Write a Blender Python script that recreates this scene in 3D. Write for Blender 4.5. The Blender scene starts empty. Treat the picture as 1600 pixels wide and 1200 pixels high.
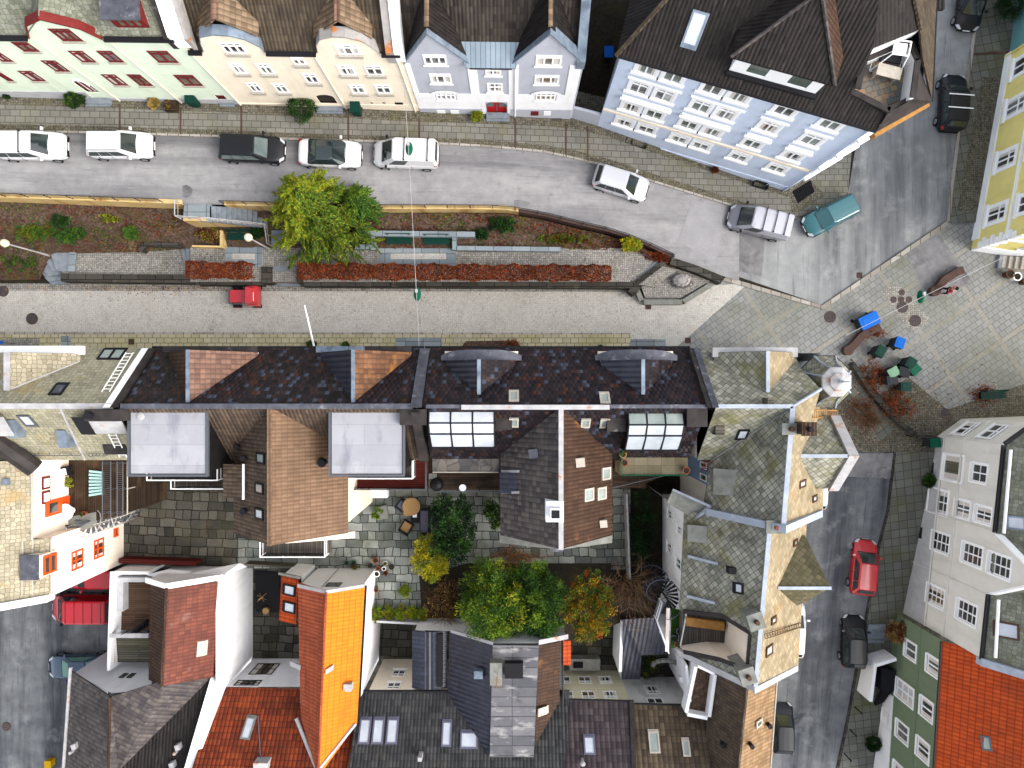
import bpy,math,random
import numpy as np
from mathutils import Vector as V
from mathutils.geometry import tessellate_polygon
RND=random.Random(11)
NPR=np.random.default_rng(5)
sc=bpy.context.scene
COL=sc.collection
UP=V((0,0,1))
CAMZ,FPX=50.0,1109.0
PI=math.pi
def W(px,py,z=0.0):
 k=(CAMZ-z)/FPX
 return V(((px-800)*k,(600-py)*k,z))
def lerp(x,xs,ys):
 return float(np.interp(x,xs,ys))
def zup(px):
 return lerp(px,[-400,0,400,700,900,1150,1250],[5.0,4.3,3.4,2.5,1.6,.2,0])
def zri(py):
 return lerp(py,[700,800,890,960,1140,1320],[0,-.6,-1.3,-1.9,-3.3,-4.6])
def S(r,g,b,k=.52):
 f=lambda c:((c/255+.055)/1.055)**2.4 if c>10 else c/255/12.92
 return(f(r)*k,f(g)*k,f(b)*k,1)
# ---------------------------------------------------------------- mesh builder
ORG={}
def root_of(o):
 while o.parent:
  o=o.parent
 return o
def tag(o,label=None,cat=None,group=None,kind=None):
 if label:o['label']=label
 if cat:o['category']=cat
 if group:o['group']=group
 if kind:o['kind']=kind
 return o
def thing(name,label,cat,loc,group=None):
 o=bpy.data.objects.new(name,None)
 COL.objects.link(o)
 o.location=loc
 o.empty_display_size=.3
 ORG[o.name]=V(loc)
 return tag(o,label,cat,group)
class MB:
 def __init__(s,rot=0.0):
  s.v,s.f,s.m,s.rot=[],[],[],rot
 def poly(s,pts,m=0):
  i=len(s.v)
  s.v+=[V(p)for p in pts]
  s.f.append(list(range(i,i+len(pts))))
  s.m.append(m)
  return s
 def slab(s,pts,t,m=0,ms=None):
  n=V((0,0,0))
  for i in range(len(pts)):
   n+=pts[i].cross(pts[(i+1)%len(pts)])
  if n.z<0:pts=pts[::-1]
  lo=[p-UP*t for p in pts]
  s.poly(pts,m)
  s.poly(lo[::-1],m if ms is None else ms)
  for i in range(len(pts)):
   j=(i+1)%len(pts)
   s.poly([lo[i],lo[j],pts[j],pts[i]],m if ms is None else ms)
  return s
 def ob(s,o,a,b,c,m=0):
  p=[o,o+a,o+a+b,o+b,o+c,o+a+c,o+a+b+c,o+b+c]
  flip=a.cross(b).dot(c)<0
  for q in((3,2,1,0),(4,5,6,7),(0,1,5,4),(1,2,6,5),(2,3,7,6),(3,0,4,7)):
   q=q[::-1]if flip else q
   s.poly([p[i]for i in q],m)
  return s
 def box(s,x,y,z,sx,sy,sz,rz=0,m=0):
  a=V((math.cos(rz),math.sin(rz),0))*sx
  b=V((-math.sin(rz),math.cos(rz),0))*sy
  return s.ob(V((x,y,z))-a/2-b/2,a,b,UP*sz,m)
 def cyl(s,p0,p1,r0,r1=None,n=10,m=0,cap=True):
  p0,p1=V(p0),V(p1)
  r1=r0 if r1 is None else r1
  d=(p1-p0).normalized()
  a=d.cross(UP if abs(d.z)<.9 else V((1,0,0))).normalized()
  b=d.cross(a)
  c=[(a*math.cos(2*PI*i/n)+b*math.sin(2*PI*i/n))for i in range(n)]
  for i in range(n):
   j=(i+1)%n
   s.poly([p0+c[j]*r0,p0+c[i]*r0,p1+c[i]*r1,p1+c[j]*r1],m)
  if cap:
   s.poly([p1+c[i]*r1 for i in range(n)][::-1],m)
   s.poly([p0+c[i]*r0 for i in range(n)],m)
  return s
 def tube(s,pts,r,n=6,m=0):
  for i in range(len(pts)-1):
   s.cyl(pts[i],pts[i+1],r,r,n,m)
  return s
 def lathe(s,c,prof,n=16,m=0,sx=1,sy=1,ph=0):
  c=V(c)
  rings=[[c+V((r*sx*math.cos(2*PI*i/n+ph),r*sy*math.sin(2*PI*i/n+ph),z))for i in range(n)]for r,z in prof]
  for k in range(len(rings)-1):
   for i in range(n):
    j=(i+1)%n
    s.poly([rings[k][i],rings[k][j],rings[k+1][j],rings[k+1][i]],m)
  s.poly(rings[-1],m)
  s.poly(rings[0][::-1],m)
  return s
 def obj(s,name,mats,parent=None,smooth=False,uv=True,weld=False):
  me=bpy.data.meshes.new(name)
  o=bpy.data.objects.new(name,me)
  COL.objects.link(o)
  if parent:
   org=ORG[root_of(parent).name]
   o.parent=parent
  else:
   xs=[p.x for p in s.v];ys=[p.y for p in s.v]
   org=V(((min(xs)+max(xs))/2,(min(ys)+max(ys))/2,min(p.z for p in s.v)))
   o.location=org
   ORG[o.name]=org
  me.from_pydata([tuple(p-org)for p in s.v],[],s.f)
  for mm in(mats if isinstance(mats,(list,tuple))else[mats]):
   me.materials.append(mm)
  me.polygons.foreach_set('material_index',s.m)
  if uv:
   lay=me.uv_layers.new(name='UVMap')
   uvs=np.zeros(len(me.loops)*2,np.float32)
   cr,sr=math.cos(s.rot),math.sin(s.rot)
   k=0
   for f in s.f:
    p=[s.v[i]for i in f]
    n=V((0,0,0))
    for i in range(len(p)):
     n+=(p[i]-p[0]).cross(p[(i+1)%len(p)]-p[0])
    n=n.normalized()if n.length>1e-9 else UP
    if abs(n.z)>.985:
     u,w=V((cr,sr,0)),V((-sr,cr,0))
    else:
     u=UP.cross(n).normalized()
     w=n.cross(u)
    for q in p:
     uvs[k]=q.dot(u);uvs[k+1]=q.dot(w);k+=2
   lay.data.foreach_set('uv',uvs)
  if weld:
   import bmesh
   bm=bmesh.new();bm.from_mesh(me)
   bmesh.ops.remove_doubles(bm,verts=bm.verts,dist=1e-4)
   bmesh.ops.recalc_face_normals(bm,faces=bm.faces)
   bm.to_mesh(me);bm.free()
  if smooth:
   me.polygons.foreach_set('use_smooth',[True]*len(me.polygons))
  me.update()
  return o
def dup(root,loc,rz=0.0,label=None,sc_=1.0,group=None):
 c=root.copy();COL.objects.link(c)
 c.location=loc;c.rotation_euler=(0,0,rz);c.scale=(sc_,)*3
 if label:c['label']=label
 if group:c['group']=group
 for ch in root.children:
  d=ch.copy();COL.objects.link(d);d.parent=c
  for g in ch.children:
   e=g.copy();COL.objects.link(e);e.parent=d
 return c
class PL:
 """a plane; px() is where the sight line of a photo pixel meets it"""
 def __init__(s,p,q,r):
  s.p=V(p);s.n=(V(q)-s.p).cross(V(r)-s.p).normalized()
  if s.n.z<0:s.n=-s.n
  s.u=UP.cross(s.n).normalized()if abs(s.n.z)<.9999 else V((1,0,0))
  s.w=s.n.cross(s.u)
 def px(s,x,y):
  c=V((0,0,CAMZ));d=W(x,y,0)-c
  return c+d*((s.p-c).dot(s.n)/d.dot(s.n))
 def isect(s,o,d):
  return o+d*((s.p-o).dot(s.n)/d.dot(s.n))
 def z(s,x,y):
  return s.isect(V((x,y,0)),UP).z
class FA:
 """a vertical facade from a to b seen from outside (normal n)"""
 def __init__(s,a,b,toward):
  s.a=V((a[0],a[1],0));s.b=V((b[0],b[1],0))
  s.u=(s.b-s.a).normalized();s.L=(s.b-s.a).length
  s.n=V((s.u.y,-s.u.x,0))
  if s.n.dot(V((toward[0],toward[1],0)))<0:s.n=-s.n
 def hit(s,px,py):
  c=V((0,0,CAMZ));d=W(px,py,0)-c
  p=c+d*((s.a-c).dot(s.n)/d.dot(s.n))
  return((p-s.a).dot(s.u),p.z)
 def pt(s,u,z,out=0.0):
  return s.a+s.u*u+s.n*out+UP*z
 def rect(s,tl,br):
  a,b=s.hit(*tl),s.hit(*br)
  return(min(a[0],b[0]),max(a[0],b[0]),min(a[1],b[1]),max(a[1],b[1]))
 def wall(s,mb,outline,holes,depth=.14,m=0,mr=None):
  polys=[[V((u,z,0))for u,z in outline]]+[[V((u,z,0))for u,z in h]for h in holes]
  flat=[p for q in polys for p in q]
  for t in tessellate_polygon(polys):
   mb.poly([s.pt(flat[i].x,flat[i].y)for i in t],m)
  for h in holes:
   for i in range(len(h)):
    j=(i+1)%len(h)
    mb.poly([s.pt(*h[i]),s.pt(*h[j]),s.pt(h[j][0],h[j][1],-depth),s.pt(h[i][0],h[i][1],-depth)],m if mr is None else mr)
 def bar(s,mb,u0,u1,z0,z1,o0,o1,m=0):
  return mb.ob(s.pt(u0,z0,o0),s.u*(u1-u0),s.n*(o1-o0),UP*(z1-z0),m)
def rp(r):
 return[(r[0],r[2]),(r[1],r[2]),(r[1],r[3]),(r[0],r[3])]
def arch(r,k=.35,n=8):
 u0,u1,z0,z1=r
 h=(z1-z0)*k
 c,hw=(u0+u1)/2,(u1-u0)/2
 return[(u0,z0),(u1,z0)]+[(c+hw*math.cos(PI*i/n),z1-h+h*math.sin(PI*i/n))for i in range(n+1)]
def window(parent,fa,r,nx=2,tr=.28,fm=None,gm=None,depth=.05,sill=None,sur=None,fw=.06,name='window',rows=1,sw=.18,sp=.1,shape=None):
 u0,u1,z0,z1=r
 b=MB()
 d0,d1=-depth+.015,-depth+.085
 fa.bar(b,u0,u1,z0,z0+fw,d0,d1);fa.bar(b,u0,u1,z1-fw,z1,d0,d1)
 fa.bar(b,u0,u0+fw,z0+fw,z1-fw,d0,d1);fa.bar(b,u1-fw,u1,z0+fw,z1-fw,d0,d1)
 zt=z1-(z1-z0)*tr if tr else z1-fw
 if tr:fa.bar(b,u0+fw,u1-fw,zt-fw/2,zt+fw/2,d0,d1)
 for i in range(1,nx):
  u=u0+(u1-u0)*i/nx
  fa.bar(b,u-fw/2,u+fw/2,z0+fw,(zt-fw/2)if tr else z1-fw,d0,d1+.003)
  if tr:fa.bar(b,u-fw*.4,u+fw*.4,zt+fw/2,z1-fw,d0,d1-.004)
 for k in range(1,rows):
  z=z0+((zt if tr else z1)-z0)*k/rows
  fa.bar(b,u0+fw,u1-fw,z-.018,z+.018,d0,d1-.012)
 o=b.obj(name,fm,parent)
 if gm in(M['glass'],M['glass_green'],M['glass_red'])and RND.random()<.45:gm=RND.choice((M['glass'],M['glass_green'],M['glass_red'],M['glass_pale'],M['glass_warm']))
 if RND.random()<.5 and not shape:
  for a_,c_ in((u0+fw,u0+fw+(u1-u0)*RND.uniform(.1,.24)),(u1-fw-(u1-u0)*RND.uniform(.1,.24),u1-fw)):q=MB();q.poly([fa.pt(a_,z0+fw,d0+.024),fa.pt(c_,z0+fw,d0+.024),fa.pt(c_,z1-fw,d0+.024),fa.pt(a_,z1-fw,d0+.024)]);q.obj('curtain',M['p_cloth'],o)
 g=MB();g.poly([fa.pt(u0,z0,d0+.02),fa.pt(u1,z0,d0+.02),fa.pt(u1,z1,d0+.02),fa.pt(u0,z1,d0+.02)])
 if shape:g=MB().poly([fa.pt(u,z,d0+.02)for u,z in shape])
 g.obj('pane',gm,o)
 if sill:
  q=MB();fa.bar(q,u0-.08,u1+.08,z0-sw,z0-.004,-depth+.1,sp);q.obj('sill',sill,o)
 if sur:
  q=MB();w=.17;t=.05
  fa.bar(q,u0-w,u1+w,z1+.003,z1+w,.002,.035)
  fa.bar(q,u0-w,u0-.003,z0,z1+.003,.002,t);fa.bar(q,u1+.003,u1+w,z0,z1+.003,.002,t)
  fa.bar(q,u0-w-.1,u1+w+.1,z0-.22,z0-.003,.002,.14)
  q.obj('surround',sur,o)
 return o
def crossgable(mb,plane,r0,e0,e1,d,t=.12,m=0):
 """two slopes of a gabled dormer running from its front back into the roof plane"""
 r1=plane.isect(r0,d)
 for e in(e0,e1):
  mb.slab([r0,e,plane.isect(e,d),r1],t,m)
 return r1
def skylight(parent,plane,px,py,w,h,fm,gm,yaw=0.0,t=.09):
 c=plane.px(px,py)
 u=plane.u*math.cos(yaw)+plane.w*math.sin(yaw)
 v=plane.w*math.cos(yaw)-plane.u*math.sin(yaw)
 b=MB();f=.1
 o=c-u*w/2-v*h/2
 b.ob(o,u*w,v*f,plane.n*t);b.ob(o+v*(h-f),u*w,v*f,plane.n*t)
 b.ob(o+v*f,u*f,v*(h-2*f),plane.n*t);b.ob(o+v*f+u*(w-f),u*f,v*(h-2*f),plane.n*t)
 b.ob(o-v*.14,u*w,v*.14,plane.n*.03)
 a=b.obj('skylight',fm,parent)
 MB().poly([o+u*f+v*f+plane.n*.05,o+u*(w-f)+v*f+plane.n*.05,o+u*(w-f)+v*(h-f)+plane.n*.05,o+u*f+v*(h-f)+plane.n*.05]).obj('pane',gm,a)
 return a
# ---------------------------------------------------------------- materials
class NT:
 def __init__(s,name):
  s.m=bpy.data.materials.new(name);s.m.use_nodes=True
  s.t=s.m.node_tree;s.t.nodes.clear()
  s.out=s.n('ShaderNodeOutputMaterial');s.b=s.n('ShaderNodeBsdfPrincipled')
  s.l(s.b.outputs[0],s.out.inputs[0])
 def n(s,k,**kw):
  x=s.t.nodes.new(k)
  for a,v in kw.items():setattr(x,a,v)
  return x
 def l(s,a,b):s.t.links.new(a,b)
 def noise(s,vec,scale,det=4,rough=.55):
  x=s.n('ShaderNodeTexNoise');x.inputs['Scale'].default_value=scale
  x.inputs['Detail'].default_value=det;x.inputs['Roughness'].default_value=rough
  s.l(vec,x.inputs['Vector']);return x.outputs['Fac']
 def ramp(s,fac,a,b):
  x=s.n('ShaderNodeMapRange');x.inputs['From Min'].default_value=a;x.inputs['From Max'].default_value=b
  x.clamp=True;s.l(fac,x.inputs['Value']);return x.outputs[0]
 def mix(s,fac,a,b,mode='MIX'):
  x=s.n('ShaderNodeMix',data_type='RGBA',blend_type=mode)
  for sock,v in((x.inputs[0],fac),(x.inputs[6],a),(x.inputs[7],b)):
   if hasattr(v,'is_output'):s.l(v,sock)
   else:sock.default_value=v
  return x.outputs[2]
 def math(s,op,a,b=None):
  x=s.n('ShaderNodeMath',operation=op)
  for i,v in enumerate((a,b)):
   if v is None:continue
   if hasattr(v,'is_output'):s.l(v,x.inputs[i])
   else:x.inputs[i].default_value=v
  return x.outputs[0]
 def mapping(s,vec,rot=0,sc=(1,1,1)):
  x=s.n('ShaderNodeMapping');x.inputs['Rotation'].default_value=(0,0,rot);x.inputs['Scale'].default_value=sc
  s.l(vec,x.inputs['Vector']);return x.outputs[0]
def mat(name,c,c2=None,ns=3.0,rough=.85,spec=.3,metal=0.0,pat=None,stain=(),var=.12,grain=.0,bump=.3,coat=0.0):
 """c/c2: the two colours; pat: laid pattern in metres on the surface; stain: (colour, scale, lo, hi, amount[, (sx, sy, rot)])"""
 t=NT(name)
 tc=t.n('ShaderNodeTexCoord');uv,ob=tc.outputs['UV'],tc.outputs['Object']
 c2=c2 or c
 height=None
 if pat:
  k=pat['k']
  vec=t.mapping(uv,pat.get('rot',0))
  if pat.get('warp'):
   w=t.n('ShaderNodeTexNoise');w.inputs['Scale'].default_value=pat.get('ws',1.2);t.l(vec,w.inputs['Vector'])
   ad=t.n('ShaderNodeVectorMath',operation='MULTIPLY_ADD');ad.inputs[1].default_value=(pat['warp'],)*3
   t.l(w.outputs['Color'],ad.inputs[0]);t.l(vec,ad.inputs[2]);vec=ad.outputs[0]
  if k=='brick':
   b=t.n('ShaderNodeTexBrick');b.inputs['Scale'].default_value=1
   b.inputs['Brick Width'].default_value=pat['w'];b.inputs['Row Height'].default_value=pat['h']
   b.inputs['Mortar Size'].default_value=pat['m'];b.inputs['Mortar Smooth'].default_value=pat.get('ms',.3)
   b.inputs['Bias'].default_value=pat.get('bias',0)
   b.offset=pat.get('off',.5);b.squash=pat.get('sq',1.0);b.squash_frequency=pat.get('sf',2)
   b.inputs['Color1'].default_value=c;b.inputs['Color2'].default_value=c2
   b.inputs['Mortar'].default_value=pat['mc']
   t.l(vec,b.inputs['Vector'])
   col=b.outputs['Color'];height=t.math('SUBTRACT',1.0,b.outputs['Fac'])
   if pat.get('wave'):
    sep=t.n('ShaderNodeSeparateXYZ');t.l(vec,sep.inputs[0])
    sx=t.math('SINE',t.math('MULTIPLY',sep.outputs[0],2*PI/pat['w']))
    fr=t.math('FRACT',t.math('DIVIDE',sep.outputs[1],pat['h']))
    height=t.math('ADD',height,t.math('MULTIPLY',sx,pat['wave']))
    height=t.math('SUBTRACT',height,t.math('MULTIPLY',fr,.9))
  elif k=='tile':
   sep=t.n('ShaderNodeSeparateXYZ');t.l(vec,sep.inputs[0])
   yv=t.math('DIVIDE',sep.outputs[1],pat['h']);row=t.math('FLOOR',yv)
   xv=t.math('DIVIDE',sep.outputs[0],pat['w'])
   if pat.get('off'):xv=t.math('ADD',xv,t.math('MULTIPLY',row,pat['off']))
   cc=t.n('ShaderNodeCombineXYZ');t.l(t.math('FLOOR',xv),cc.inputs[0]);t.l(row,cc.inputs[1])
   wn=t.n('ShaderNodeTexWhiteNoise',noise_dimensions='2D');t.l(cc.outputs[0],wn.inputs[0])
   col=t.mix(wn.outputs['Value'],c,c2)
   sc3=t.n('ShaderNodeSeparateColor');t.l(wn.outputs['Color'],sc3.inputs[0])
   for i,(ca,th)in enumerate(pat.get('acc',())):col=t.mix(t.math('MULTIPLY',t.math('GREATER_THAN',sc3.outputs[i],th),.8),col,ca)
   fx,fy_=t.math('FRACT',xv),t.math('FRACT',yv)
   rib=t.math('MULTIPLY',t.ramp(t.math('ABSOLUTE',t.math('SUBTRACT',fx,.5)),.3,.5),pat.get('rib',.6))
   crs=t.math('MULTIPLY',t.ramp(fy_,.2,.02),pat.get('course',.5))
   col=t.mix(t.math('MAXIMUM',rib,crs),col,pat['mc'])  # dirt lines in rib valleys and course laps; relief shade put into colour
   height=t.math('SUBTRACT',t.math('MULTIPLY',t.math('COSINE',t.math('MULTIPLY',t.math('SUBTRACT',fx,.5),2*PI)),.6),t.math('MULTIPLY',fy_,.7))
  else:
   v=t.n('ShaderNodeTexVoronoi');v.inputs['Scale'].default_value=pat['s'];v.inputs['Randomness'].default_value=pat.get('rnd',1)
   t.l(vec,v.inputs['Vector'])
   e=t.n('ShaderNodeTexVoronoi',feature='DISTANCE_TO_EDGE');e.inputs['Scale'].default_value=pat['s'];e.inputs['Randomness'].default_value=pat.get('rnd',1)
   t.l(vec,e.inputs['Vector'])
   rs=t.n('ShaderNodeSeparateColor');t.l(v.outputs['Color'],rs.inputs[0])
   col=t.mix(rs.outputs[0],c,c2)
   height=t.ramp(e.outputs['Distance'],0,pat.get('m',.06))
   col=t.mix(height,pat['mc'],col)
 else:
  col=t.mix(t.ramp(t.noise(ob,ns,5),.3,.7),c,c2)
 if var:
  f=t.ramp(t.noise(ob,.9,6,.65),.25,.75)
  g=t.n('ShaderNodeMapRange');g.inputs['To Min'].default_value=1-var;g.inputs['To Max'].default_value=1+var
  t.l(f,g.inputs['Value'])
  x=t.n('ShaderNodeCombineColor')
  for i in range(3):t.l(g.outputs[0],x.inputs[i])
  col=t.mix(1.0,col,x.outputs[0],'MULTIPLY')
 if grain:
  f=t.noise(ob,22,3,.7)
  g=t.n('ShaderNodeMapRange');g.inputs['From Min'].default_value=.25;g.inputs['From Max'].default_value=.75
  g.inputs['To Min'].default_value=1-grain;g.inputs['To Max'].default_value=1+grain
  t.l(f,g.inputs['Value'])
  x=t.n('ShaderNodeCombineColor')
  for i in range(3):t.l(g.outputs[0],x.inputs[i])
  col=t.mix(1.0,col,x.outputs[0],'MULTIPLY')
 for q in stain:
  sc_,lo,hi,am=q[1:5]
  vec=t.mapping(uv,q[5][2],(q[5][0],q[5][1],1))if len(q)>5 else ob
  f=t.math('MULTIPLY',t.ramp(t.noise(vec,sc_,6,.62),lo,hi),am)
  col=t.mix(f,col,q[0])
 t.l(col,t.b.inputs['Base Color'])
 t.b.inputs['Roughness'].default_value=rough
 t.b.inputs['Metallic'].default_value=metal
 t.b.inputs['Specular IOR Level'].default_value=spec*(.3 if rough>.38 and not coat else 1)
 if coat:t.b.inputs['Coat Weight'].default_value=coat;t.b.inputs['Coat Roughness'].default_value=.06
 if bump:
  bp=t.n('ShaderNodeBump');bp.inputs['Strength'].default_value=bump;bp.inputs['Distance'].default_value=.04
  h=t.noise(ob,18,4)
  if height is not None:h=t.math('ADD',t.math('MULTIPLY',h,.35),height)
  t.l(h,bp.inputs['Height']);t.l(bp.outputs[0],t.b.inputs['Normal'])
 return t.m
def plain(name,c,rough=.5,spec=.5,metal=0.0,coat=0.0,var=.06):
 return mat(name,c,None,rough=rough,spec=spec,metal=metal,coat=coat,var=var,bump=0)
BLK=(.012,.012,.014,1)
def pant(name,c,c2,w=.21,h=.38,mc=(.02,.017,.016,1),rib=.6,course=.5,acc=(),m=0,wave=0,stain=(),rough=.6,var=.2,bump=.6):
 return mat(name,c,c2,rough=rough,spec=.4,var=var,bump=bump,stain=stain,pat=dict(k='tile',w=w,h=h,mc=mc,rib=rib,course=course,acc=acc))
def slate(name,c,c2,stain=(),s=.3,mc=(.05,.05,.045,1),rot=PI/4):
 return mat(name,c,c2,rough=.75,spec=.3,var=.2,bump=.6,stain=stain,grain=.12,pat=dict(k='brick',w=s,h=s,m=.014,mc=mc,off=0,rot=rot,ms=.2,warp=.05,ws=2.5))
M={}
MOSS=S(120,120,60,.4)
M['asphalt']=mat('asphalt',S(182,180,181),S(164,162,164),ns=2,grain=.16,rough=.9,bump=.2,stain=[(S(118,116,120),.28,.48,.62,.75,(.1,1.5,0)),(S(206,204,202),.5,.52,.72,.6,(.3,1,.1)),(S(112,110,112),1.3,.62,.74,.5),(S(104,102,106),1.2,.58,.7,.45,(.25,4,0))])
M['asphalt_worn']=mat('asphalt_worn',S(168,170,170),S(186,187,186),ns=1.2,grain=.15,rough=.9,bump=.2,stain=[(S(96,98,104),.3,.48,.66,.75,(1.3,.1,.12)),(S(206,206,206),.6,.54,.74,.6),(S(84,86,90),1.1,.58,.7,.5,(4,.25,.12))])
M['asphalt_dark']=mat('asphalt_dark',S(116,119,123),S(152,154,156),ns=1.0,grain=.16,rough=.85,bump=.2,stain=[(S(66,70,78),.35,.46,.64,.8,(1.5,.12,.1)),(S(180,182,184),.6,.56,.74,.65),(S(58,60,66),1.1,.56,.7,.55,(4,.25,.1))])
M['patch']=mat('patch',S(140,138,140),S(162,160,161),ns=2,grain=.16,rough=.9,bump=.15,stain=[(S(80,76,78),.7,.5,.7,.6)])
M['patch_light']=mat('patch_light',S(186,184,186),S(172,170,173),ns=2,grain=.14,rough=.9,bump=.15)
GROUT=S(96,92,78)
M['cobble']=mat('cobble',S(224,221,214,.6),S(208,204,197,.6),rough=.85,var=.1,bump=.4,pat=dict(k='v',s=7.2,rnd=.55,m=.1,mc=S(178,170,154,.62)),stain=[(S(160,150,124),.5,.55,.8,.5),(S(224,218,208),.35,.5,.7,.5),(S(120,108,88),2.2,.66,.8,.5)])
M['cobble_dark']=mat('cobble_dark',S(150,144,128),S(112,107,94),rough=.85,var=.14,bump=.5,pat=dict(k='v',s=6.5,rnd=.5,m=.13,mc=S(70,66,52)),stain=[(S(112,108,58),.5,.52,.74,.5),(S(90,66,46),1.1,.6,.76,.5)])
M['cobble_path']=mat('cobble_path',S(206,200,192),S(164,160,154),rough=.85,var=.12,bump=.5,pat=dict(k='v',s=6.8,rnd=.45,m=.14,mc=S(96,94,82)),stain=[(S(100,98,60),.6,.55,.75,.45),(S(96,80,66),1.3,.62,.78,.45)])
M['pave']=mat('pave',S(156,153,145),S(136,134,127),rough=.85,var=.12,bump=.35,grain=.1,pat=dict(k='brick',w=.62,h=.42,m=.022,mc=S(92,88,70)),stain=[(S(128,122,70),.45,.5,.72,.5),(S(110,104,92),1.2,.6,.8,.5)])
M['pave_green']=mat('pave_green',S(210,202,172,.64),S(190,184,154,.64),rough=.85,var=.14,bump=.35,grain=.1,pat=dict(k='brick',w=.55,h=.36,m=.022,mc=S(112,104,60)),stain=[(S(160,152,78,.6),.4,.46,.7,.5),(S(196,190,176),.6,.58,.76,.7)])
M['pave_dark']=mat('pave_dark',S(140,140,132),S(122,122,114),rough=.85,var=.14,bump=.35,grain=.1,pat=dict(k='brick',w=.6,h=.6,m=.022,mc=S(80,78,58),off=0),stain=[(S(104,104,52),.45,.48,.7,.6)])
M['granite']=mat('granite',S(206,200,190),S(168,160,148),rough=.8,var=.12,grain=.14,bump=.3,pat=dict(k='brick',w=.7,h=9,m=.03,mc=S(104,96,82),off=0))
M['stone_step']=mat('stone_step',S(168,176,184),S(140,150,160),ns=2.5,rough=.7,grain=.1,var=.14,bump=.2,stain=[(S(108,108,98),1.2,.56,.75,.5)])
M['stone_slab']=mat('stone_slab',S(176,188,194),S(140,152,160),rough=.7,grain=.1,var=.14,bump=.2,pat=dict(k='brick',w=1.25,h=.75,m=.02,mc=S(80,82,74),off=0),stain=[(S(120,124,108),.9,.55,.75,.5)])
M['stone_dark']=mat('stone_dark',S(94,90,84),S(66,63,58),rough=.85,var=.2,grain=.16,bump=.5,pat=dict(k='brick',w=1.2,h=.45,m=.03,mc=S(40,37,33)),stain=[(S(150,144,124),1.1,.6,.72,.6),(S(84,82,48),.9,.55,.75,.5)])
M['concrete']=mat('concrete',S(172,172,164),S(140,142,136),ns=2,rough=.85,grain=.12,var=.15,bump=.25,stain=[(S(110,112,84),.8,.52,.72,.5)])
M['yellow_wall']=mat('yellow_wall',S(236,208,150,.6),S(224,190,124,.6),ns=1.4,rough=.85,var=.12,grain=.08,bump=.2,stain=[(S(160,92,40),.5,.52,.68,.75,(1.6,.25,0)),(S(236,224,196),.7,.56,.74,.6)])
M['flag']=mat('flag',S(186,190,182),S(112,118,114),rough=.7,grain=.14,var=.3,bump=.4,pat=dict(k='brick',w=1.15,h=.6,m=.03,mc=S(44,43,36),off=.37,sq=.5,sf=2,warp=.34,ws=.9),stain=[(S(92,96,62),.5,.48,.7,.6),(S(126,104,82),.7,.58,.74,.5),(S(178,182,178),.6,.62,.78,.5)])
M['flag_dark']=mat('flag_dark',S(120,116,106),S(62,61,57),rough=.7,grain=.14,var=.35,bump=.4,pat=dict(k='brick',w=1.1,h=.64,m=.035,mc=S(36,34,28),off=.41,sq=.55,sf=2,warp=.34,ws=.9,rot=.04),stain=[(S(84,84,58),.5,.46,.68,.5),(S(112,88,66),.8,.56,.72,.5)])
M['soil']=mat('soil',S(112,92,78),S(74,60,50),ns=5,rough=.95,grain=.35,var=.3,bump=.8,stain=[(S(150,122,112),7,.5,.66,.7),(S(94,94,36),.7,.52,.66,.6),(S(188,156,104),.55,.64,.74,.7)])
M['dirt']=mat('dirt',S(70,62,52),S(48,43,37),ns=4,rough=.95,grain=.3,var=.3,bump=.7,stain=[(S(70,72,40),.8,.52,.7,.6)])
M['plaza']=None
def plaza_mat():
 t=NT('plaza_paving')
 tc=t.n('ShaderNodeTexCoord');uv,ob=tc.outputs['UV'],tc.outputs['Object']
 vec=t.mapping(uv,-.60)
 b=t.n('ShaderNodeTexBrick');b.offset=.5
 for k,v in(('Scale',1),('Brick Width',.47),('Row Height',.4),('Mortar Size',.022),('Mortar Smooth',.2)):b.inputs[k].default_value=v
 b.inputs['Color1'].default_value=S(168,170,169);b.inputs['Color2'].default_value=S(152,154,154);b.inputs['Mortar'].default_value=S(118,112,92)
 t.l(vec,b.inputs['Vector'])
 g=t.n('ShaderNodeTexBrick');g.offset=0
 for k,v in(('Scale',1),('Brick Width',4.3),('Row Height',3.4),('Mortar Size',.13),('Mortar Smooth',.05)):g.inputs[k].default_value=v
 t.l(vec,g.inputs['Vector'])
 v=t.n('ShaderNodeTexVoronoi');v.inputs['Scale'].default_value=8;t.l(vec,v.inputs['Vector'])
 sp=t.n('ShaderNodeSeparateColor');t.l(v.outputs['Color'],sp.inputs[0])
 cob=t.mix(sp.outputs[0],S(182,177,164),S(158,153,140))
 col=t.mix(g.outputs['Fac'],b.outputs['Color'],cob)
 big=t.ramp(t.noise(ob,.16,4),.45,.62)
 col=t.mix(t.math('MULTIPLY',big,.35),col,S(120,122,96))
 st=t.ramp(t.noise(ob,.5,6,.65),.5,.72)
 col=t.mix(t.math('MULTIPLY',st,.35),col,S(198,196,188))
 s2=t.ramp(t.noise(ob,.35,6,.65),.56,.72)
 col=t.mix(t.math('MULTIPLY',s2,.6),col,S(112,108,72))
 gr=t.noise(ob,20,3,.7)
 col=t.mix(t.math('MULTIPLY',t.ramp(gr,.4,.8),.3),col,S(110,106,96))
 t.l(col,t.b.inputs['Base Color']);t.b.inputs['Roughness'].default_value=.85
 bp=t.n('ShaderNodeBump');bp.inputs['Strength'].default_value=.25;bp.inputs['Distance'].default_value=.03
 t.l(t.math('SUBTRACT',1.0,b.outputs['Fac']),bp.inputs['Height']);t.l(bp.outputs[0],t.b.inputs['Normal'])
 return t.m
M['plaza']=plaza_mat()
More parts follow.
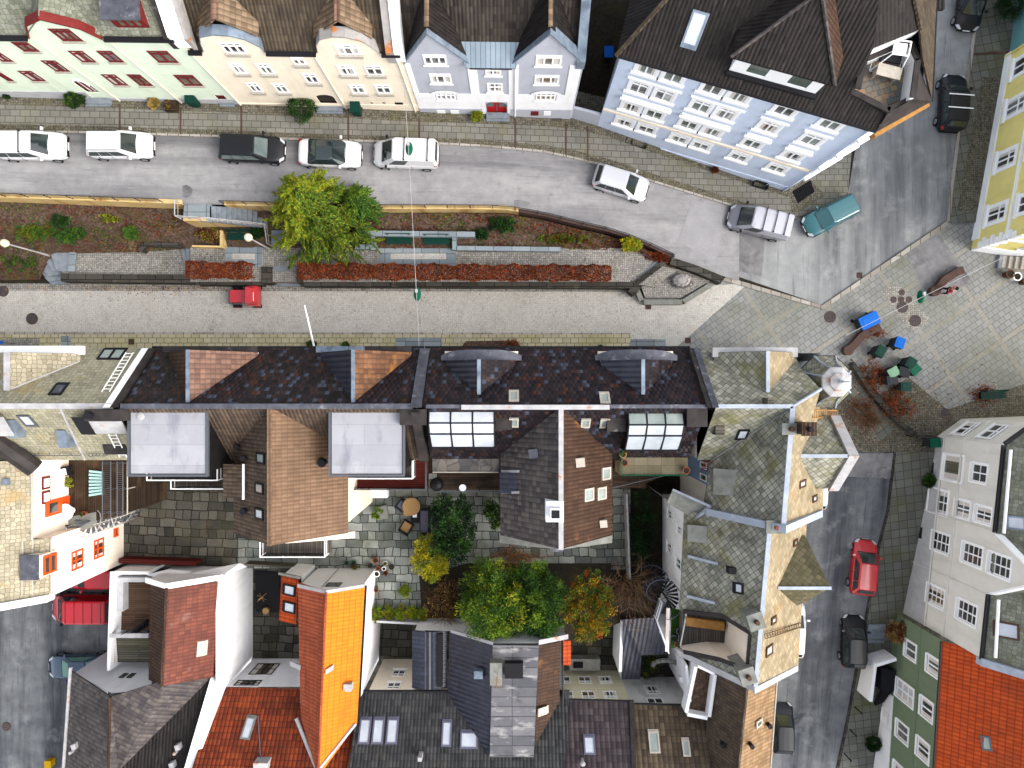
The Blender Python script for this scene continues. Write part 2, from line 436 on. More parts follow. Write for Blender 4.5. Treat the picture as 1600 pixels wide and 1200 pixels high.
def paint(name,r,g,b,k=.84,st=None):
 return mat(name,S(r,g,b,k),S(r*.975,g*.975,b*.97,k),ns=1.2,rough=.8,var=.05,grain=.05,bump=.1,stain=[(S(r*.8,g*.79,b*.75,k),.4,.52,.76,.5,(2.4,.3,0)),(S(r*.84,g*.84,b*.82,k),.8,.56,.74,.35)]if st is None else st)
M['w_green']=paint('green_plaster',228,240,218)
M['w_cream']=paint('cream_plaster',250,236,214)
M['w_lilac']=paint('lilac_grey_plaster',196,199,210,.74)
M['w_white']=paint('white_plaster',250,250,252)
M['w_blue']=paint('pale_blue_plaster',206,218,238)
M['w_yellow']=paint('yellow_plaster',242,226,142)
M['w_grey']=paint('pale_grey_plaster',226,222,214)
M['w_dgreen']=paint('moss_green_plaster',122,138,112,.75)
M['w_warm']=paint('warm_white_plaster',252,238,222)
M['w_skyblue']=paint('sky_blue_plaster',140,172,214,.7)
M['w_dirty']=paint('stained_white_plaster',232,232,232,.8,[(S(90,88,86),.5,.5,.74,.7,(1.2,.5,0))])
M['w_clad']=mat('yellow_cladding',S(232,226,196,.84),S(222,216,184,.84),rough=.7,var=.05,bump=.25,pat=dict(k='brick',w=6,h=.14,m=.01,mc=S(150,144,118,.8)))
M['plinth']=mat('plinth',S(196,196,198,.8),S(176,176,178,.8),ns=2,var=.1,grain=.1,bump=.2)
M['w_dark']=mat('dark_wall',S(44,40,40),S(32,30,31),ns=2,var=.15)
M['white']=plain('white_paint',S(250,250,250,.86),.55)
M['white_wood']=plain('white_woodwork',S(246,246,244,.86),.5)
M['maroon']=plain('maroon_woodwork',S(120,34,40,.7),.5)
M['red_trim']=mat('red_trim',S(150,60,56,.5),S(132,48,46,.5),ns=3,rough=.6,var=.12)
M['red_door']=plain('red_door_paint',S(190,22,30,.7),.45)
M['orange_door']=plain('orange_red_paint',S(232,84,30,.8),.45)
M['dark_door']=plain('dark_brown_door',S(50,40,38),.5)
M['sill']=mat('sill_stone',S(206,198,184,.7),S(186,178,166,.7),ns=6,var=.1,grain=.14)
M['black_metal']=plain('black_metal',S(40,40,44),.5,.4)
M['grey_metal']=plain('grey_metal',S(120,124,130),.45,.5,.3)
M['zinc']=mat('zinc',S(176,192,208),S(140,154,172),ns=2,rough=.42,spec=.5,metal=.35,var=.16,bump=.05,stain=[(S(100,110,126),1.0,.52,.7,.6)])
M['zinc_seam']=mat('zinc_seam',S(180,196,208),S(160,176,190),rough=.45,spec=.5,metal=.3,var=.15,bump=.4,pat=dict(k='brick',w=.28,h=9,m=.02,mc=S(116,130,146),off=0))
M['lead']=mat('lead',S(120,122,132),S(92,94,104),ns=2.5,rough=.5,metal=.2,var=.2,bump=.15,stain=[(S(190,192,198),1.6,.58,.7,.6)])
M['coping_dark']=mat('coping_dark',S(80,74,72),S(58,54,54),ns=2,rough=.55,var=.2,bump=.1,stain=[(S(168,164,164),1.2,.64,.74,.6)])
M['coping_rust']=mat('coping_rust',S(206,200,196),S(180,176,172),ns=2,rough=.6,var=.12,bump=.1,stain=[(S(224,130,40),.7,.56,.62,.9),(S(120,116,116),1.2,.6,.75,.6)])
M['ridge_white']=mat('ridge_white',S(226,224,224),S(196,194,196),ns=2.5,rough=.7,var=.12,grain=.1,bump=.2,stain=[(S(206,130,40),.9,.6,.68,.8)])
M['ridge_blue']=mat('ridge_blue',S(214,222,234),S(186,198,214),ns=2.5,rough=.6,var=.12,grain=.08,bump=.2)
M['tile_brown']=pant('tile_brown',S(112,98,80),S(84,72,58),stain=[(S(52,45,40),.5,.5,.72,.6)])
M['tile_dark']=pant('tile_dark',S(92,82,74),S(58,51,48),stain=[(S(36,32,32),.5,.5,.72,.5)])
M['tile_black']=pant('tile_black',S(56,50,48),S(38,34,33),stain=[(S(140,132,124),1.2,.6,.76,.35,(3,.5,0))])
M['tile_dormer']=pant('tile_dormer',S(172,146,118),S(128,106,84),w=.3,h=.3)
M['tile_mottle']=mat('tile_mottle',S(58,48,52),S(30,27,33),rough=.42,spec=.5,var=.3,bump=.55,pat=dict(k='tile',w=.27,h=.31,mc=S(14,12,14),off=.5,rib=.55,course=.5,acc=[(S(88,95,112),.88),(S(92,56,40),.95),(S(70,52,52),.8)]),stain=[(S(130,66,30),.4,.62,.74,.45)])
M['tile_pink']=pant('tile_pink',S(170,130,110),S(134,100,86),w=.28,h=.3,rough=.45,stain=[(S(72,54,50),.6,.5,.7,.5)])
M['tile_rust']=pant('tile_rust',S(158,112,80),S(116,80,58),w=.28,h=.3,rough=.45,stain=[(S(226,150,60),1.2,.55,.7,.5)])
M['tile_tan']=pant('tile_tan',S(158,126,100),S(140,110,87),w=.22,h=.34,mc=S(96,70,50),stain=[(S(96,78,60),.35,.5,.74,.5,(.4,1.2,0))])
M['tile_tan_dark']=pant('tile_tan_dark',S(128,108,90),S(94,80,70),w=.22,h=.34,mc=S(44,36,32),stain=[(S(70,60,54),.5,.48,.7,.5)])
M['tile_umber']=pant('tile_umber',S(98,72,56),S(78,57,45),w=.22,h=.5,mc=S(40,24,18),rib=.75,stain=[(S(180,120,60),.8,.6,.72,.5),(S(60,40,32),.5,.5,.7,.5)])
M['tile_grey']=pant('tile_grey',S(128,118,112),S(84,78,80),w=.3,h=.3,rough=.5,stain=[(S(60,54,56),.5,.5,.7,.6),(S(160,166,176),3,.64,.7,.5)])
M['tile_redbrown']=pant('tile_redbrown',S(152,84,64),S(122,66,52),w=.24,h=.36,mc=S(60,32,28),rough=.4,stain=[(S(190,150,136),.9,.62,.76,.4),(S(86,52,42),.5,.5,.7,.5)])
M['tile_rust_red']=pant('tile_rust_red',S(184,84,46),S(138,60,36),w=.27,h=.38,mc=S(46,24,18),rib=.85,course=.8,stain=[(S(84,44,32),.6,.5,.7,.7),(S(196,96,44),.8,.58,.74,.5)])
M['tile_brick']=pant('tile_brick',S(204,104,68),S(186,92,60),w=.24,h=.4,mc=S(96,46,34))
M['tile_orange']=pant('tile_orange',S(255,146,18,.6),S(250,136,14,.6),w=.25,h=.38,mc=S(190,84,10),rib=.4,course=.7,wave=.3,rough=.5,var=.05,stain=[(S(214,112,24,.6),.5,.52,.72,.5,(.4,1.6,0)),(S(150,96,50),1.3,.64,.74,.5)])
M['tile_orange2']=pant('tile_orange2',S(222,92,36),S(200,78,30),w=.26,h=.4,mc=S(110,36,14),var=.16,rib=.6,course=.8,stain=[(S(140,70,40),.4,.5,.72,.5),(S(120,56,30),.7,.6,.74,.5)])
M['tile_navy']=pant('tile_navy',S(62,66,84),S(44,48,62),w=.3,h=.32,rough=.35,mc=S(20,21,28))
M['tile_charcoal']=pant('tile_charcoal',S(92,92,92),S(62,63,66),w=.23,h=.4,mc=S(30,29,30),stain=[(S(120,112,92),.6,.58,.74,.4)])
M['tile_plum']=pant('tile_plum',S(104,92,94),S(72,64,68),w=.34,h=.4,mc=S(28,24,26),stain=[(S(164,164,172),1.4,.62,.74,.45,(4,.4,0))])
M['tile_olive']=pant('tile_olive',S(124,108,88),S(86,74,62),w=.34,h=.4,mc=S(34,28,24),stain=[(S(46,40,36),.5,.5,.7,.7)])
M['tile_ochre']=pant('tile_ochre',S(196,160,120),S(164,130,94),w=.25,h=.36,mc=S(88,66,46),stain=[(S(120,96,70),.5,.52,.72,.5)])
GS,GS2=S(208,205,186),S(150,150,137)
M['slate_west']=slate('slate_west',GS,GS2,[(S(132,126,60),.6,.5,.64,.65),(S(88,86,74),.7,.5,.66,.65),(S(206,200,182),1.6,.6,.7,.5)])
M['slate_east']=slate('slate_east',S(206,190,156),S(170,154,126),[(S(140,122,92),.5,.48,.68,.5),(S(196,152,92),.6,.56,.7,.5),(S(160,136,100),1.2,.6,.72,.5)],mc=S(170,146,106))  # warmer copy of the slate for east slopes, their light put into colour
M['slate_dark']=slate('slate_dark',S(142,134,104),S(106,100,76),[(S(96,92,50),.6,.5,.68,.5)])
def scalemat(name,c,c2,st):
 return mat(name,c,c2,rough=.75,var=.16,bump=.5,grain=.1,stain=st,pat=dict(k='v',s=4.2,rnd=.42,m=.07,mc=S(118,112,96)))
M['scale_pale']=scalemat('scale_slate',S(208,200,172),S(176,172,146),[(S(196,168,104),.8,.56,.7,.5),(S(140,138,116),1.2,.58,.7,.5)])
M['scale_warm']=scalemat('scale_slate_warm',S(212,200,172),S(178,168,142),[(S(206,170,108),.7,.58,.7,.5),(S(150,140,110),1.0,.6,.7,.5)])
M['scale_green']=scalemat('scale_slate_green',S(170,172,156),S(134,138,120),[(S(190,180,140),1.2,.58,.7,.5),(S(96,104,76),.8,.56,.7,.5)])
M['felt']=mat('roof_felt',S(206,206,212),S(190,190,197),rough=.7,var=.06,grain=.05,bump=.1,pat=dict(k='brick',w=8,h=1.1,m=.012,mc=S(168,168,174),off=.3),stain=[(S(150,152,164),.6,.54,.68,.75,(1.6,.5,0)),(S(164,162,158),1.1,.58,.72,.5),(S(222,222,226),.4,.55,.7,.6)])
M['metal_roof']=mat('sheet_metal_roof',S(150,148,150),S(112,112,118),rough=.4,spec=.5,metal=.45,var=.2,bump=.3,pat=dict(k='brick',w=9,h=.62,m=.03,mc=S(84,82,86),off=0),stain=[(S(222,218,214),.9,.54,.66,.75,(.7,2,0)),(S(84,80,82),1.1,.58,.72,.5)])
M['wood_deck']=mat('dark_deck',S(84,68,54),S(58,47,38),rough=.75,var=.25,grain=.12,bump=.3,pat=dict(k='brick',w=3.2,h=.14,m=.012,mc=S(28,22,18)),stain=[(S(128,104,80),.7,.54,.7,.5)])
M['wood_deck_v']=mat('brown_deck_lengthways',S(84,66,50),S(60,47,37),rough=.75,var=.25,grain=.12,bump=.3,pat=dict(k='brick',w=3.2,h=.14,m=.012,mc=S(28,22,18),rot=PI/2),stain=[(S(128,104,80),.7,.54,.7,.5)])
M['deck_brown']=mat('brown_deck',S(116,90,72),S(94,72,58),rough=.7,var=.12,bump=.3,pat=dict(k='brick',w=4,h=.13,m=.012,mc=S(54,41,34)))
M['deck_grey']=mat('wet_grey_deck',S(124,116,108),S(92,87,82),rough=.6,spec=.5,var=.2,bump=.3,pat=dict(k='brick',w=4,h=.15,m=.014,mc=S(48,45,42),rot=PI/2))
M['deck_red']=mat('red_brown_deck',S(124,52,44),S(104,42,36),rough=.6,var=.1,bump=.3,pat=dict(k='brick',w=4,h=.13,m=.012,mc=S(60,24,22)))
M['old_wood']=mat('weathered_boards',S(128,122,110),S(92,90,80),rough=.85,var=.2,grain=.1,bump=.3,pat=dict(k='brick',w=3,h=.17,m=.016,mc=S(52,50,42)),stain=[(S(98,100,60),.7,.5,.7,.5)])
M['wood_orange']=mat('orange_wood',S(226,170,100),S(200,142,74),ns=6,rough=.6,var=.15,grain=.08)
M['terrace_slate']=mat('terrace_slate',S(150,142,132),S(100,98,100),rough=.65,var=.25,grain=.16,bump=.4,pat=dict(k='v',s=1.9,rnd=1,m=.04,mc=S(90,86,78)),stain=[(S(140,130,80),.6,.56,.7,.5),(S(186,180,172),1.5,.58,.7,.5)])
M['terrace_tile']=mat('terrace_tile',S(152,142,118),S(132,122,98),rough=.8,var=.16,grain=.1,bump=.2,pat=dict(k='brick',w=.8,h=.8,m=.014,mc=S(104,98,78),off=0),stain=[(S(90,92,64),.6,.55,.72,.5)])
M['terrace_multi']=mat('multicolour_slate',S(190,164,130),S(130,138,138),rough=.75,var=.16,grain=.1,bump=.3,pat=dict(k='brick',w=.36,h=.3,m=.016,mc=S(110,100,84),rot=-.3),stain=[(S(200,150,116),2.5,.55,.62,.6),(S(96,84,66),.9,.58,.74,.5)])
M['turf']=mat('artificial_turf',S(62,98,34),S(44,76,24),ns=12,rough=.95,grain=.3,var=.2,bump=.5)
def glassy(name,c,c2,rough=.06,spec=.8):
 return mat(name,c,c2,ns=.8,rough=rough,spec=spec,var=.2,bump=0)
M['glass']=glassy('window_glass',S(104,102,94),S(58,58,58))
M['glass_red']=glassy('curtained_glass',S(158,150,124),S(96,84,72))
M['glass_green']=glassy('green_blind_glass',S(126,142,130),S(98,108,98))
M['glass_pale']=glassy('pale_window_glass',S(164,168,166),S(96,100,100));M['glass_warm']=glassy('warm_curtain_glass',S(176,146,100),S(92,76,60))  # glass_warm: warm tan colour variant for some window panes
M['glass_sky']=glassy('roof_glass',S(236,240,248,.6),S(216,224,236,.6),.3,.5)
M['glass_skyd']=glassy('roof_glass_green',S(196,206,196),S(160,176,172),.12,.7)
M['glass_car']=glassy('car_glass',S(56,72,72),S(28,34,36),.05,.9)
M['glass_carl']=glassy('car_glass_pale',S(132,150,148),S(84,100,100),.05,.9)
M['conserv']=glassy('conservatory_glass',S(216,222,228,.58),S(192,200,208,.58),.25,.5)
M['curtain']=mat('curtained_window',S(150,146,124),S(110,106,88),rough=.15,spec=.7,var=.1,bump=0,pat=dict(k='brick',w=.1,h=9,m=.02,mc=S(90,86,70),off=0))
for k,c in dict(green=(150,196,160),green2=(20,70,58),blue=(20,120,230),dgrey=(60,62,66),teal=(16,110,80),brown=(110,80,60),terracotta=(176,96,60),red=(224,20,28),yellow=(240,190,30),lilac=(130,128,150),charcoal=(44,44,48),straw=(206,164,110),cloth=(240,232,224)).items():
 M['p_'+k]=plain(k+'_finish',S(*c,.5 if k!='cloth' else .62),.55,.3)
M['p_black']=plain('black_plastic',S(30,30,32),.5)
M['rubber']=plain('tyre_rubber',S(40,40,42),.8,.2)
M['rim']=plain('alloy_rim',S(180,182,188),.35,.5,.5)
M['lamp_clear']=plain('headlight_lens',S(220,226,230),.12,.7)
M['lamp_red']=plain('tail_light_lens',S(190,24,30),.2,.6)
M['globe']=plain('lamp_globe',S(236,226,196,.72),.35)
M['rust']=mat('rusty_iron',S(112,88,80),S(88,70,64),ns=9,rough=.8,var=.14,grain=.2)
M['iron']=mat('manhole_iron',S(112,100,98),S(90,82,82),rough=.7,var=.12,grain=.16,bump=.4,pat=dict(k='v',s=11,rnd=.2,m=.2,mc=S(80,72,72)))
M['rock']=mat('boulder_stone',S(206,200,198),S(168,162,160),ns=4,rough=.85,var=.2,grain=.16,bump=.5)
M['bark']=mat('bark',S(104,86,66),S(74,60,46),ns=9,rough=.9,var=.2,grain=.2,bump=.6)
M['twig']=plain('twigs',S(150,112,84),.85,.2)
M['twig_pale']=plain('pale_twigs',S(190,156,122),.85,.2)
M['twig_dark']=plain('dark_twigs',S(96,70,52),.85,.2)
def leafmat(name,r,g,b,k=.8):
 return mat(name,S(r,g,b,k),S(r*.78,g*.8,b*.75,k),ns=2.2,rough=.6,spec=.25,var=.25,bump=0)
for n_,c in dict(yel=(206,190,44),yelg=(170,166,44),lime=(124,150,40),mid=(92,122,44),green=(66,104,40),deep=(46,78,36),dark=(38,58,36),darker=(28,44,28),olive=(120,112,30),gold=(206,150,30),amber=(196,116,36),rusty=(176,84,40),brick=(132,62,34),brownl=(96,50,34),straw=(196,160,100)).items():
 M['l_'+n_]=leafmat('leaf_'+n_,*c)
# ---------------------------------------------------------------- plants
def leafcloud(name,mats,parent,P,D,S_,aspect,mi,loc=None):
 P=np.asarray(P,float);n=len(P)
 D=D/np.maximum(np.linalg.norm(D,axis=1,keepdims=True),1e-6)
 Q=NPR.normal(size=(n,3));Sd=np.cross(D,Q);Sd/=np.maximum(np.linalg.norm(Sd,axis=1,keepdims=True),1e-6)
 L=np.asarray(S_).reshape(-1,1)
 v=np.stack([P-D*L*.5,P+Sd*L*aspect*.5-D*L*.05,P+D*L*.5,P-Sd*L*aspect*.5-D*L*.05],1).reshape(-1,3)
 if parent:org=np.array(ORG[root_of(parent).name])
 else:org=np.array([(v[:,0].min()+v[:,0].max())/2,(v[:,1].min()+v[:,1].max())/2,v[:,2].min()])
 me=bpy.data.meshes.new(name)
 me.vertices.add(4*n);me.vertices.foreach_set('co',(v-org).astype(np.float32).ravel())
 me.loops.add(4*n);me.loops.foreach_set('vertex_index',np.arange(4*n,dtype=np.int32))
 me.polygons.add(n);me.polygons.foreach_set('loop_start',np.arange(0,4*n,4,dtype=np.int32))
 for m_ in mats:me.materials.append(m_)
 me.polygons.foreach_set('material_index',np.asarray(mi,np.int32))
 me.update(calc_edges=True);me.validate()
 o=bpy.data.objects.new(name,me);COL.objects.link(o)
 if parent:o.parent=parent
 else:o.location=org;ORG[o.name]=V(org)
 return o
def crown(c,r,ncl,per,cr,zlo=-.25,shell=.62,flat=.7):
 """leaf clumps spread through an ellipsoid: points, directions and clump ids"""
 c=np.array(c,float);r=np.array(r,float)
 P,D,I=[],[],[]
 for k in range(ncl):
  d=NPR.normal(size=3);d/=np.linalg.norm(d)
  if d[2]<zlo:d[2]=-d[2]
  q=c+d*r*NPR.uniform(shell,1.02)
  k_r=cr*NPR.uniform(.6,1.25)
  x=NPR.normal(size=(per,3));x/=np.linalg.norm(x,axis=1,keepdims=True)
  x[:,2]*=flat
  P.append(q+x*k_r*(NPR.random((per,1))**.45))
  D.append(x+d*.9+NPR.normal(size=(per,3))*.5)
  I+=[k]*per
 return np.vstack(P),np.vstack(D),np.array(I)
def tree_trunk(b,base,top,r,limbs,spread,mi=0):
 base,top=V(base),V(top)
 mid=base.lerp(top,.5)+V((RND.uniform(-.15,.15),RND.uniform(-.15,.15),0))
 b.cyl(base,mid,r,r*.75,8,mi);b.cyl(mid,top,r*.75,r*.25,8,mi)
 for i in range(limbs):
  f=RND.uniform(.25,.95);p=base.lerp(top,f);a=RND.uniform(0,2*PI)
  q=p+V((math.cos(a),math.sin(a),RND.uniform(.1,.7)))*spread*(1.1-f*.6)
  m_=p.lerp(q,.5)+UP*.12
  b.cyl(p,m_,r*.34,r*.22,5,mi);b.cyl(m_,q,r*.22,r*.05,5,mi)
def bush(name,label,cat,c,r,mats,ncl=40,per=60,cr=.3,size=.13,group=None,weights=None,aspect=.55,zlo=-.1,trunk=True,shell=.5,z0=None):
 c=V(c);z0=c.z-r[2]if z0 is None else z0
 t=thing(name,label,cat,(c.x,c.y,z0),group)
 P,D,I=crown(c,r,ncl,per,cr,zlo,shell)
 w=NPR.choice(len(mats),size=ncl,p=weights)
 mi=w[I]
 sw=NPR.random(len(mi))<.22
 mi[sw]=NPR.integers(0,len(mats),sw.sum())
 leafcloud('crown',mats,t,P,D,size*NPR.uniform(.6,1.3,len(P)),aspect,mi)
 if trunk:
  b=MB();tree_trunk(b,(c.x,c.y,z0),(c.x,c.y,c.z+r[2]*.6),max(.05,min(r[0],r[1])*.07),9,min(r[0],r[1])*.7)
  b.obj('trunk',M['bark'],t)
 return t
def twiggy(name,label,cat,base,rad,h,mats,n=26,depth=3,r=.035,group=None,leaves=None,lsize=.1,nleaf=0,sx=1.0,sy=1.0):
 base=V(base)
 t=thing(name,label,cat,base,group)
 b=MB();tips=[]
 def grow(p,d,l,r_,k):
  q=p+d*l
  b.cyl(p,q,r_,r_*.6,4 if r_>.012 else 3,RND.randrange(len(mats)),cap=False)
  tips.append(q)
  if k<=0:return
  for _ in range(RND.choice((2,3,3))):
   e=(d+V((RND.gauss(0,.5)*sx,RND.gauss(0,.5)*sy,RND.gauss(.1,.35)))).normalized()
   grow(p.lerp(q,RND.uniform(.55,1)),e,l*RND.uniform(.55,.85),r_*.6,k-1)
 for i in range(n):
  a=RND.uniform(0,2*PI);s=RND.uniform(.2,1)
  d=V((math.cos(a)*s*rad*sx,math.sin(a)*s*rad*sy,h*RND.uniform(.5,1)))
  L=d.length
  grow(base+V((math.cos(a)*rad*.12*sx,math.sin(a)*rad*.12*sy,0)),d.normalized(),L*.5,r*RND.uniform(.6,1.1),depth)
 b.obj('branches',mats,t,uv=False)
 if leaves and nleaf:
  P=np.array([tuple(tips[RND.randrange(len(tips))]+V((RND.gauss(0,.06),RND.gauss(0,.06),RND.gauss(0,.05))))for _ in range(nleaf)])
  leafcloud('dead_leaves',leaves,t,P,NPR.normal(size=(nleaf,3)),lsize*NPR.uniform(.6,1.3,nleaf),.6,NPR.integers(0,len(leaves),nleaf))
 return t
def hedge(name,label,a,b_,w,h,z,mats,n,size=.11,cat='hedge',group=None,band=None):
 """clipped hedge from a to b"""
 a,b_=V(a),V(b_);d=b_-a;L=d.length;u=d.normalized();s=V((-u.y,u.x,0))
 P=np.zeros((n,3));D=NPR.normal(size=(n,3));mi=np.zeros(n,int)
 for i in range(n):
  t=RND.random()*L;x=RND.uniform(-.5,.5);y=RND.random()
  if RND.random()<.65:y=RND.uniform(.86,1.03)
  elif RND.random()<.7:x=RND.choice((-.5,.5))*RND.uniform(.9,1.06)
  p=a+u*t+s*(x*w*(1+.12*math.sin(t*2.3)+.08*math.sin(t*7.1)))+UP*(z+y*h*(1+.1*math.sin(t*1.7+1)+.07*math.sin(t*5.3)))
  P[i]=p
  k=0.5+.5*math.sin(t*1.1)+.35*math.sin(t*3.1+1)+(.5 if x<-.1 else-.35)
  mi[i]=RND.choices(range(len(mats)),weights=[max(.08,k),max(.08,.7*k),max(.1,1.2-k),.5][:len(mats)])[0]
 th=thing(name,label,cat,a.lerp(b_,.5)+UP*z,group)
 leafcloud('foliage',mats,th,P,D,size*NPR.uniform(.6,1.3,n),.65,mi)
 return th
# ---------------------------------------------------------------- cars
CARM={}
def carpaint(n,c,metal=.0,k=.62):
 if n not in CARM:CARM[n]=mat('car_paint_'+n,S(*c,k),None,rough=.35,spec=.5 if sum(c)>200 else .25,metal=metal,coat=.7 if sum(c)>200 else .1,var=.04,bump=0)
 return CARM[n]
TYPES=dict(hatch=dict(hood=(.62,.84,.95),cab=(.24,.42,.88,.985),H=1.47,taper=.80),wagon=dict(hood=(.62,.84,.95),cab=(.25,.41,.92,.99),H=1.48,taper=.82),mpv=dict(hood=(.68,.92,1.03),cab=(.17,.37,.93,.99),H=1.62,taper=.84),van=dict(hood=(.72,.98,1.10),cab=(.16,.33,.965,.995),H=1.82,taper=.88),suv=dict(hood=(.75,1.0,1.10),cab=(.23,.40,.90,.985),H=1.66,taper=.82),sedan=dict(hood=(.62,.84,.93),cab=(.26,.43,.68,.84),H=1.43,taper=.80),)
def car(label,paint,px,py,z,ang,L,Wd,kind,cat='car',name='parked_car',roofmat=None,rails=None,bars=0,ribs=0,glass=None,group='cars parked along the kerbs',H=None,panel=False,lamp=True,tilt=0.0):
 """ang: heading of the bonnet, degrees, counter-clockwise from east"""
 T=TYPES[kind];Ht=H or T['H'];w=Wd/2
 loc=W(px,py,z+.6);loc.z=z
 t=thing(name,label,cat,(0,0,0),group)
 X=lambda f:L/2-f*L
 hf,hc,hb=T['hood'];c0,c1,c2,c3=T['cab']
 st=[(0.0,.56,hf*.70),(.014,.74,hf*.84),(.05,.89,hf*.98),(.12,.985,hf*.4+hc*.6),(c0,1,hc),(.33,1,hb*.97),(.5,1,hb),(.7,1,hb*1.01),(.85,.99,hb*1.02),(.94,.94,hb*1.0),(.985,.83,hb*.95),(1.0,.68,hb*.8)]
 b=MB();rings=[]
 for f,wf,h in st:
  x=X(f);ww=w*wf
  rings.append([V((x,s*y,zz))for s in(1,)for y,zz in((0,.2),(ww*.86,.2),(ww*.97,.36),(ww,h*.62),(ww*.985,h*.86),(ww*.9,h*.985),(ww*.6,h*1.015),(0,h*1.025))])
 for k in range(len(rings)-1):
  for i in range(7):
   a,c=rings[k],rings[k+1]
   q=[a[i],a[i+1],c[i+1],c[i]]
   b.poly(q[::-1]);b.poly([V((p.x,-p.y,p.z))for p in q])
 for r_ in(rings[0],rings[-1]):
  b.poly(r_+[V((p.x,-p.y,p.z))for p in r_[::-1][1:-1]])
 body=b.obj('body',paint,t,smooth=True,weld=True)
 md=body.modifiers.new('bevel','SUBSURF');md.levels=1;md.render_levels=1
 wb,wt=w*.93,w*T['taper']*.93
 zb=hb*.985
 B=[V((X(c0),0,hc*.96)),V((X(c3),0,zb))]
 xt0,xt1=X(c1),X(c2)
 fb,rb=X(c0),X(c3)
 low=[V((fb+.06,wb*.80,hc*.97)),V((fb-.35*(fb-xt0),wb,zb*.99)),V((rb+.12,wb,zb)),V((rb,wb*.88,zb))]
 top=[V((xt0+.03,wt*.82,Ht-.05)),V((xt0-.16,wt,Ht-.055)),V((xt1+.12,wt,Ht-.05)),V((xt1,wt*.92,Ht-.07))]
 mir=lambda p:V((p.x,-p.y,p.z))
 lr=low+[mir(p)for p in low[::-1]];tr_=top+[mir(p)for p in top[::-1]]
 cb=MB()
 n=len(lr)
 for i in range(n):
  j=(i+1)%n
  cb.poly([lr[i],lr[j],tr_[j],tr_[i]],0)
 mid=[V((p.x*.96+(xt0+xt1)/2*.04,p.y*.86,Ht-.012))for p in tr_]
 for i in range(n):
  j=(i+1)%n
  cb.poly([tr_[i],tr_[j],mid[j],mid[i]],0)
 cen=[V((p.x,p.y*.4,Ht))for p in mid]
 for i in range(n):
  j=(i+1)%n
  cb.poly([mid[i],mid[j],cen[j],cen[i]],0)
 cb.poly(cen,0)
 co_=cb.obj('cabin',roofmat or paint,t,smooth=False,weld=True);bv=co_.modifiers.new('bevel','BEVEL');bv.width=.05;bv.segments=2;bv.angle_limit=.5
 for s in(1,-1):
  for f in(.36,.60,.80)[:2 if panel else 3]:
   q=MB();q.box(X(f),s*w*.985,.34,.012,.035,hb*.58);q.obj('door_seam',M['p_black'],t)
 q=MB();q.box(X(c0)+.05,0,hc*1.0,.05,Wd*.72,.012);q.obj('wiper_cowl',M['p_black'],t)
 g=glass or M['glass_car']
 def pane(nm,q,off,k0=.06,k1=.94,v0=.1,v1=.92,mt=None):
  q=[V(p)for p in q]
  P=lambda a,c:q[0].lerp(q[1],a).lerp(q[3].lerp(q[2],a),c)
  o_=V(off)*.012
  m_=MB();m_.slab([P(k0,v0)+o_,P(k1,v0)+o_,P(k1,v1)+o_,P(k0,v1)+o_],.004)
  return m_.obj(nm,mt or g,t)
 pane('windscreen',[mir(low[0]),low[0],top[0],mir(top[0])],(1,0,1.2),.02,.98,.06,.98)
 pane('rear_window',[low[3],mir(low[3]),mir(top[3]),top[3]],(-1,0,1),.06,.94,.3 if kind!='sedan' else .06,.95)
 for s in(1,-1):
  f_=(lambda p:p)if s==1 else mir
  cuts=((.02,.36),(.38,.68),(.70,.97))if kind not in('van',)else((.02,.33),)
  if panel:cuts=((.03,.36),)
  for a0,a1 in cuts:
   pane('side_window',[f_(low[1]),f_(low[2]),f_(top[2]),f_(top[1])],(0,s*1.5,.5),a0,a1,.1,.9)
 for fx in(.17,.81):
  for s in(1,-1):
   wb_=MB();c=V((X(fx),s*(w-.1),.31));wb_.cyl(c-V((0,.1,0)),c+V((0,.1,0)),.31,.31,14)
   wo=wb_.obj('wheel',M['rubber'],t)
   rm=MB();rm.cyl(c+V((0,s*.1,0)),c+V((0,s*.112,0)),.2,.18,12);rm.obj('rim',M['rim'],wo)
 for s in(1,-1):
  h=MB();h.slab([V((X(.008),s*w*.46,hf*.90)),V((X(.004),s*w*.66,hf*.86)),V((X(.075),s*w*.93,hf*1.0)),V((X(.07),s*w*.70,hf*1.035))],.12);h.obj('headlight',M['lamp_clear'],t)
  h=MB();h.slab([V((X(.985),s*w*.80,zb*1.02)),V((X(.945),s*w*.93,zb*1.015)),V((X(.975),s*w*.92,zb*.99)),V((X(1.0),s*w*.72,zb*.93))],.2);h.obj('tail_light',M['lamp_red'],t)
  m_=MB();m_.box(X(c0+.055),s*(w+.08),hb-.02,.13,.2,.13);m_.obj('wing_mirror',paint if kind!='van' else M['p_black'],t)
 tb=MB();tb.box(X(.004),0,.34,.05,Wd*.72,.2);tb.box(X(.996),0,.34,.05,Wd*.72,.2);tb.obj('bumper',M['p_black'],t)
 pl=MB();pl.box(X(-.003),0,.42,.02,.5,.11);pl.obj('number_plate',M['white'],t)
 if rails:
  for s in(1,-1):
   r_=MB();r_.tube([V((xt0-.15,s*wt*.92,Ht)),V((xt0-.25,s*wt*.92,Ht+.04)),V((xt1+.2,s*wt*.92,Ht+.03)),V((xt1+.1,s*wt*.92,Ht-.02))],.02,5);r_.obj('roof_rail',rails,t)
 for i in range(bars):
  x=xt0+(xt1-xt0)*(.28+.55*i/max(1,bars-1));r_=MB()
  r_.box(x,0,Ht+.05,.05,wt*2.06,.035)
  for s in(1,-1):r_.box(x,s*wt*.96,Ht-.06,.09,.05,.14)
  r_.obj('roof_bar',M['p_black']if bars>0 and paint!=CARM.get('black')else M['rim'],t)
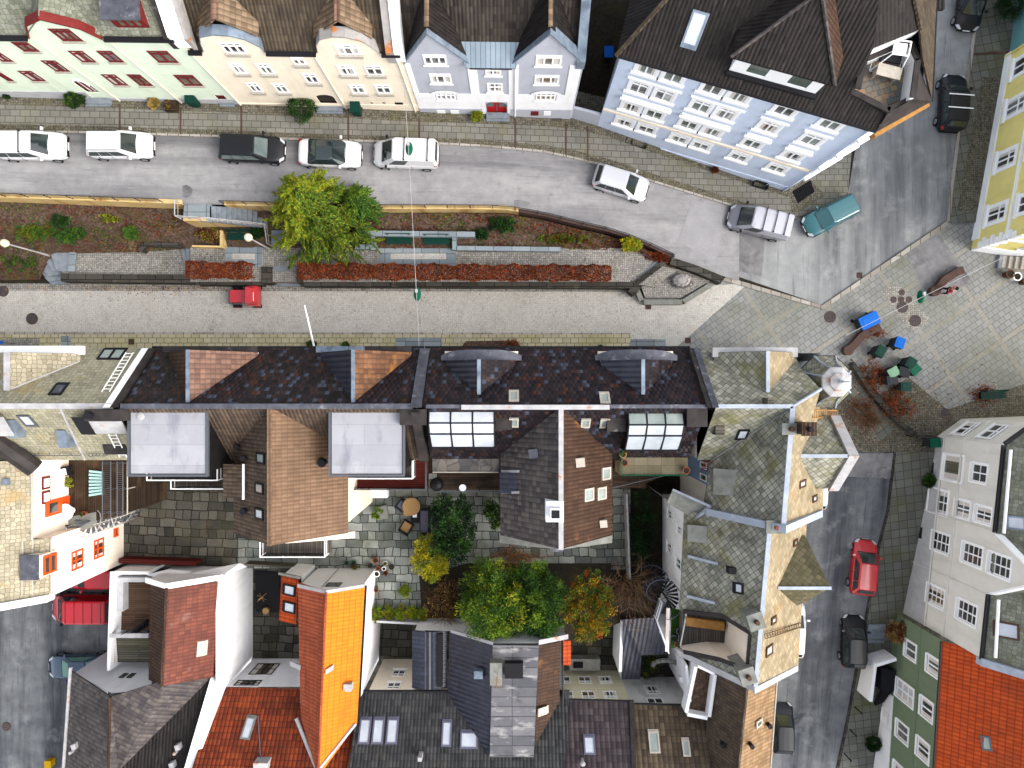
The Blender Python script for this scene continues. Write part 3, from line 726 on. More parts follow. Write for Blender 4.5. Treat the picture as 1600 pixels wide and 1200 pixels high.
 if ribs:
  for i in range(ribs):
   x=xt0+(xt1-xt0)*(.08+.84*i/(ribs-1));r_=MB();r_.box(x,0,Ht-.03,.03,wt*1.8,.045);r_.obj('roof_rib',M['p_black'],t)
 t.location=loc;t.rotation_euler=(0,0,math.radians(ang))
 if tilt:t.rotation_euler=(0,tilt,math.radians(ang))
 ORG[t.name]=loc
 return t
# ---------------------------------------------------------------- small things
def rails(b,pts,h,r=.02,step=1.2,mid=1,n=5):
 """posts, a handrail and middle rails along pts (the foot line)"""
 for i in range(len(pts)-1):
  a,c=pts[i],pts[i+1];L=(c-a).length;k=max(1,round(L/step))
  for j in range(k+(1 if i==len(pts)-2 else 0)):
   p=a.lerp(c,j/k);b.cyl(p,p+UP*h,r,r,n)
  b.cyl(a+UP*h,c+UP*h,r,r,n)
  for m_ in range(1,mid+1):
   q=h*m_/(mid+1);b.cyl(a+UP*q,c+UP*q,r*.6,r*.6,n)
def palisade(b,pts,h,step=.11,r=.008):
 for i in range(len(pts)-1):
  a,c=pts[i],pts[i+1];L=(c-a).length;k=max(1,int(L/step))
  for j in range(k+1):
   p=a.lerp(c,j/k);b.cyl(p,p+UP*h,r,r,4,cap=False)
  b.cyl(a+UP*h,c+UP*h,.02,.02,5);b.cyl(a+UP*.08,c+UP*.08,.014,.014,5)
def flight(b,p0,p1,width_vec,n,t=.16):
 """n treads stepping from p0 (lower edge, start) to p1; each tread is a block"""
 d=(p1-p0)/n
 for i in range(n):
  q=p0+V((d.x,d.y,0))*i;zt=p0.z+d.z*(i+1)if d.z>0 else p0.z+d.z*i
  b.ob(V((q.x,q.y,zt-max(t,abs(d.z)+.1))),V((d.x,d.y,0))*1.06,width_vec,UP*max(t,abs(d.z)+.1))
def struct(b,name,m,rot=None):
 if rot is not None:b.rot=rot
 o=b.obj(name,m)
 o['kind']='structure'
 return o
def sheet(name,m,pxs,z=0.0,t=None,rot=0.0):
 b=MB(rot);pts=[W(p[0],p[1],p[2]if len(p)>2 else z)for p in pxs]
 if t:b.slab(pts,t)
 else:
  n=V((0,0,0))
  for i in range(len(pts)):n+=pts[i].cross(pts[(i+1)%len(pts)])
  b.poly(pts if n.z>0 else pts[::-1])
 return struct(b,name,m)
b=MB();b.poly([V((-400,-400,-5.2)),V((400,-400,-5.2)),V((400,400,-5.2)),V((-400,400,-5.2))]);struct(b,'ground',M['dirt'])
sheet('ground_courtyard',M['dirt'],[(-500,380),(1130,380),(1260,300),(1400,-250),(2100,-250),(2100,690),(1420,690),(1300,700),(1215,700),(1150,800),(1040,960),(985,968),(585,974),(585,890),(395,888),(-500,888)],-.02,4.5)
sheet('ground_alley',M['dirt'],[(870,260),(1000,270),(1100,300),(1160,300),(1150,-300),(860,-300)],.0,4.0)
sheet('cobbled_street',M['cobble'],[(-500,443),(985,443),(1005,470),(1040,560),(985,561),(-500,522)],.004)
LS=[(-500,521),(985,524),(1040,560),(985,640),(-500,640)]
sheet('street_pavement',M['pave_green'],[(-500,522),(985,522),(1000,640),(-500,640)],.06,.1)
sheet('street_kerb',M['granite'],[(-500,518),(985,520),(985,522.5),(-500,522.5)],.066,.1)
b=MB()
for x0,x1,y0,y1 in((618,690,528,547),(985,1040,530,552),(95,110,525,545)):
 b.slab([W(x0,y0,.075),W(x1,y0,.075),W(x1,y1,.075),W(x0,y1,.075)],.01)
struct(b,'paving_slabs',M['stone_slab'])
sheet('pavement_cobble_strip',M['cobble_path'],[(0,530),(60,528),(62,545),(0,545)],.072)
sheet('street_gutter',M['cobble_path'],[(-500,443),(985,443),(1003,468),(985,456),(-500,453)],.012)
sheet('plaza',M['plaza'],[(985,443),(1000,470),(1045,440),(1130,433),(1285,478),(1480,345),(1600,345),(2100,345),(2100,670),(1500,670),(1455,690),(1420,668),(1360,600),(1330,560),(1330,640),(985,640)],.008)
sheet('plaza_asphalt_patch',M['patch'],[(1414,392),(1466,366),(1520,440),(1452,472)],.016)
sheet('plaza_cobbles',M['cobble_path'],[(1376,455),(1402,442),(1455,500),(1424,520)],.016)
sheet('plaza_edge_cobbles',M['cobble_dark'],[(1330,642),(1420,590),(1480,640),(1600,600),(1700,600),(1700,690),(1455,690),(1420,680)],.014)
sheet('boulder_bed_surround',M['cobble'],[(985,443),(1001,470),(1064,472),(1075,466),(1115,446),(1170,442),(1060,540),(1010,560),(985,561)],.013)
bk=[(1480,345),(1484,300),(1495,212),(1512,110),(1524,20),(1540,-120),(1570,-400)]
sheet('upper_street_bend',M['asphalt_worn'],[(1150,431),(1285,477),(1480,344)]+bk[1:]+[(1380,-400),(1376,40),(1340,210),(1325,303),(1234,348),(1155,326)],.02)
sheet('road_patch_dark',M['patch'],[(1136,352),(1196,366),(1190,432),(1122,416)],.028)
b=MB()
for i in range(len(bk)-1):
 (x0,y0),(x1,y1)=bk[i],bk[i+1]
 b.slab([W(x0,y0,.13),W(x0+5,y0,.13),W(x1+5,y1,.13),W(x1,y1,.13)],.13)
b.slab([W(1480,345,.13),W(1484,350,.13),W(1287,483,.13),W(1285,477,.13)],.13)
b.slab([W(1285,477,.13),W(1287,483,.13),W(1130,438,.13),W(1134,432,.13)],.13)
struct(b,'plaza_kerb',M['granite'])
sheet('east_pavement',M['pave_dark'],[(x+5,y)for x,y in bk]+[(1900,-400),(1900,345),(1484,348)],.12,rot=.2)
sheet('east_pavement_cobbles',M['cobble_dark'],[(1535,120),(1580,120),(1535,330),(1495,330)],.126)
b=MB()
for y in(83,):b.slab([W(1522,y,.13),W(1580,y-4,.13),W(1580,y+1,.13),W(1522,y+4,.13)],.01)
struct(b,'drain_channel',M['rust'])
def ky(x):return lerp(x,[-400,0,140,345,470,590,700,770,850,930,1012,1140,1234],[204,206,208,214,219,222,226,230,238,255,282,321,348])
def wy(x):return lerp(x,[-400,0,280,430,560,700,790,850,900,950,1000,1050,1130,1150],[305,308,318,322,326,326,327,337,350,361,378,402,433,438])
def fy(x):return lerp(x,[-400,0,376,656,891,934,1226,1260],[140,145,160,176,180,188,291,296])
XS=list(range(-400,1151,50))+[1155]
def strip(name,m,f0,f1,xs,dz0=0.0,dz1=0.0,rot=0.0,drop=0):
 b=MB(rot)
 for i in range(len(xs)-1):
  x0,x1=xs[i],xs[i+1]
  q=[W(x0,f0(x0),zup(x0)+dz0),W(x0,f1(x0),zup(x0)+dz1),W(x1,f1(x1),zup(x1)+dz1),W(x1,f0(x1),zup(x1)+dz0)]
  b.poly(q)
  if drop:b.poly([q[2],q[1],q[1]-UP*drop,q[2]-UP*drop])
 return struct(b,name,m)
strip('upper_street',M['asphalt'],lambda x:ky(x)-1,lambda x:wy(x),XS,.021,.021)
strip('upper_pavement_facade_cobbles',M['cobble_dark'],lambda x:fy(x)-40,lambda x:fy(x)+(ky(x)-fy(x))*.3,XS+[1234],.14,.14)
strip('upper_pavement',M['pave'],lambda x:fy(x)+(ky(x)-fy(x))*.3,lambda x:fy(x)+(ky(x)-fy(x))*.80,XS+[1234],.145,.145)
strip('upper_pavement_kerb_cobbles',M['cobble_dark'],lambda x:fy(x)+(ky(x)-fy(x))*.80,lambda x:ky(x)-3,XS+[1234],.14,.14)
strip('upper_kerb',M['granite'],lambda x:ky(x)-3.2,lambda x:ky(x),XS+[1234],.15,.15,drop=.2)
sheet('corner_pavement',M['pave'],[(1215,340),(1234,347.5),(1325,302),(1334,200),(1290,240),(1226,285)],.14,.14)
sheet('corner_pavement_cobbles',M['cobble_dark'],[(1231,300),(1262,277),(1290,305),(1238,337)],.147)
b=MB()
for x,y0,y1 in((187,163,206),(282,168,210),(377,165,212),(544,180,220),(655,186,224),(805,184,232),(884,190,245),(918,196,252)):
 z=zup(x)+.152;b.slab([W(x-1.5,y0,z),W(x+1.5,y0,z),W(x+1.5,y1,z),W(x-1.5,y1,z)],.01)
struct(b,'pavement_drains',M['rust'])
sheet('road_patch_pale',M['patch_light'],[(1082,312,zup(1082)+.034),(1136,325,zup(1136)+.034),(1118,414,zup(1118)+.034),(1060,376,zup(1060)+.034)])
b=MB()
for cx,cy,rx,ry in((289,299,12,10),(805,318,22,6),(1180,462,0,0)):
 if rx:b.poly([W(cx+rx*math.cos(a)*RND.uniform(.85,1.1),cy-ry*math.sin(a)*RND.uniform(.85,1.1),zup(cx)+.03)for a in[i*PI/9 for i in range(18)]])
struct(b,'tar_patches',M['patch'])
PZ=[-400,120,280,300,990,1010];PV=[.5,.62,.75,1.15,1.15,.9]
def pz(x):return lerp(x,PZ,PV)
def wb(x):return max(zup(x)-lerp(x,[0,300,560,900,1000,1130],[1.0,1.3,.9,.5,.35,.3]),.25)
def by(x):return lerp(x,[-400,0,50,62,72,85,215,300,560,700,745,880,980,1000,1050,1066],[440,438,437,437,412,396,394,388,388,388,388,388,392,394,424,408])
def bz(x):return lerp(x,[-400,0,50,85,300,880,980,1066],[.1,.1,.15,.66,1.1,1.25,1.1,.4])
b=MB();xs=list(range(-400,1067,14));NR=7
rows=[]
for x in xs:
 a=W(x,wy(x)+7,wb(x));c=W(x,by(x),bz(x))
 rows.append([a.lerp(c,k/NR)+UP*(RND.uniform(-.1,.12)if 0<k<NR else 0)for k in range(NR+1)])
for i in range(len(xs)-1):
 for k in range(NR):
  b.poly([rows[i][k],rows[i][k+1],rows[i+1][k+1],rows[i+1][k]])
bank=struct(b,'planted_bank',M['soil'])
sheet('bank_core',M['dirt'],[(100,345),(1040,395),(1040,428),(985,436),(100,434)],.2,.4)
sheet('terrace_path_lower',M['cobble_path'],[(108,392),(300,386),(300,432),(95,432)],.7,.6)
sheet('terrace_path',M['cobble_path'],[(297,384),(985,388),(985,440),(297,440)],1.15,1.1)
b=MB()
for x0,x1 in((352,409),(592,712)):
 b.slab([W(x0,386,1.16),W(x1,386,1.16),W(x1,417,1.16),W(x0,417,1.16)],.02)
struct(b,'terrace_slabs',M['stone_slab'])
b=MB()
for x0,x1 in((362,398),(610,697)):
 b.slab([W(x0,396,1.166),W(x1,396,1.166),W(x1,405,1.166),W(x0,405,1.166)],.02)
struct(b,'terrace_cobble_insets',M['cobble'])
sheet('terrace_end',M['cobble_path'],[(980,391),(1004,394),(1056,424),(1022,448),(980,442)],.62,.5)
sheet('terrace_end_steps',M['stone_step'],[(972,391),(984,391),(984,438),(972,438)],.95,.6)
sheet('terrace_end_slabs',M['stone_step'],[(1003,428),(1024,408),(1032,414),(1010,436)],.66,.3)
ys=list(range(706,1341,30))
def rk(y):return lerp(y,[700,797,852,966,1045,1115,1187,1340],[1397,1386,1372,1352,1337,1325,1310,1284])
def rows_strip(name,m,f0,f1,dz=0.0,wall=0,rot=0.0):
 b=MB(rot)
 for i in range(len(ys)-1):
  y0,y1=ys[i],ys[i+1]
  q=[W(f0(y0),y0,zri(y0)+dz),W(f0(y1),y1,zri(y1)+dz),W(f1(y1),y1,zri(y1)+dz),W(f1(y0),y0,zri(y0)+dz)]
  b.poly(q)
  if wall:b.poly([q[0],q[1],q[1]-UP*wall,q[0]-UP*wall])
 return struct(b,name,m)
rows_strip('side_street',M['asphalt_dark'],lambda y:1150,rk,.02)
rows_strip('side_street_kerb',M['stone_dark'],rk,lambda y:rk(y)+4,.12,.2)
rows_strip('side_street_pavement',M['pave_dark'],lambda y:rk(y)+3.5,lambda y:1500,.115,rot=.15)
sheet('side_street_end',M['patch'],[(1310,708,.045),(1396,708,.045),(1391,748,-.19),(1312,744,-.17)])
sheet('side_path',M['cobble_dark'],[(1330,560),(1352,600),(1418,682),(1480,690),(1480,706),(1240,706),(1240,640),(1318,610)],.03,.2)
sheet('side_path_slabs',M['pave_dark'],[(1325,575),(1395,672),(1375,690),(1320,620)],.038,rot=.6)
sheet('lower_left_street',M['asphalt_dark'],[(-500,888),(215,888),(215,1100),(110,1400),(-500,1400)],-2.5,2.0)
sheet('yard_left',M['flag_dark'],[(180,888),(600,888),(600,1250),(180,1250)],-3.0,1.5)
sheet('yard_middle',M['flag_dark'],[(560,974),(1180,974),(1180,1300),(560,1300)],-3.04,1.5)
sheet('courtyard_flagstones',M['flag_dark'],[(192,740),(372,740),(372,884),(192,888)],.004)
sheet('garden_flagstones',M['flag'],[(372,740),(985,740),(985,905),(730,905),(660,972),(585,972),(585,888),(372,888)],.004)
sheet('garden_soil',M['dirt'],[(660,972),(655,900),(730,880),(985,880),(1060,780),(1060,960),(985,966),(880,1010)],.012)
sheet('side_garden_slabs',M['flag'],[(955,770),(982,770),(985,890),(955,890)],.02)
# ---------------------------------------------------------------- the row along the upper street
def z1(L):return[tuple(v/4 for v in p)for p in L]
def zt(ox,oy):return lambda*p:[(ox+a/4,oy+c/4)for a,c in p]
T1,T2,T3,T4,T5=zt(0,0),zt(300,0),zt(600,0),zt(900,0),zt(1200,0)
ROWA,ROWB=V((-44,18.62,0)),V((3.96,18.08,0))
RF=FA(ROWA,ROWB,(0,-1))
RU=RF.u;RN=-RF.n
def rowhouse(name,label,u0,u1,zE,pitch,wallm,plinthm,roofm,outline,wins,extra=None,zb=1.0,depth=11.0,doors=(),ridge=5.6):
 """outline: list of (u,z) from the right eave over gables to the left eave"""
 t=thing(name,label,'house',RF.pt((u0+u1)/2,zb))
 holes=[h for _,h,_ in wins]+[h for h,*_ in doors]
 b=MB()
 RF.wall(b,[(u0,zb),(u1,zb)]+outline,holes,.06,0,0)
 for u in(u0+.01,u1-.01):
  p,q=RF.pt(u,0),RF.pt(u,0)+RN*depth
  b.poly([p+UP*zb,q+UP*zb,q+UP*zE,p+RN*ridge+UP*(zE+ridge*pitch-.1),p+UP*zE])
 p,q=RF.pt(u0,0)+RN*depth,RF.pt(u1,0)+RN*depth
 b.poly([p+UP*zb,q+UP*zb,q+UP*zE,p+UP*zE])
 b.obj('wall',wallm,t)
 for kw,h,r in wins:
  window(t,RF,r,shape=h if len(h)>4 else None,**kw)
 pl=PL(RF.pt(u0,zE+.05),RF.pt(u1,zE+.05),RF.pt(u0,zE+.05+pitch)+RN)
 rb=MB()
 e0,e1=RF.pt(u0+.12,zE+.04,-.03),RF.pt(u1-.12,zE+.04,-.03)
 r0,r1=RF.pt(u0+.12,zE+.05+ridge*pitch)+RN*ridge,RF.pt(u1-.12,zE+.05+ridge*pitch)+RN*ridge
 k0,k1=RF.pt(u0+.12,zE)+RN*(depth+.2),RF.pt(u1-.12,zE)+RN*(depth+.2)
 return t,pl,rb,(e0,e1,r0,r1,k0,k1)
def mk(fa,lst,kw,n=None,tl=True):
 """list of (TL, BR) pixel pairs -> (kwargs, hole, rect)"""
 out=[]
 for a,c in lst:
  r=fa.rect(a,c);r=(r[0]-.07,r[1]+.07,r[2]-.07,r[3]+.07);out.append((kw,rp(r),r))
 return out
def gable_coping(t,name,m,pts,depth=.5,h=.22,over=.12):
 """a strip along the top of a gable wall, pts (u,z)"""
 b=MB()
 for i in range(len(pts)-1):
  p,q=RF.pt(*pts[i],over),RF.pt(*pts[i+1],over)
  b.ob(p,q-p,RN*(depth+over),UP*h)
 return b.obj(name,m,t)
uX=lambda px,py,z:RF.hit(px,py)[0]
UA0,UA1=2.0,(V((-17.8,18.33,0))-RF.a).dot(RF.u)
kwG=dict(nx=2,tr=.26,fm=M['maroon'],gm=M['glass_red'],sill=M['sill'],sw=.16,fw=.085)
gw=T1((80,265),(235,315)),T1((-60,330),(70,378)),T1((265,380),(425,440)),T1((120,445),(275,500)),T1((-40,445),(75,500)),T1((435,320),(590,382)),T1((612,320),(765,382)),T1((925,320),(1105,385)),T1((640,467),(790,527)),T1((800,467),(945,530)),T1((1092,470),(1260,530))
wins=mk(RF,gw,kwG)+mk(RF,[T1((310,182),(508,250))],dict(kwG,nx=3))
zA=RF.hit(200,59)[1]
for du in(4.2,8.0):
 for k in(0,2,3):
  r=wins[k][2];r2=(r[0]-du,r[1]-du,r[2],r[3])
  if r2[0]>UA0+.3:wins.append((kwG,rp(r2),r2))
g_pts=[RF.hit(*p)for p in T1((640,232),(500,168),(252,108),(165,150),(190,232))]
g_pts[0]=(g_pts[0][0],zA);g_pts[-1]=(g_pts[-1][0],zA)
dr=RF.rect(*T1((432,500),(628,580)));dh=arch(dr,.4)
cd_=RF.rect(*T1((1335,595),(1440,640)))
tA,plA,rbA,eA=rowhouse('row_house','pale green house with dark red window frames and red gable edge',UA0,UA1,zA,1.05,M['w_green'],None,None,[(UA1,zA)]+g_pts+[(UA0,zA)],wins,doors=[(dh,),(rp(cd_),)])
b=MB();rb=rbA;e0,e1,r0,r1,k0,k1=eA
rb.slab([e0,e1,r1,r0],.14);rb.slab([r0,r1,k1,k0],.14)
rb.obj('roof',M['scale_green'],tA)
ga=max(g_pts,key=lambda p:p[1])
b=MB();crossgable(b,plA,RF.pt(ga[0],ga[1]+.15),RF.pt(g_pts[0][0],zA+.3),RF.pt(g_pts[-1][0],zA+.3),RN);b.obj('gable_roof',M['scale_green'],tA)
o=gable_coping(tA,'gable_edge',M['red_trim'],g_pts,.3,.14,.16)
for p_,q_ in((UA0,g_pts[-1][0]-.1),(g_pts[0][0]+.1,UA1-.1)):b=MB();RF.bar(b,p_,q_,zA-.02,zA+.14,.0,.26);b.obj('gutter',M['black_metal'],tA)
b=MB();RF.bar(b,UA0,dr[0]-.1,1,dr[2]+.15,.002,.05);RF.bar(b,dr[1]+.1,UA1,1,cd_[2]+.55,.002,.05);b.obj('plinth',M['plinth'],tA)
b=MB();b.poly([RF.pt(u,z,-.12)for u,z in dh]);d_=b.obj('door',M['maroon'],tA)
b=MB();RF.bar(b,dr[0]+.5,dr[0]+.54,dr[2],dr[3]-.3,-.115,-.09);RF.bar(b,dr[1]-.6,dr[1]-.56,dr[2],dr[3]-.3,-.115,-.09);b.obj('door_frame',M['white'],d_)
b=MB()
for i in range(len(dh)-3):
 p,q=RF.pt(*dh[i+2],.01),RF.pt(*dh[i+3],.01);b.ob(p,q-p,RF.n*.05,UP*.2)
b.obj('door_arch',M['white'],tA)
b=MB();RF.bar(b,cd_[0],cd_[1],cd_[2],cd_[3],-.13,-.1);b.obj('cellar_door',M['maroon'],tA)
for x,y in((186,155),(286,161)):
 u,z=RF.hit(x,y);b=MB();b.tube([RF.pt(u,z-1,.07),RF.pt(u,zA,.07)],.05,6);b.obj('downpipe',M['w_cream'],tA)
c0,c1=RF.hit(192,60),RF.hit(236,60)
b=MB();zd=zA+.55
F2=FA(RF.a+RN*.35,RF.b+RN*.35,(0,-1))
r=(c0[0]+.2,c1[0]-.05,zd-.1,zd+.95)
F2.wall(b,[(c0[0]-.05,zA+.1),(c1[0]+.15,zA+.1),(c1[0]+.15,zd+1.15),(c0[0]-.05,zd+1.15)],[rp(r)],.1)
for u in(c0[0]-.05,c1[0]+.15):
 b.poly([F2.pt(u,zA),F2.pt(u,zd+1.15),F2.pt(u,zd+1.25)+RN*1.4,F2.pt(u,zA+1.2)+RN*1.2])
dm=b.obj('dormer',M['red_trim'],tA)
b=MB();b.slab([F2.pt(c0[0]-.2,zd+1.15,.25),F2.pt(c1[0]+.3,zd+1.15,.25),F2.pt(c1[0]+.3,zd+1.4)+RN*1.9,F2.pt(c0[0]-.2,zd+1.4)+RN*1.9],.1);b.obj('dormer_roof',M['lead'],dm)
b=MB()
for i in range(4):
 u=r[0]+(r[1]-r[0])*i/3;F2.bar(b,u-.04,u+.04,r[2],r[3],-.08,.03)
F2.bar(b,r[0],r[1],r[3]-.3,r[3]-.24,-.08,.03);b.obj('dormer_window',M['maroon'],dm)
MB().poly([F2.pt(r[0],r[2],-.06),F2.pt(r[1],r[2],-.06),F2.pt(r[1],r[3],-.06),F2.pt(r[0],r[3],-.06)]).obj('dormer_pane',M['glass_red'],dm)
def firewall(t,u,w,zE,pitch,m,name='fire_wall',ext=5.4,up=.45):
 b=MB();p=RF.pt(u,zE+up,.15);d=(RN+UP*pitch)*ext
 b.ob(p-UP*1.2,RU*w,d,UP*1.2);return b.obj(name,m,t)
firewall(tA,UA1-.25,.75,zA,1.05,M['w_white'])
firewall(tA,UA1-.55,.3,zA,1.05,M['coping_dark'],'lead_flashing',up=.3)
firewall(tA,UA1+.5,.22,zA-.25,1.05,M['coping_rust'],'rusty_flashing',up=.45)
UB1=(V((-6.15,18.2,0))-RF.a).dot(RF.u)
kwC=dict(nx=2,tr=.3,fm=M['white'],gm=M['glass'],sill=M['sill'],sw=.3,sp=.12,fw=.1)
cw=[T2(*q)for q in(((228,398),(345,455)),((400,400),(515,458)),((340,520),(440,570)),((505,525),(605,575)),((620,360),(712,400)),((692,462),(795,515)),((908,410),(1022,465)),((1080,412),(1195,465)),((983,533),(1085,580)),((1145,533),(1245,580)))]
wins=mk(RF,cw,kwC)+mk(RF,[T2((170,268),(340,328)),T2((895,280),(1050,338))],dict(kwC,nx=3))
zB=RF.hit(455,82)[1]
gL=[RF.hit(*p)for p in T2((450,320),(425,292),(330,245),(230,222),(130,216),(50,232),(55,275),(72,318))]
gR=[RF.hit(*p)for p in T2((1172,330),(1120,290),(1060,255),(960,232),(880,228),(800,245),(778,285),(785,325))]
for g in(gL,gR):g[0]=(g[0][0],zB);g[-1]=(g[-1][0],zB)
ddr=RF.rect(*T2((765,592),(912,650)));ddh=arch(ddr,.28)
sdr=RF.rect(*T2((1262,640),(1335,690)))
vents=[RF.rect(*T2((1110,640),(1135,653))),RF.rect(*T2((1185,640),(1212,653)))]
tB,plB,rbB,eB=rowhouse('row_house','cream house with two bell shaped gables and white windows',UA1+.02,UB1,zB,1.05,M['w_cream'],None,None,[(UB1,zB)]+gR+gL+[(UA1+.02,zB)],wins,doors=[(ddh,),(rp(sdr),)]+[(rp(v),)for v in vents])
e0,e1,r0,r1,k0,k1=eB
rbB.slab([e0,e1,r1,r0],.14);rbB.slab([r0,r1,k1,k0],.14);rbB.obj('roof',M['tile_brown'],tB)
for g in(gL,gR):
 a=max(g,key=lambda p:p[1]);um=(g[0][0]+g[-1][0])/2
 b=MB();crossgable(b,plB,RF.pt(um,a[1]+.75,-.45),RF.pt(g[1][0]+.1,a[1]-.75,-.3),RF.pt(g[-2][0]-.1,a[1]-.75,-.3),RN,.12);gr=b.obj('gable_roof',M['tile_dormer'],tB)
 b=MB();b.ob(RF.pt(um-.14,a[1]+.78,-.4),RU*.28,RN*1.9,UP*.07);b.obj('ridge_tiles',M['tile_pink'],gr)
 gable_coping(tB,'gable_coping',M['coping_rust']if g is gR else M['zinc'],[(p[0],p[1])for p in g],.5,.12,.06)
for p_,q_ in((UA1,gL[-1][0]-.1),(gL[0][0]+.1,gR[-1][0]-.1),(gR[0][0]+.1,UB1)):b=MB();RF.bar(b,p_,q_,zB-.02,zB+.13,0,.24);b.obj('gutter',M['black_metal'],tB)
b=MB();b.poly([RF.pt(u,z,-.13)for u,z in ddh]);d_=b.obj('door',M['dark_door'],tB)
b=MB()
for f in(.2,.34,.62,.76):RF.bar(b,ddr[0]+(ddr[1]-ddr[0])*f,ddr[0]+(ddr[1]-ddr[0])*(f+.06),ddr[2]+1.2,ddr[2]+1.35,-.128,-.12)
b.obj('door_light',M['white'],d_)
b=MB();RF.bar(b,sdr[0],sdr[1],sdr[2]-1,sdr[3],-.145,-.12);b.obj('side_door',M['dark_door'],tB)
b=MB()
for v in vents:RF.bar(b,v[0],v[1],v[2],v[3],-.14,-.1)
b.obj('vent',M['p_charcoal'],tB)
for x,y,m_ in((376,162,'w_cream'),(541,168,'w_cream'),(652,180,'w_cream')):
 u,z=RF.hit(x,y);b=MB();b.tube([RF.pt(u,z-1,.07),RF.pt(u,zB,.07)],.055,6);b.obj('downpipe',M[m_],tB)
b=MB();RF.bar(b,UA1+.05,UB1,1,3.75,.002,.04);b.obj('plinth',M['w_cream'],tB)
firewall(tB,UB1-.3,.5,zB,1.05,M['w_white'],up=.5)
firewall(tB,UB1-.75,.44,zB,1.05,M['coping_rust'],'rusty_flashing',up=.35)
UC1=RF.L
kwW=dict(nx=3,tr=0,fm=M['white'],gm=M['glass'],sill=M['white'],sw=.1,sp=.12,fw=.1,rows=1)
ww=[T3(*q)for q in(((248,345),(388,398)),((288,463),(418,515)),((958,348),(1098,405)),((950,472),(1083,520)))]
wins=mk(RF,ww,dict(kwW,tr=.22))+mk(RF,[T3((638,420),(725,465)),T3((650,522),(735,570))],dict(kwW,nx=2,tr=.45))
for q in(T3((320,578),(452,622)),T3((950,580),(1070,625))):
 r=RF.rect(*q);wins.append((dict(kwW,nx=4,tr=.36),arch(r,.3),r))
zC=RF.hit(765,100)[1]
wl=[RF.hit(*p)for p in T3((545,392),(268,205),(105,380))]
wr=[RF.hit(*p)for p in T3((1222,360),(1040,205),(790,392))]
wl[0]=(wl[0][0],zC);wl[-1]=(UB1+.02,zC);wr[-1]=(wr[-1][0],zC);wr[0]=(UC1,zC+.4)
ddr=RF.rect(*T3((637,636),(767,712)));ddh=arch(ddr,.25)
tC,plC,rbC,eC=rowhouse('row_house','white and lilac grey house with twin pointed zinc edged gables',UB1+.02,UC1,zC,1.25,M['w_lilac'],None,None,wr+wl,wins,doors=[(ddh,)])
e0,e1,r0,r1,k0,k1=eC
rbC.slab([e0,e1,r1,r0],.14);rbC.slab([r0,r1,k1,k0],.14);rbC.obj('roof',M['tile_dark'],tC)
for g in(wl,wr):
 b=MB();crossgable(b,plC,RF.pt(g[1][0],g[1][1]+.2,-.2),RF.pt(g[0][0],zC+.2,-.2),RF.pt(g[-1][0],zC+.2,-.2),RN,.12);gr=b.obj('gable_roof',M['tile_black'],tC)
 b=MB();b.ob(RF.pt(g[1][0]-.12,g[1][1]+.22,-.2),RU*.24,RN*2.6,UP*.07);b.obj('ridge_tiles',M['tile_dormer'],gr)
 gable_coping(tC,'gable_coping',M['zinc'],g,.5,.14,.12)
b=MB();p=RF.pt(wl[0][0]-.3,zC+.15,.3)
b.slab([p,RF.pt(wr[-1][0]+.3,zC+.15,.3),RF.pt(wr[-1][0]+.75,zC+1.05)+RN*.75,RF.pt(wl[0][0]-.75,zC+1.05)+RN*.75],.1);b.obj('zinc_apron',M['zinc_seam'],tC)
b=MB();RF.bar(b,wl[0][0]-.1,wr[-1][0]+.1,zC-.02,zC+.13,0,.32);b.obj('gutter',M['black_metal'],tC)
zg=RF.hit(*T3((225,583))[0])[1]
b=MB()
def bandc(u0,u1,z0,z1,o=.04):
 RF.bar(b,u0,u1,z0,z1,.002,o)
hs=[w_[2]for w_ in wins[-2:]]+[ddr]
us=UB1+.03
zlow=1.0
for r in sorted(hs,key=lambda r:r[0]):
 bandc(us,r[0]-.06,zlow,zg);us=r[1]+.06
 if r is not ddr:
  bandc(r[0]-.06,r[1]+.06,zlow,r[2]-.12)
  sg=arch((r[0]-.35,r[1]+.35,r[2],r[3]+.42),.45);inn=arch((r[0]-.06,r[1]+.06,r[2],r[3]+.05),.32)
  for i in range(2,len(sg)-1):
   b.poly([RF.pt(*sg[i],.045),RF.pt(*sg[i+1],.045),RF.pt(*inn[i+1],.045),RF.pt(*inn[i],.045)])
 else:bandc(r[0]-.06,r[1]+.06,r[3]+.05,zg)
bandc(us,UC1,zlow,zg)
for q in(((112,390),(165,500)),((1168,400),(1215,500))):
 u=RF.hit(*T3(q[0])[0])[0]
pil=[(UB1+.03,RF.hit(*T3((168,420))[0])[0]),(RF.hit(*T3((520,415))[0])[0],RF.hit(*T3((580,420))[0])[0]),(RF.hit(*T3((778,415))[0])[0],RF.hit(*T3((842,415))[0])[0]),(RF.hit(*T3((1165,400))[0])[0],UC1)]
for u0,u1 in pil:bandc(u0,u1,zg,zC-.05)
b.obj('white_bands',M['w_white'],tC)
b=MB();z_=RF.hit(*T3((400,672))[0])[1];RF.bar(b,UB1+.05,ddr[0]-.3,1,z_,.045,.09);RF.bar(b,ddr[1]+.3,UC1-.02,1,z_,.045,.09);b.obj('plinth',M['w_lilac'],tC)
b=MB();b.poly([RF.pt(u,z,-.12)for u,z in ddh]);d_=b.obj('door',M['red_door'],tC)
b=MB();um=(ddr[0]+ddr[1])/2;RF.bar(b,um-.02,um+.02,ddr[2],ddr[3]-.2,-.115,-.09)
for s in(-1,1):RF.bar(b,um+s*.4-.22,um+s*.4+.22,ddr[2]+1.0,ddr[2]+1.55,-.115,-.1)
b.obj('door_panel',M['glass_carl'],d_)
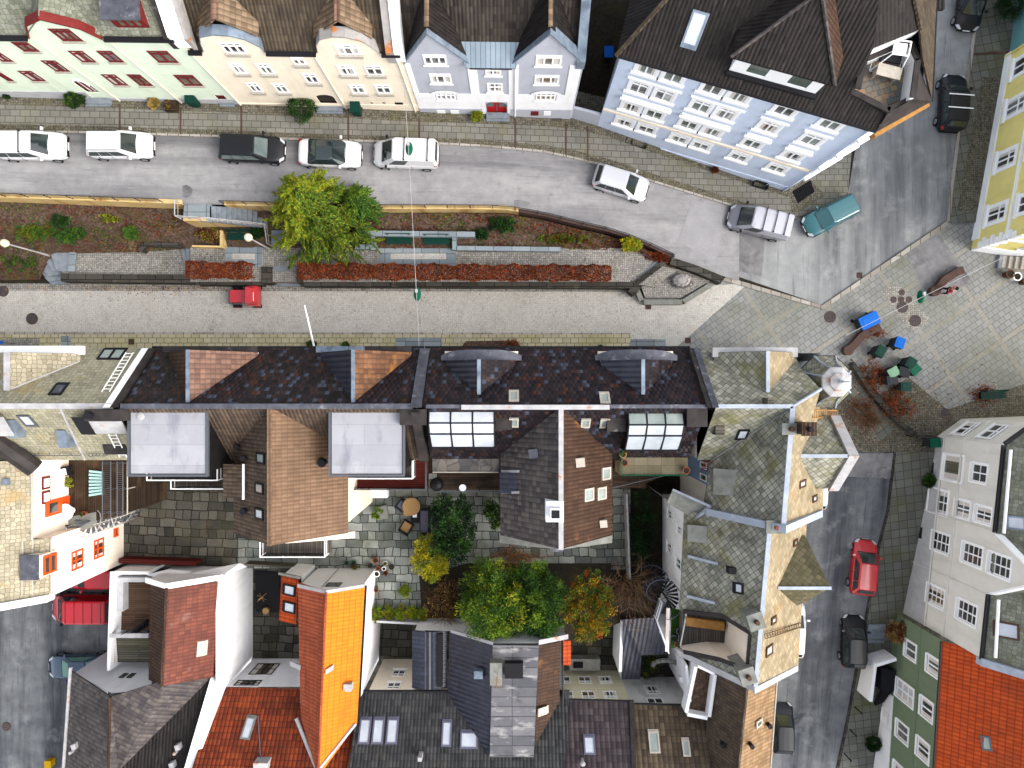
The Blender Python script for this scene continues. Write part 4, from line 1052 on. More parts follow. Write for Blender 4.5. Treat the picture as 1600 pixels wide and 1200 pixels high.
b=MB();RF.bar(b,ddr[0],ddr[1],ddr[2]-.6,ddr[2]+.02,-.1,.1);b.obj('door_step',M['sill'],tC)
for q in(((920,686),(965,712)),((1000,686),(1040,712)),((330,680),(385,700)),((415,680),(470,700))):
 r=RF.rect(*T3(*q));b=MB();RF.bar(b,r[0],r[1],r[2],r[3],.05,.12);b.obj('cellar_window',M['maroon']if q[0][0]==920 else M['white'],tC)
u,z=RF.hit(*T3((818,700))[0]);b=MB();b.tube([RF.pt(u,z-1,.1),RF.pt(u,zC,.1)],.05,6);b.obj('downpipe',M['w_white'],tC)
SE_=RF.pt(UC1,0)
b=MB();b.ob(RF.pt(UC1-.02,1),RU*.12,RN*11,UP*(zC-.6));b.obj('side_wall',M['w_lilac'],tC)
b=MB();p=RF.pt(UC1-.35,zC+.6,.1);b.ob(p-UP*.9,RU*.5,(RN+UP*1.25)*5.4,UP*.9);b.obj('zinc_capping',M['zinc'],tC)
# ---------------------------------------------------------------- pale blue corner house
DA,DB=V((5.84,17.62,0)),V((19.17,13.6,0))
FD=FA(DA,DB,(-.2,-1));DI=-FD.n
DC=V((21.75,15.15,0));DE=V((22.3,27.5,0));DG=V((8.6,27.2,0))
ZD=12.4
kwD=dict(nx=2,tr=.24,fm=M['white'],gm=M['glass_green'],sur=M['white'],fw=.09)
dq=[((385,385),(490,455)),((545,437),(650,503)),((788,515),(897,580)),((950,567),(1060,630)),((1232,652),(1350,718)),((1532,742),(1630,795)),((340,500),(440,580)),((495,552),(598,630)),((722,625),(828,700)),((870,670),(985,745)),((1140,760),(1260,830)),((1400,840),(1530,910)),((302,628),(395,690)),((445,675),(540,740)),((655,745),(755,803)),((800,790),(900,850)),((1050,868),(1155,925)),((1295,945),(1410,1000)),((265,735),(352,785)),((400,778),(490,830)),((605,840),(695,893)),((735,885),(835,935)),((955,950),(1085,1010)),((1200,1030),(1310,1075))]
rects=[FD.rect(*T4(*q))for q in dq]
for k in range(4):
 row=rects[k*6:k*6+6];zm_=sum(r[2]+r[3]for r in row)/12;zb_,zt_=zm_-(.66,.7,.7,.6)[k],zm_+(.66,.7,.7,.6)[k]
 for i,r in enumerate(row):
  c=sum(rects[j*6+i][0]+rects[j*6+i][1]for j in range(4))/8;wd=.53
  rects[k*6+i]=(c-wd,c+wd,zb_,zt_)
for i,r in enumerate(rects[:6]):rects[i]=(r[0],r[1],r[2],min(r[3],ZD-.3))
tD=thing('corner_house','tall pale blue house with dark hipped roof and sunken roof terrace','house',(13,20,0))
b=MB();FD.wall(b,[(0,-.5),(FD.L,-.5),(FD.L,ZD),(0,ZD)],[rp(r)for r in rects],.06)
for p,q in((DB,DC),(DC,DE),(DE,DG),(DG,DA)):
 b.poly([p-UP*.5,q-UP*.5,q+UP*ZD,p+UP*ZD])
b.obj('wall',M['w_blue'],tD)
for i,r in enumerate(rects):window(tD,FD,r,**dict(kwD,gm=M['glass_red']if i in(18,19)else(M['glass']if i%5==2 else M['glass_green'])))
zs=(rects[18][3]+rects[12][2])/2-.12
b=MB();FD.bar(b,0,FD.L,zs-.12,zs+.12,.002,.1);b.obj('string_course',M['w_cream'],tD)
for i0,i1 in((0,1),(2,3),(4,4),(5,5)):
 z_=rects[12][3]+.2;b=MB();u0,u1=rects[12+i0][0]-.32,rects[12+i1][1]+.32
 FD.bar(b,u0,u1,z_,z_+.2,.002,.2);FD.bar(b,u0+.08,u1-.08,z_+.2,z_+.42,.002,.12);b.obj('window_cornice',M['white'],tD)
 z_=rects[6][3]+.2;b=MB();FD.bar(b,u0,u1,z_,z_+.16,.002,.1);b.obj('window_cornice',M['white'],tD)
b=MB();FD.bar(b,0,FD.L,-.5,1.0,.002,.06);b.obj('plinth',M['w_blue'],tD)
for x,y in((278,840),(400,882),(598,940),(722,985),(1165,1130)):
 u,z=FD.hit(*T4((x,y))[0]);b=MB();FD.bar(b,u-.42,u+.42,.15,.7,.062,.075);b.obj('cellar_window',M['glass_car'],tD)
 b=MB();zz=.2 if x>500 else .9
 for k in range(4):FD.bar(b,u-.5,u+.5,zz+.02+k*.12,zz+.05+k*.12,.42,.45)
 for k in(-.5,.5):FD.bar(b,u+k-.02,u+k+.02,zz-.2,zz+.45,.1,.45)
 b.obj('cellar_railing',M['black_metal'],tD)
FE=FA(DB,DC,(1,-1))
b=MB()
for z_ in(2.9,5.2,7.6,10.2):FE.bar(b,.1,FE.L-.05,z_,z_+.22,.002,.26)
for z_ in(3.4,6.2,8.8):
 for u in(.5,1.7):FE.bar(b,u,u+.8,z_,z_+1.5,.002,.08)
b.obj('bay_trim',M['white'],tD)
u=FD.L-.1;b=MB();b.tube([FD.pt(u,0,.1),FD.pt(u,ZD,.1)],.06,6);b.obj('downpipe',M['w_blue'],tD)
ov=.45;ZR=ZD+.1
def off(p,d):return V((p.x+d[0],p.y+d[1],ZR))
rA=off(DA,(-.35,-.3));rB=off(DB,(.05,-.3));rC=off(DC,(.45,-.2));rE=off(DE,(.5,.5));rG=off(DG,(-.5,.5))
pS=PL(rA,rB,V(((rA+rB)/2+DI*3)[:2]+(ZR+3*1.02,)))
d_e=(rE-rC).normalized();n_e=V((-d_e.y,d_e.x,0));pE=PL(rC,rE,(rC+rE)/2+n_e*3+UP*3.4)
d_w=(rA-rG).normalized();n_w=V((-d_w.y,d_w.x,0));pW=PL(rG,rA,(rG+rA)/2+n_w*3+UP*4.2)
d_n=(rG-rE).normalized();n_n=V((-d_n.y,d_n.x,0));pN=PL(rE,rG,(rE+rG)/2+n_n*3+UP*3.2)
def meet(a,b_,c):
 import mathutils
 m3=mathutils.Matrix((a.n,b_.n,c.n));return m3.inverted()@V((a.n.dot(a.p),b_.n.dot(b_.p),c.n.dot(c.p)))
rid0,rid1=meet(pS,pW,pN),meet(pS,pE,pN)
tz=ZR+.5
tq=[pS.px(*p)for p in T5((515,580),(660,300),(885,240),(940,370),(915,610),(790,690))]
tpoly=[V((W(px_,py_,tz+1.1)[0],W(px_,py_,tz+1.1)[1],tz))for px_,py_ in T5((520,580),(655,310),(888,238),(948,372),(915,612),(790,675))]
for k_ in(0,1):tpoly[k_]=V((tq[k_].x,tq[k_].y,tz))
rb_=MB()
hinge=[rA,rB,pS.isect(V((tpoly[5].x,tpoly[5].y,0)),UP),pS.isect(V((tpoly[0].x,tpoly[0].y,0)),UP),pS.isect(V((tpoly[1].x,tpoly[1].y,0)),UP)]
hip_e=meet(pS,pE,PL(V((0,0,tz+3.4)),V((1,0,tz+3.4)),V((0,1,tz+3.4))))
rb_.slab([rA,rB,hinge[2],hinge[3],hinge[4],rid1,rid0]if False else[rA,rB,hinge[2],hinge[3]],.15,0)
rb_.slab([rA,hinge[3],hinge[4],rid1,rid0],.15,0)
ptop=pE.isect(V((tpoly[2].x,tpoly[2].y,0)),UP)
rb_.slab([hinge[4],ptop,rid1],.15,0)
rb_.slab([rG,rA,rid0],.15,0);rb_.slab([rE,rG,rid0,rid1],.15,0)
eC1=pE.isect(V((tpoly[3].x,tpoly[3].y,0)),UP)
rb_.slab([rC,rE,rid1,ptop,eC1],.15,1)
rb_.obj('roof',[M['tile_black'],M['tile_brown']],tD)
b=MB();b.slab(tpoly,.2);tt=b.obj('roof_terrace',M['terrace_multi'],tD)
b=MB()
for i in(1,2,3):
 p,q=tpoly[i],tpoly[(i+1)%6];n_=V(((q-p).y,-(q-p).x,0)).normalized()*.16
 b.ob(p+UP*.003,q-p,n_,UP*(1.05 if i<3 else 1.1))
b.poly([tpoly[1],tpoly[2],ptop,hinge[4]]);b.obj('terrace_wall',M['w_white'],tt)
b=MB()
for i in(1,2,3,4,5,0):
 p,q=tpoly[i]+UP*(1.08 if i<4 else .5),tpoly[(i+1)%6]+UP*(1.08 if i<4 else .5);n_=V(((q-p).y,-(q-p).x,0)).normalized()
 b.ob(p-n_*.05,q-p,n_*.3,UP*.1)
b.obj('terrace_coping',M['coping_dark'],tt)
b=MB()
for i in(4,5,0):
 p,q=tpoly[i],tpoly[(i+1)%6];n_=V(((q-p).y,-(q-p).x,0)).normalized()*.2
 b.ob(p+UP*.003,q-p,n_,UP*.5)
b.obj('terrace_kerb',M['tile_black'],tt)
b=MB();q0,q1=rB+UP*.0,rC
b.slab([rB,rC,V((tpoly[3].x,tpoly[3].y,tz+.9)),V((tpoly[4].x,tpoly[4].y,tz+.9)),V((tpoly[5].x,tpoly[5].y,tz+.5))],.12);b.obj('corner_roof',M['coping_dark'],tD)
b=MB();b.ob(DB+V((0,-.3,ZD-.55)),(DC-DB)+V((.3,.1,0)),V((.05,-.09,0))*2.2,UP*.55);b.obj('corner_fascia',M['wood_orange'],tD)
b=MB();b.tube([rA,rB],.07,6);b.tube([rC,rE],.06,6);b.obj('gutter',M['black_metal'],tD)
b=MB()
for p,q in((rA,rid0),(rid0,rid1),(rid1,ptop)):b.cyl(p+UP*.06,q+UP*.06,.13,.13,6)
b.obj('hip_tiles',M['tile_brown'],tD)
q0,q1=pS.px(*T4((955,440))[0]),pS.px(*T4((1495,585))[0])
FDm=FA(q0,q1,(-.2,-1));zb_=min(q0.z,q1.z);zt_=zb_+1.5
r1_=FDm.rect(*T4((1060,408),(1170,455)));r2_=FDm.rect(*T4((1330,485),(1445,535)))
r1_=(FDm.L*.17,FDm.L*.39,zb_+.3,zb_+1.25);r2_=(FDm.L*.64,FDm.L*.87,zb_+.3,zb_+1.25)
b=MB();FDm.wall(b,[(0,zb_-.3),(FDm.L,zb_-.3),(FDm.L,zt_),(0,zt_)],[rp(r1_),rp(r2_)],.06)
for u in(0,FDm.L):b.poly([FDm.pt(u,zb_-.3),FDm.pt(u,zt_),FDm.pt(u,zt_,-1.4),FDm.pt(u,zb_-.3,-.2)])
dm=b.obj('dormer',M['white'],tD)
for r in(r1_,r2_):
 b=MB();FDm.bar(b,r[0],r[1],r[2],r[3],-.05,-.03);g=b.obj('dormer_window',M['glass_green'],dm)
b=MB();FDm.bar(b,-.1,FDm.L+.1,zb_-.1,zb_+.06,.002,.25);b.obj('dormer_sill',M['p_charcoal'],dm)
ev0,ev1=FDm.pt(-.35,zt_,.1),FDm.pt(FDm.L+.4,zt_,.1)
apx=FDm.pt(FDm.L*.52,zt_+2.6,-2.6)
bk0,bk1=FDm.pt(-.35,zt_,-.2),FDm.pt(FDm.L+.4,zt_,-.2)
b=MB();b.slab([ev0,ev1,apx],.12)
rr=pS.isect(apx,DI)
for e in(ev0,ev1):
 b.slab([apx,e,pS.isect(e,DI),rr],.12,1 if e is ev1 else 0)
b.obj('dormer_roof',[M['tile_black'],M['tile_umber']],dm)
b=MB()
for p,q in((ev0,apx),(ev1,apx),(apx,rr)):b.cyl(p+UP*.05,q+UP*.05,.1,.1,6)
b.obj('dormer_hip_tiles',M['tile_grey'],dm)
skylight(tD,pS,1086,45,.85,1.7,M['zinc'],M['glass_sky'])
tN=thing('bay_roof','dark ribbed roof corner of the house behind the pale blue one','house',(24,21.5,0))
p=[W(x,y,12.5)for x,y in T5((930,55),(1105,55),(1105,-200),(930,-200))]
b=MB();b.slab(p,.25);b.obj('roof',M['tile_black'],tN)
b=MB();q=[V((v.x*.985+.2,v.y-.0,12.2))for v in p];b.slab([q[0]+V((.3,.35,0)),q[1]+V((-.9,.35,0)),q[2]+V((-.9,0,0)),q[3]+V((.3,0,0))],12.2);b.obj('wall',M['w_white'],tN)
b=MB();g0,g1=RF.pt(UC1+.1,0),DA
z_=zup(915);d=g1-g0;n_=V((-d.y,d.x,0)).normalized()
b.ob(g0+UP*(z_-.4),d,n_*.18,UP*2.3);o=b.obj('alley_gate',M['w_lilac']);tag(o,'pale lilac gate wall closing the alley beside the blue house','gate')
# ---------------------------------------------------------------- the row between the cobbled street and the courtyards
YE,YR,YS,ZE_,ZR_=2.15,-1.2,-4.5,8.0,12.0
mN=PL((0,YE,ZE_),(1,YE,ZE_),(0,YR,ZR_))
mS=PL((0,YR,ZR_),(1,YR,ZR_),(0,YS,ZE_))
NB,SB=V((0,-1,0)),V((0,1,0))
def main_roof(b,x0,x1,mn=0,ms=1,t=.14):
 b.slab([V((x0,YE,ZE_)),V((x1,YE,ZE_)),V((x1,YR,ZR_)),V((x0,YR,ZR_))],t,mn)
 b.slab([V((x0,YR,ZR_)),V((x1,YR,ZR_)),V((x1,YS,ZE_)),V((x0,YS,ZE_))],t,ms)
def body(b,x0,x1,y0=YS+.3,y1=YE-.3,z0=-.2,z1=ZE_-.05,gable=True):
 p=[V((x0,y0,0)),V((x1,y0,0)),V((x1,y1,0)),V((x0,y1,0))]
 for i in range(4):
  a,c=p[i],p[(i+1)%4]
  b.poly([a+UP*z0,c+UP*z0,c+UP*z1,a+UP*z1])
 if gable:
  for x in(x0,x1):b.poly([V((x,y0,z1)),V((x,y1,z1)),V((x,YR,ZR_-.2))])
def ndormer(t,xr,hw,ze,yf,zr,mats,coping,fname='dormer',cop_w=None,cz=.25,cd=.3):
 """gabled dormer on the north slope; mats = (left slope, right slope)"""
 r0=V((xr,yf,zr))
 b=MB();r1=mN.isect(r0,NB)
 for s,mi in((-1,0),(1,1)):
  e=V((xr+s*hw,yf,ze));b.slab([r0,e,mN.isect(e,NB),r1],.12,mi)
 d=b.obj('dormer_roof',list(mats),t)
 b=MB();b.ob(V((xr-.1,yf,zr+.02)),V((.2,0,0)),r1-r0,UP*.07);b.obj('ridge_capping',M['zinc'],d)
 b=MB();b.slab([V((xr-hw,yf-.04,ze)),V((xr+hw,yf-.04,ze)),V((xr,yf-.04,zr-.1))]if False else[V((xr-hw,yf,ze-.1)),V((xr+hw,yf,ze-.1)),V((xr+hw,yf-.1,ze-.1)),V((xr-hw,yf-.1,ze-.1))],1.2)
 b.poly([V((xr-hw,yf-.01,ze-.1)),V((xr+hw,yf-.01,ze-.1)),V((xr,yf-.01,zr-.12))]);b.obj('dormer_front',M['w_white'],d)
 return d
tH=thing('corner_house','house with pale scale slate roof, white ridge and roof ladder','house',(-30,-1,0))
XH0,XH1=-46.0,-21.35
b=MB();body(b,XH0,XH1,gable=False);b.obj('wall',M['w_warm'],tH)
b=MB();main_roof(b,XH0,XH1-.1);b.obj('roof',[M['scale_pale'],M['scale_pale']],tH)
r0=V((W(12,0,11)[0],1.75,11.0));b=MB();r1=mN.isect(r0,NB)
for s,mi in((-1,0),(1,0)):
 e=V((r0.x+s*2.75,1.75,9.0));b.slab([r0,e,mN.isect(e,NB),r1],.12,mi)
d=b.obj('gable_roof',[M['scale_warm']],tH)
b=MB();b.ob(r0+V((-.16,0,.02)),V((.32,0,0)),r1-r0,UP*.08)
for s in(-1,1):
 e=V((r0.x+s*2.75,1.75,9.0));q=mN.isect(e,NB);b.cyl(q,r1,.05,.05,5)
b.obj('ridge_capping',M['ridge_white'],d)
b=MB();b.poly([V((r0.x-2.75,1.76,7)),V((r0.x+2.75,1.76,7)),V((r0.x+2.75,1.76,9)),V((r0.x,1.76,10.95)),V((r0.x-2.75,1.76,9))])
b.ob(V((-29.8,1.7,8.75)),V((5.0,0,0)),V((0,.5,0)),UP*.3);b.obj('gable_front',M['w_white'],d)
b=MB();b.ob(V((XH0,YR-.13,ZR_+.02)),V((XH1-XH0,0,0)),V((0,.3,0)),UP*.12);b.obj('ridge_capping',M['ridge_white'],tH)
b=MB();sl=V((0,YR-YE,ZR_-ZE_))
b.ob(V((XH1-.38,YE-.05,ZE_-.6)),V((.36,0,0)),sl,UP*.95);b.obj('fire_wall',M['w_white'],tH)
b=MB();b.ob(V((XH1-.02,YE-.05,ZE_-.6)),V((.34,0,0)),sl,UP*.9);b.obj('lead_flashing',M['coping_dark'],tH)
for px,py,w_,h_ in((167,554,.75,1.0),(184,554,.75,1.0),(92,609,.7,.95)):
 skylight(tH,mN,px,py,w_,h_,M['p_charcoal'],M['glass_skyd']if py<560 else M['lead'])
skylight(tH,mS,43,656,.7,.95,M['grey_metal'],M['glass_sky'])
b=MB();p0,p1=mN.px(209,553)+mN.n*.1,mN.px(172,614)+mN.n*.1;s_=mN.u*.42
for k in(0,1):b.cyl(p0+s_*k,p1+s_*k,.035,.035,5)
for k in range(11):q=p0.lerp(p1,(k+.3)/11);b.cyl(q,q+s_,.025,.025,5)
b.obj('roof_ladder',M['white_wood'],tH)
b=MB();p0,p1=mS.px(182,676)+mS.n*.1,mS.px(199,712)+mS.n*.1
for k in(0,1):b.cyl(p0+s_*k,p1+s_*k,.035,.035,5)
for k in range(7):q=p0.lerp(p1,(k+.3)/7);b.cyl(q,q+s_,.025,.025,5)
b.obj('roof_ladder',M['white_wood'],tH)
b=MB();p0,p1=mS.px(94,636),mS.px(133,718);b.cyl(p0+UP*.05,p1+UP*.05,.06,.06,5);b.obj('verge',M['ridge_white'],tH)
b=MB()
for a,c in(((45,707),(128,707)),((140,708),(168,708))):
 p,q=mS.px(*a),mS.px(*c)
 b.cyl(p+mS.n*.2,q+mS.n*.2,.025,.025,5)
 for k in range(6):g=p.lerp(q,k/5);b.cyl(g,g+mS.n*.22,.02,.02,4)
b.obj('snow_guard',M['grey_metal'],tH)
for px,py in((25,664),(103,680)):
 q=mS.px(px,py);b=MB();b.ob(q-V((.25,.7,.5)),V((.5,0,0)),V((0,1.0,.25)),UP*.75);b.obj('lead_dormer',M['zinc'],tH)
q=mS.px(183,703);b=MB();b.ob(q+V((-.6,-.25,.1)),V((1.3,0,0)),V((0,.9,.35)),UP*.12);dq_=b.obj('dormer_roof',M['coping_dark'],tH)
b=MB();b.ob(q+V((-.5,-.2,-.8)),V((1.1,0,0)),V((0,.7,0)),UP*.88);b.obj('dormer_front',M['w_white'],dq_)
q=mS.px(168,645);b=MB();b.box(q.x+.3,q.y-.1,q.z-.5,1.9,.62,1.5);dq_=b.obj('chimney',M['coping_dark'],tH)
b=MB();b.cyl(q+V((-.3,-.1,1)),q+V((-.3,-.1,1.4)),.2,.17,12);b.obj('chimney_pot',M['p_charcoal'],dq_)
q=mS.px(155,663);b=MB();b.slab([q+V((-.1,-.5,.2)),q+V((1.7,-.5,.2)),q+V((1.7,.5,1.2)),q+V((-.1,.5,1.2))],.1);b.obj('metal_hood',M['ridge_white'],tH)
q2=q+V((-.55,0,0));b=MB();b.slab([q2+V((-.25,-.55,.3)),q2+V((.5,-.55,.3)),q2+V((.5,.45,1.25)),q2+V((-.25,.45,1.25))],.1);b.obj('metal_cowl',M['p_charcoal'],tH)
q=mS.px(5,664);b=MB();b.slab([q+V((-1.2,-.6,.3)),q+V((.8,-.6,.3)),q+V((.8,.5,1.2)),q+V((-1.2,.5,1.2))],.1);b.obj('dormer_roof',M['ridge_white'],tH)
XI0,XI1=-21.3,-5.2
tI=thing('terraced_house','dark tiled house with two white flat roofed attic boxes and tan wing','house',(-13,-2,0))
b=MB();body(b,XI0,XI1);b.obj('wall',M['w_warm'],tI)
b=MB();main_roof(b,XI0+.36,XI1-.1,0,1);b.obj('roof',[M['tile_mottle'],M['tile_tan_dark']],tI)
d1=ndormer(tI,-17.45,2.6,8.6,1.85,11.75,(M['tile_umber'],M['tile_pink']),None)  # both dormers: paler tiles on the right slope, eastern light put into colour
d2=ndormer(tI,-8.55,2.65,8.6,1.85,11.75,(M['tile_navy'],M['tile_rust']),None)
for x0,x1,m_ in((-20.3,-14.8,M['coping_dark']),(-11.4,-8.55,M['zinc']),(-8.54,-5.85,M['coping_dark'])):
 b=MB();n_=max(1,round((x1-x0)/1.05))
 for k in range(n_):
  a=x0+(x1-x0)*k/n_;b.ob(V((a+.01,1.84,8.62+.05*math.sin(k*2.))),V(((x1-x0)/n_-.02,0,0)),V((0,.36,0)),UP*.16)
 b.obj('front_coping',m_,tI)
b=MB()
for xr,hw in((-17.45,2.6),(-8.55,2.65)):pass
b.cyl(V((XI0,YE+.03,ZE_-.05)),V((XI1,YE+.03,ZE_-.05)),.07,.07,6);b.obj('gutter',M['black_metal'],tI)
b=MB();b.ob(V((XI0+.4,YR-.13,ZR_+.02)),V((XI1-XI0-.5,0,0)),V((0,.28,0)),UP*.12);b.obj('ridge_capping',M['lead'],tI)
b=MB();b.ob(V((XI1-.2,YE-.05,ZE_-.5)),V((.55,0,0)),sl,UP*.85);b.obj('fire_wall',M['lead'],tI)
b=MB();b.ob(V((XI1-.2,YR-.3,ZR_-.5)),V((.5,0,0)),V((0,YS-YR+.3,ZE_-ZR_+.3)),UP*.85);b.obj('fire_wall',M['coping_dark'],tI)
ZB=11.55
for x0,x1 in((-20.74,-16.5),(-9.86,-5.85)):
 b=MB();y0,y1=-4.95,-1.42
 b.poly([V((x0+.12,y0+.15,7.6)),V((x1-.12,y0+.15,7.6)),V((x1-.12,y0+.15,ZB-.2)),V((x0+.12,y0+.15,ZB-.2))])
 for x in(x0+.12,x1-.12):b.poly([V((x,y0+.15,7.6)),V((x,y1,7.6)),V((x,y1,ZB-.2)),V((x,y0+.15,ZB-.2))])
 a=b.obj('attic_room',M['w_dark'],tI)
 b=MB();b.slab([V((x0+.1,y0+.1,ZB+.02)),V((x1-.1,y0+.1,ZB+.02)),V((x1-.1,y1,ZB+.02)),V((x0+.1,y1,ZB+.02))],.2);fl=b.obj('flat_roof',M['felt'],a)
 b=MB()
 for p,q in(((x0,y0),(x1,y0)),((x1,y0),(x1,y1)),((x0,y0),(x0,y1)),((x0,y1),(x1,y1))):
  L_=(abs(q[0]-p[0])+.12,abs(q[1]-p[1])+.12)
  b.box((p[0]+q[0])/2,(p[1]+q[1])/2,ZB-.12+(.004 if p[0]==q[0]else 0),L_[0],L_[1],.2)
 b.obj('roof_edge',M['grey_metal'],a)
b=MB();b.lathe((-20.1,-1.75,ZB),[(.22,0),(.22,.06),(.1,.09)],14);b.obj('roof_drain',M['ridge_white'],tI)
XW0,XWR,XW1,YW,ZW=-16.15,-12.95,-9.52,-8.65,8.85
b=MB();body(b,XW0+.3,XW1-.3,YW+.35,YS,-.2,ZW-.05,False)
b.poly([V((XW0+.3,YW+.35,ZW-.05)),V((XW1-.3,YW+.35,ZW-.05)),V((XWR,YW+.35,ZR_-.25))])
b.obj('wing_wall',M['w_cream'],tI)
pW_=PL((XWR,0,ZR_),(XWR,-5,ZR_),(XW0,0,ZW));pE_=PL((XWR,0,ZR_),(XWR,-5,ZR_),(XW1,0,ZW))
def wing_roof(xr,xw,xe,yw,zr,ze,mw,me):
 b=MB();r0,r1=V((xr,yw,zr)),V((xr,YR-.02,zr))
 for x,mi in((xw,0),(xe,1)):
  e=V((x,yw,ze));b.slab([r0,e,mS.isect(e,SB),r1],.13,mi)
 return b.obj('wing_roof',[mw,me],None if False else CUR)
CUR=tI
wr_=wing_roof(XWR,XW0,XW1,YW,ZR_,ZW,M['tile_tan_dark'],M['tile_tan'])  # west slope darker, east slope paler: side light put into the tile colours
b=MB();b.ob(V((XWR-.12,YW,ZR_+.03)),V((.24,0,0)),V((0,YR-YW,0)),UP*.1);b.obj('ridge_tiles',M['tile_tan'],wr_)
for px,py in((408,716),(406,763),(406,803)):skylight(tI,pW_,px,py,.62,.95,M['p_charcoal'],M['glass_skyd']if py<800 else M['glass_sky'])
q=pW_.px(373,750);b=MB();b.slab([q+V((-.75,-.95,.35)),q+V((.55,-.95,.75)),q+V((.55,.95,.75)),q+V((-.75,.95,.35))],.12);sdm=b.obj('dormer_roof',M['tile_tan_dark'],tI)
b=MB();b.ob(q+V((-.65,-.85,-.6)),V((1.0,0,0)),V((0,1.7,0)),UP*.95);b.obj('dormer_front',M['w_white'],sdm)
b=MB();b.ob(q+V((.5,-1.0,.7)),V((.12,0,0)),V((0,2.0,0)),UP*.1);b.obj('dormer_edge',M['white'],sdm)
for px,py,s_ in((506,722,.42),(384,797,.34),(373,697,.3),(384,715,.3)):
 pl_=pE_ if px>422 else pW_;q=pl_.px(px,py);b=MB();b.cyl(q-UP*.2,q+UP*.45,s_*.45,s_*.4,10);b.cyl(q+UP*.4,q+UP*.52,s_*.62,s_*.5,10);b.obj('roof_vent',M['p_charcoal'],tI)
b=MB();b.slab([V((XWR+.05,YW-.05,9.6)),V((XW1+.25,YW-.05,8.2)),V((XW1+.25,YW-.42,8.2)),V((XWR+.05,YW-.42,9.6))],.12);b.obj('verge_soffit',M['w_cream'],tI)
b=MB();b.slab([V((XW0-.1,YW-.05,8.3)),V((XWR-.02,YW-.05,9.6)),V((XWR-.02,YW-.4,9.6)),V((XW0-.1,YW-.4,8.3))],.12);b.obj('verge_soffit',M['coping_dark'],tI)
b=MB();b.box(-13.6,-9.85,4.9,4.3,1.7,.15);bl=b.obj('balcony',M['deck_grey'],tI)
b=MB();rails(b,[V((-15.6,-9.0,5.05)),V((-15.6,-10.72,5.05)),V((-11.6,-10.72,5.05)),V((-11.6,-9.0,5.05))],1.0,.035,1.3,1);b.obj('railing',M['white'],bl)
b=MB();b.ob(V((-15.5,-10.68,5.1)),V((3.8,0,0)),V((0,.02,0)),UP*.85);b.obj('railing_screen',M['glass_car'],bl)
def balcony(x0,x1,y1,z,y0=YS,deck='deck_grey',screen=True,post=1.2,rm='white'):
 b=MB();b.ob(V((x0,y1,z-.15)),V((x1-x0,0,0)),V((0,y0-y1,0)),UP*.15);a=b.obj('balcony',M[deck],tI)
 b=MB();rails(b,[V((x0+.05,y0,z)),V((x0+.05,y1+.05,z)),V((x1-.05,y1+.05,z)),V((x1-.05,y0,z))],1.0,.04,post,1);b.obj('railing',M[rm],a)
 if screen:
  b=MB();b.ob(V((x0+.1,y1+.08,z+.05)),V((x1-x0-.2,0,0)),V((0,.02,0)),UP*.85);b.obj('railing_screen',M['glass_car'],a)
balcony(-21.3,-17.1,-5.65,7.7);balcony(-21.2,-16.4,-6.55,5.0)
balcony(-10.0,-5.75,-5.55,7.7);balcony(-10.2,-5.3,-6.6,5.0,deck='deck_red',rm='grey_metal')
b=MB();b.ob(V((XW1-.28,-7.9,-.1)),V((1.15,0,0)),V((0,1.6,0)),UP*.9);b.obj('step_block',M['w_white'],tI)
XJ0,XJ1=-5.15,10.55
tJ=thing('terraced_house','dark tiled house with two glass roofed attics and brown gabled wing','house',(3,-2,0))
b=MB();body(b,XJ0,XJ1);b.obj('wall',M['w_cream'],tJ)
b=MB();main_roof(b,XJ0+.35,XJ1-.1,0,0);b.obj('roof',[M['tile_mottle']],tJ)
for xr,hw in((-1.8,2.0),(7.15,2.05)):
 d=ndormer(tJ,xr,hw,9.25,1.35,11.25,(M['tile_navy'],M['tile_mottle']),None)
 b=MB();n_=10;x0,x1=xr-hw-.3,xr+hw+.35
 for k in range(n_):
  f0,f1=k/n_,(k+1)/n_;y=lambda f:1.35+.62*(1-(2*f-1)**4*.5);z=lambda f:9.0+.45*math.sin(PI*f)
  p=[V((x0+(x1-x0)*f0,1.36,z(f0))),V((x0+(x1-x0)*f1,1.36,z(f1))),V((x0+(x1-x0)*f1,y(f1),z(f1)-.02)),V((x0+(x1-x0)*f0,y(f0),z(f0)-.02))]
  b.slab(p,.2)
 b.obj('curved_coping',M['lead'],d)
 b=MB();b.ob(V((x0+.2,1.4,6.5)),V((x1-x0-.4,0,0)),V((0,.5,0)),UP*2.3);b.obj('bay_wall',M['w_cream'],d)
b=MB();b.cyl(V((XJ0,YE+.03,ZE_-.05)),V((XJ1,YE+.03,ZE_-.05)),.07,.07,6);b.obj('gutter',M['black_metal'],tJ)
b=MB();b.ob(V((-4.6,YR-.1,ZR_+.02)),V((15,0,0)),V((0,.2,0)),UP*.08);b.obj('ridge_capping',M['lead'],tJ)
b=MB();b.ob(V((-2.7,YR-.17,ZR_+.11)),V((7.9,0,0)),V((0,.26,0)),UP*.08);b.obj('ridge_tiles',M['ridge_white'],tJ)
b=MB();b.ob(V((XJ1-.2,YE-.05,ZE_-.6)),V((.25,0,0)),sl,UP*1.05);b.obj('lead_flashing',M['coping_dark'],tJ)
b=MB();b.ob(V((XJ1+.06,YE-.05,ZE_-.6)),V((.34,0,0)),sl,UP*1.1);b.obj('fire_wall',M['lead'],tJ)
for px,py in((803,620),(945,623)):skylight(tJ,mN,px,py,.55,.85,M['sill'],M['glass_skyd'])
for px,py in((803,659),(915,660),(945,660)):skylight(tJ,mS,px,py,.52,.75,M['sill'],M['glass_skyd'])
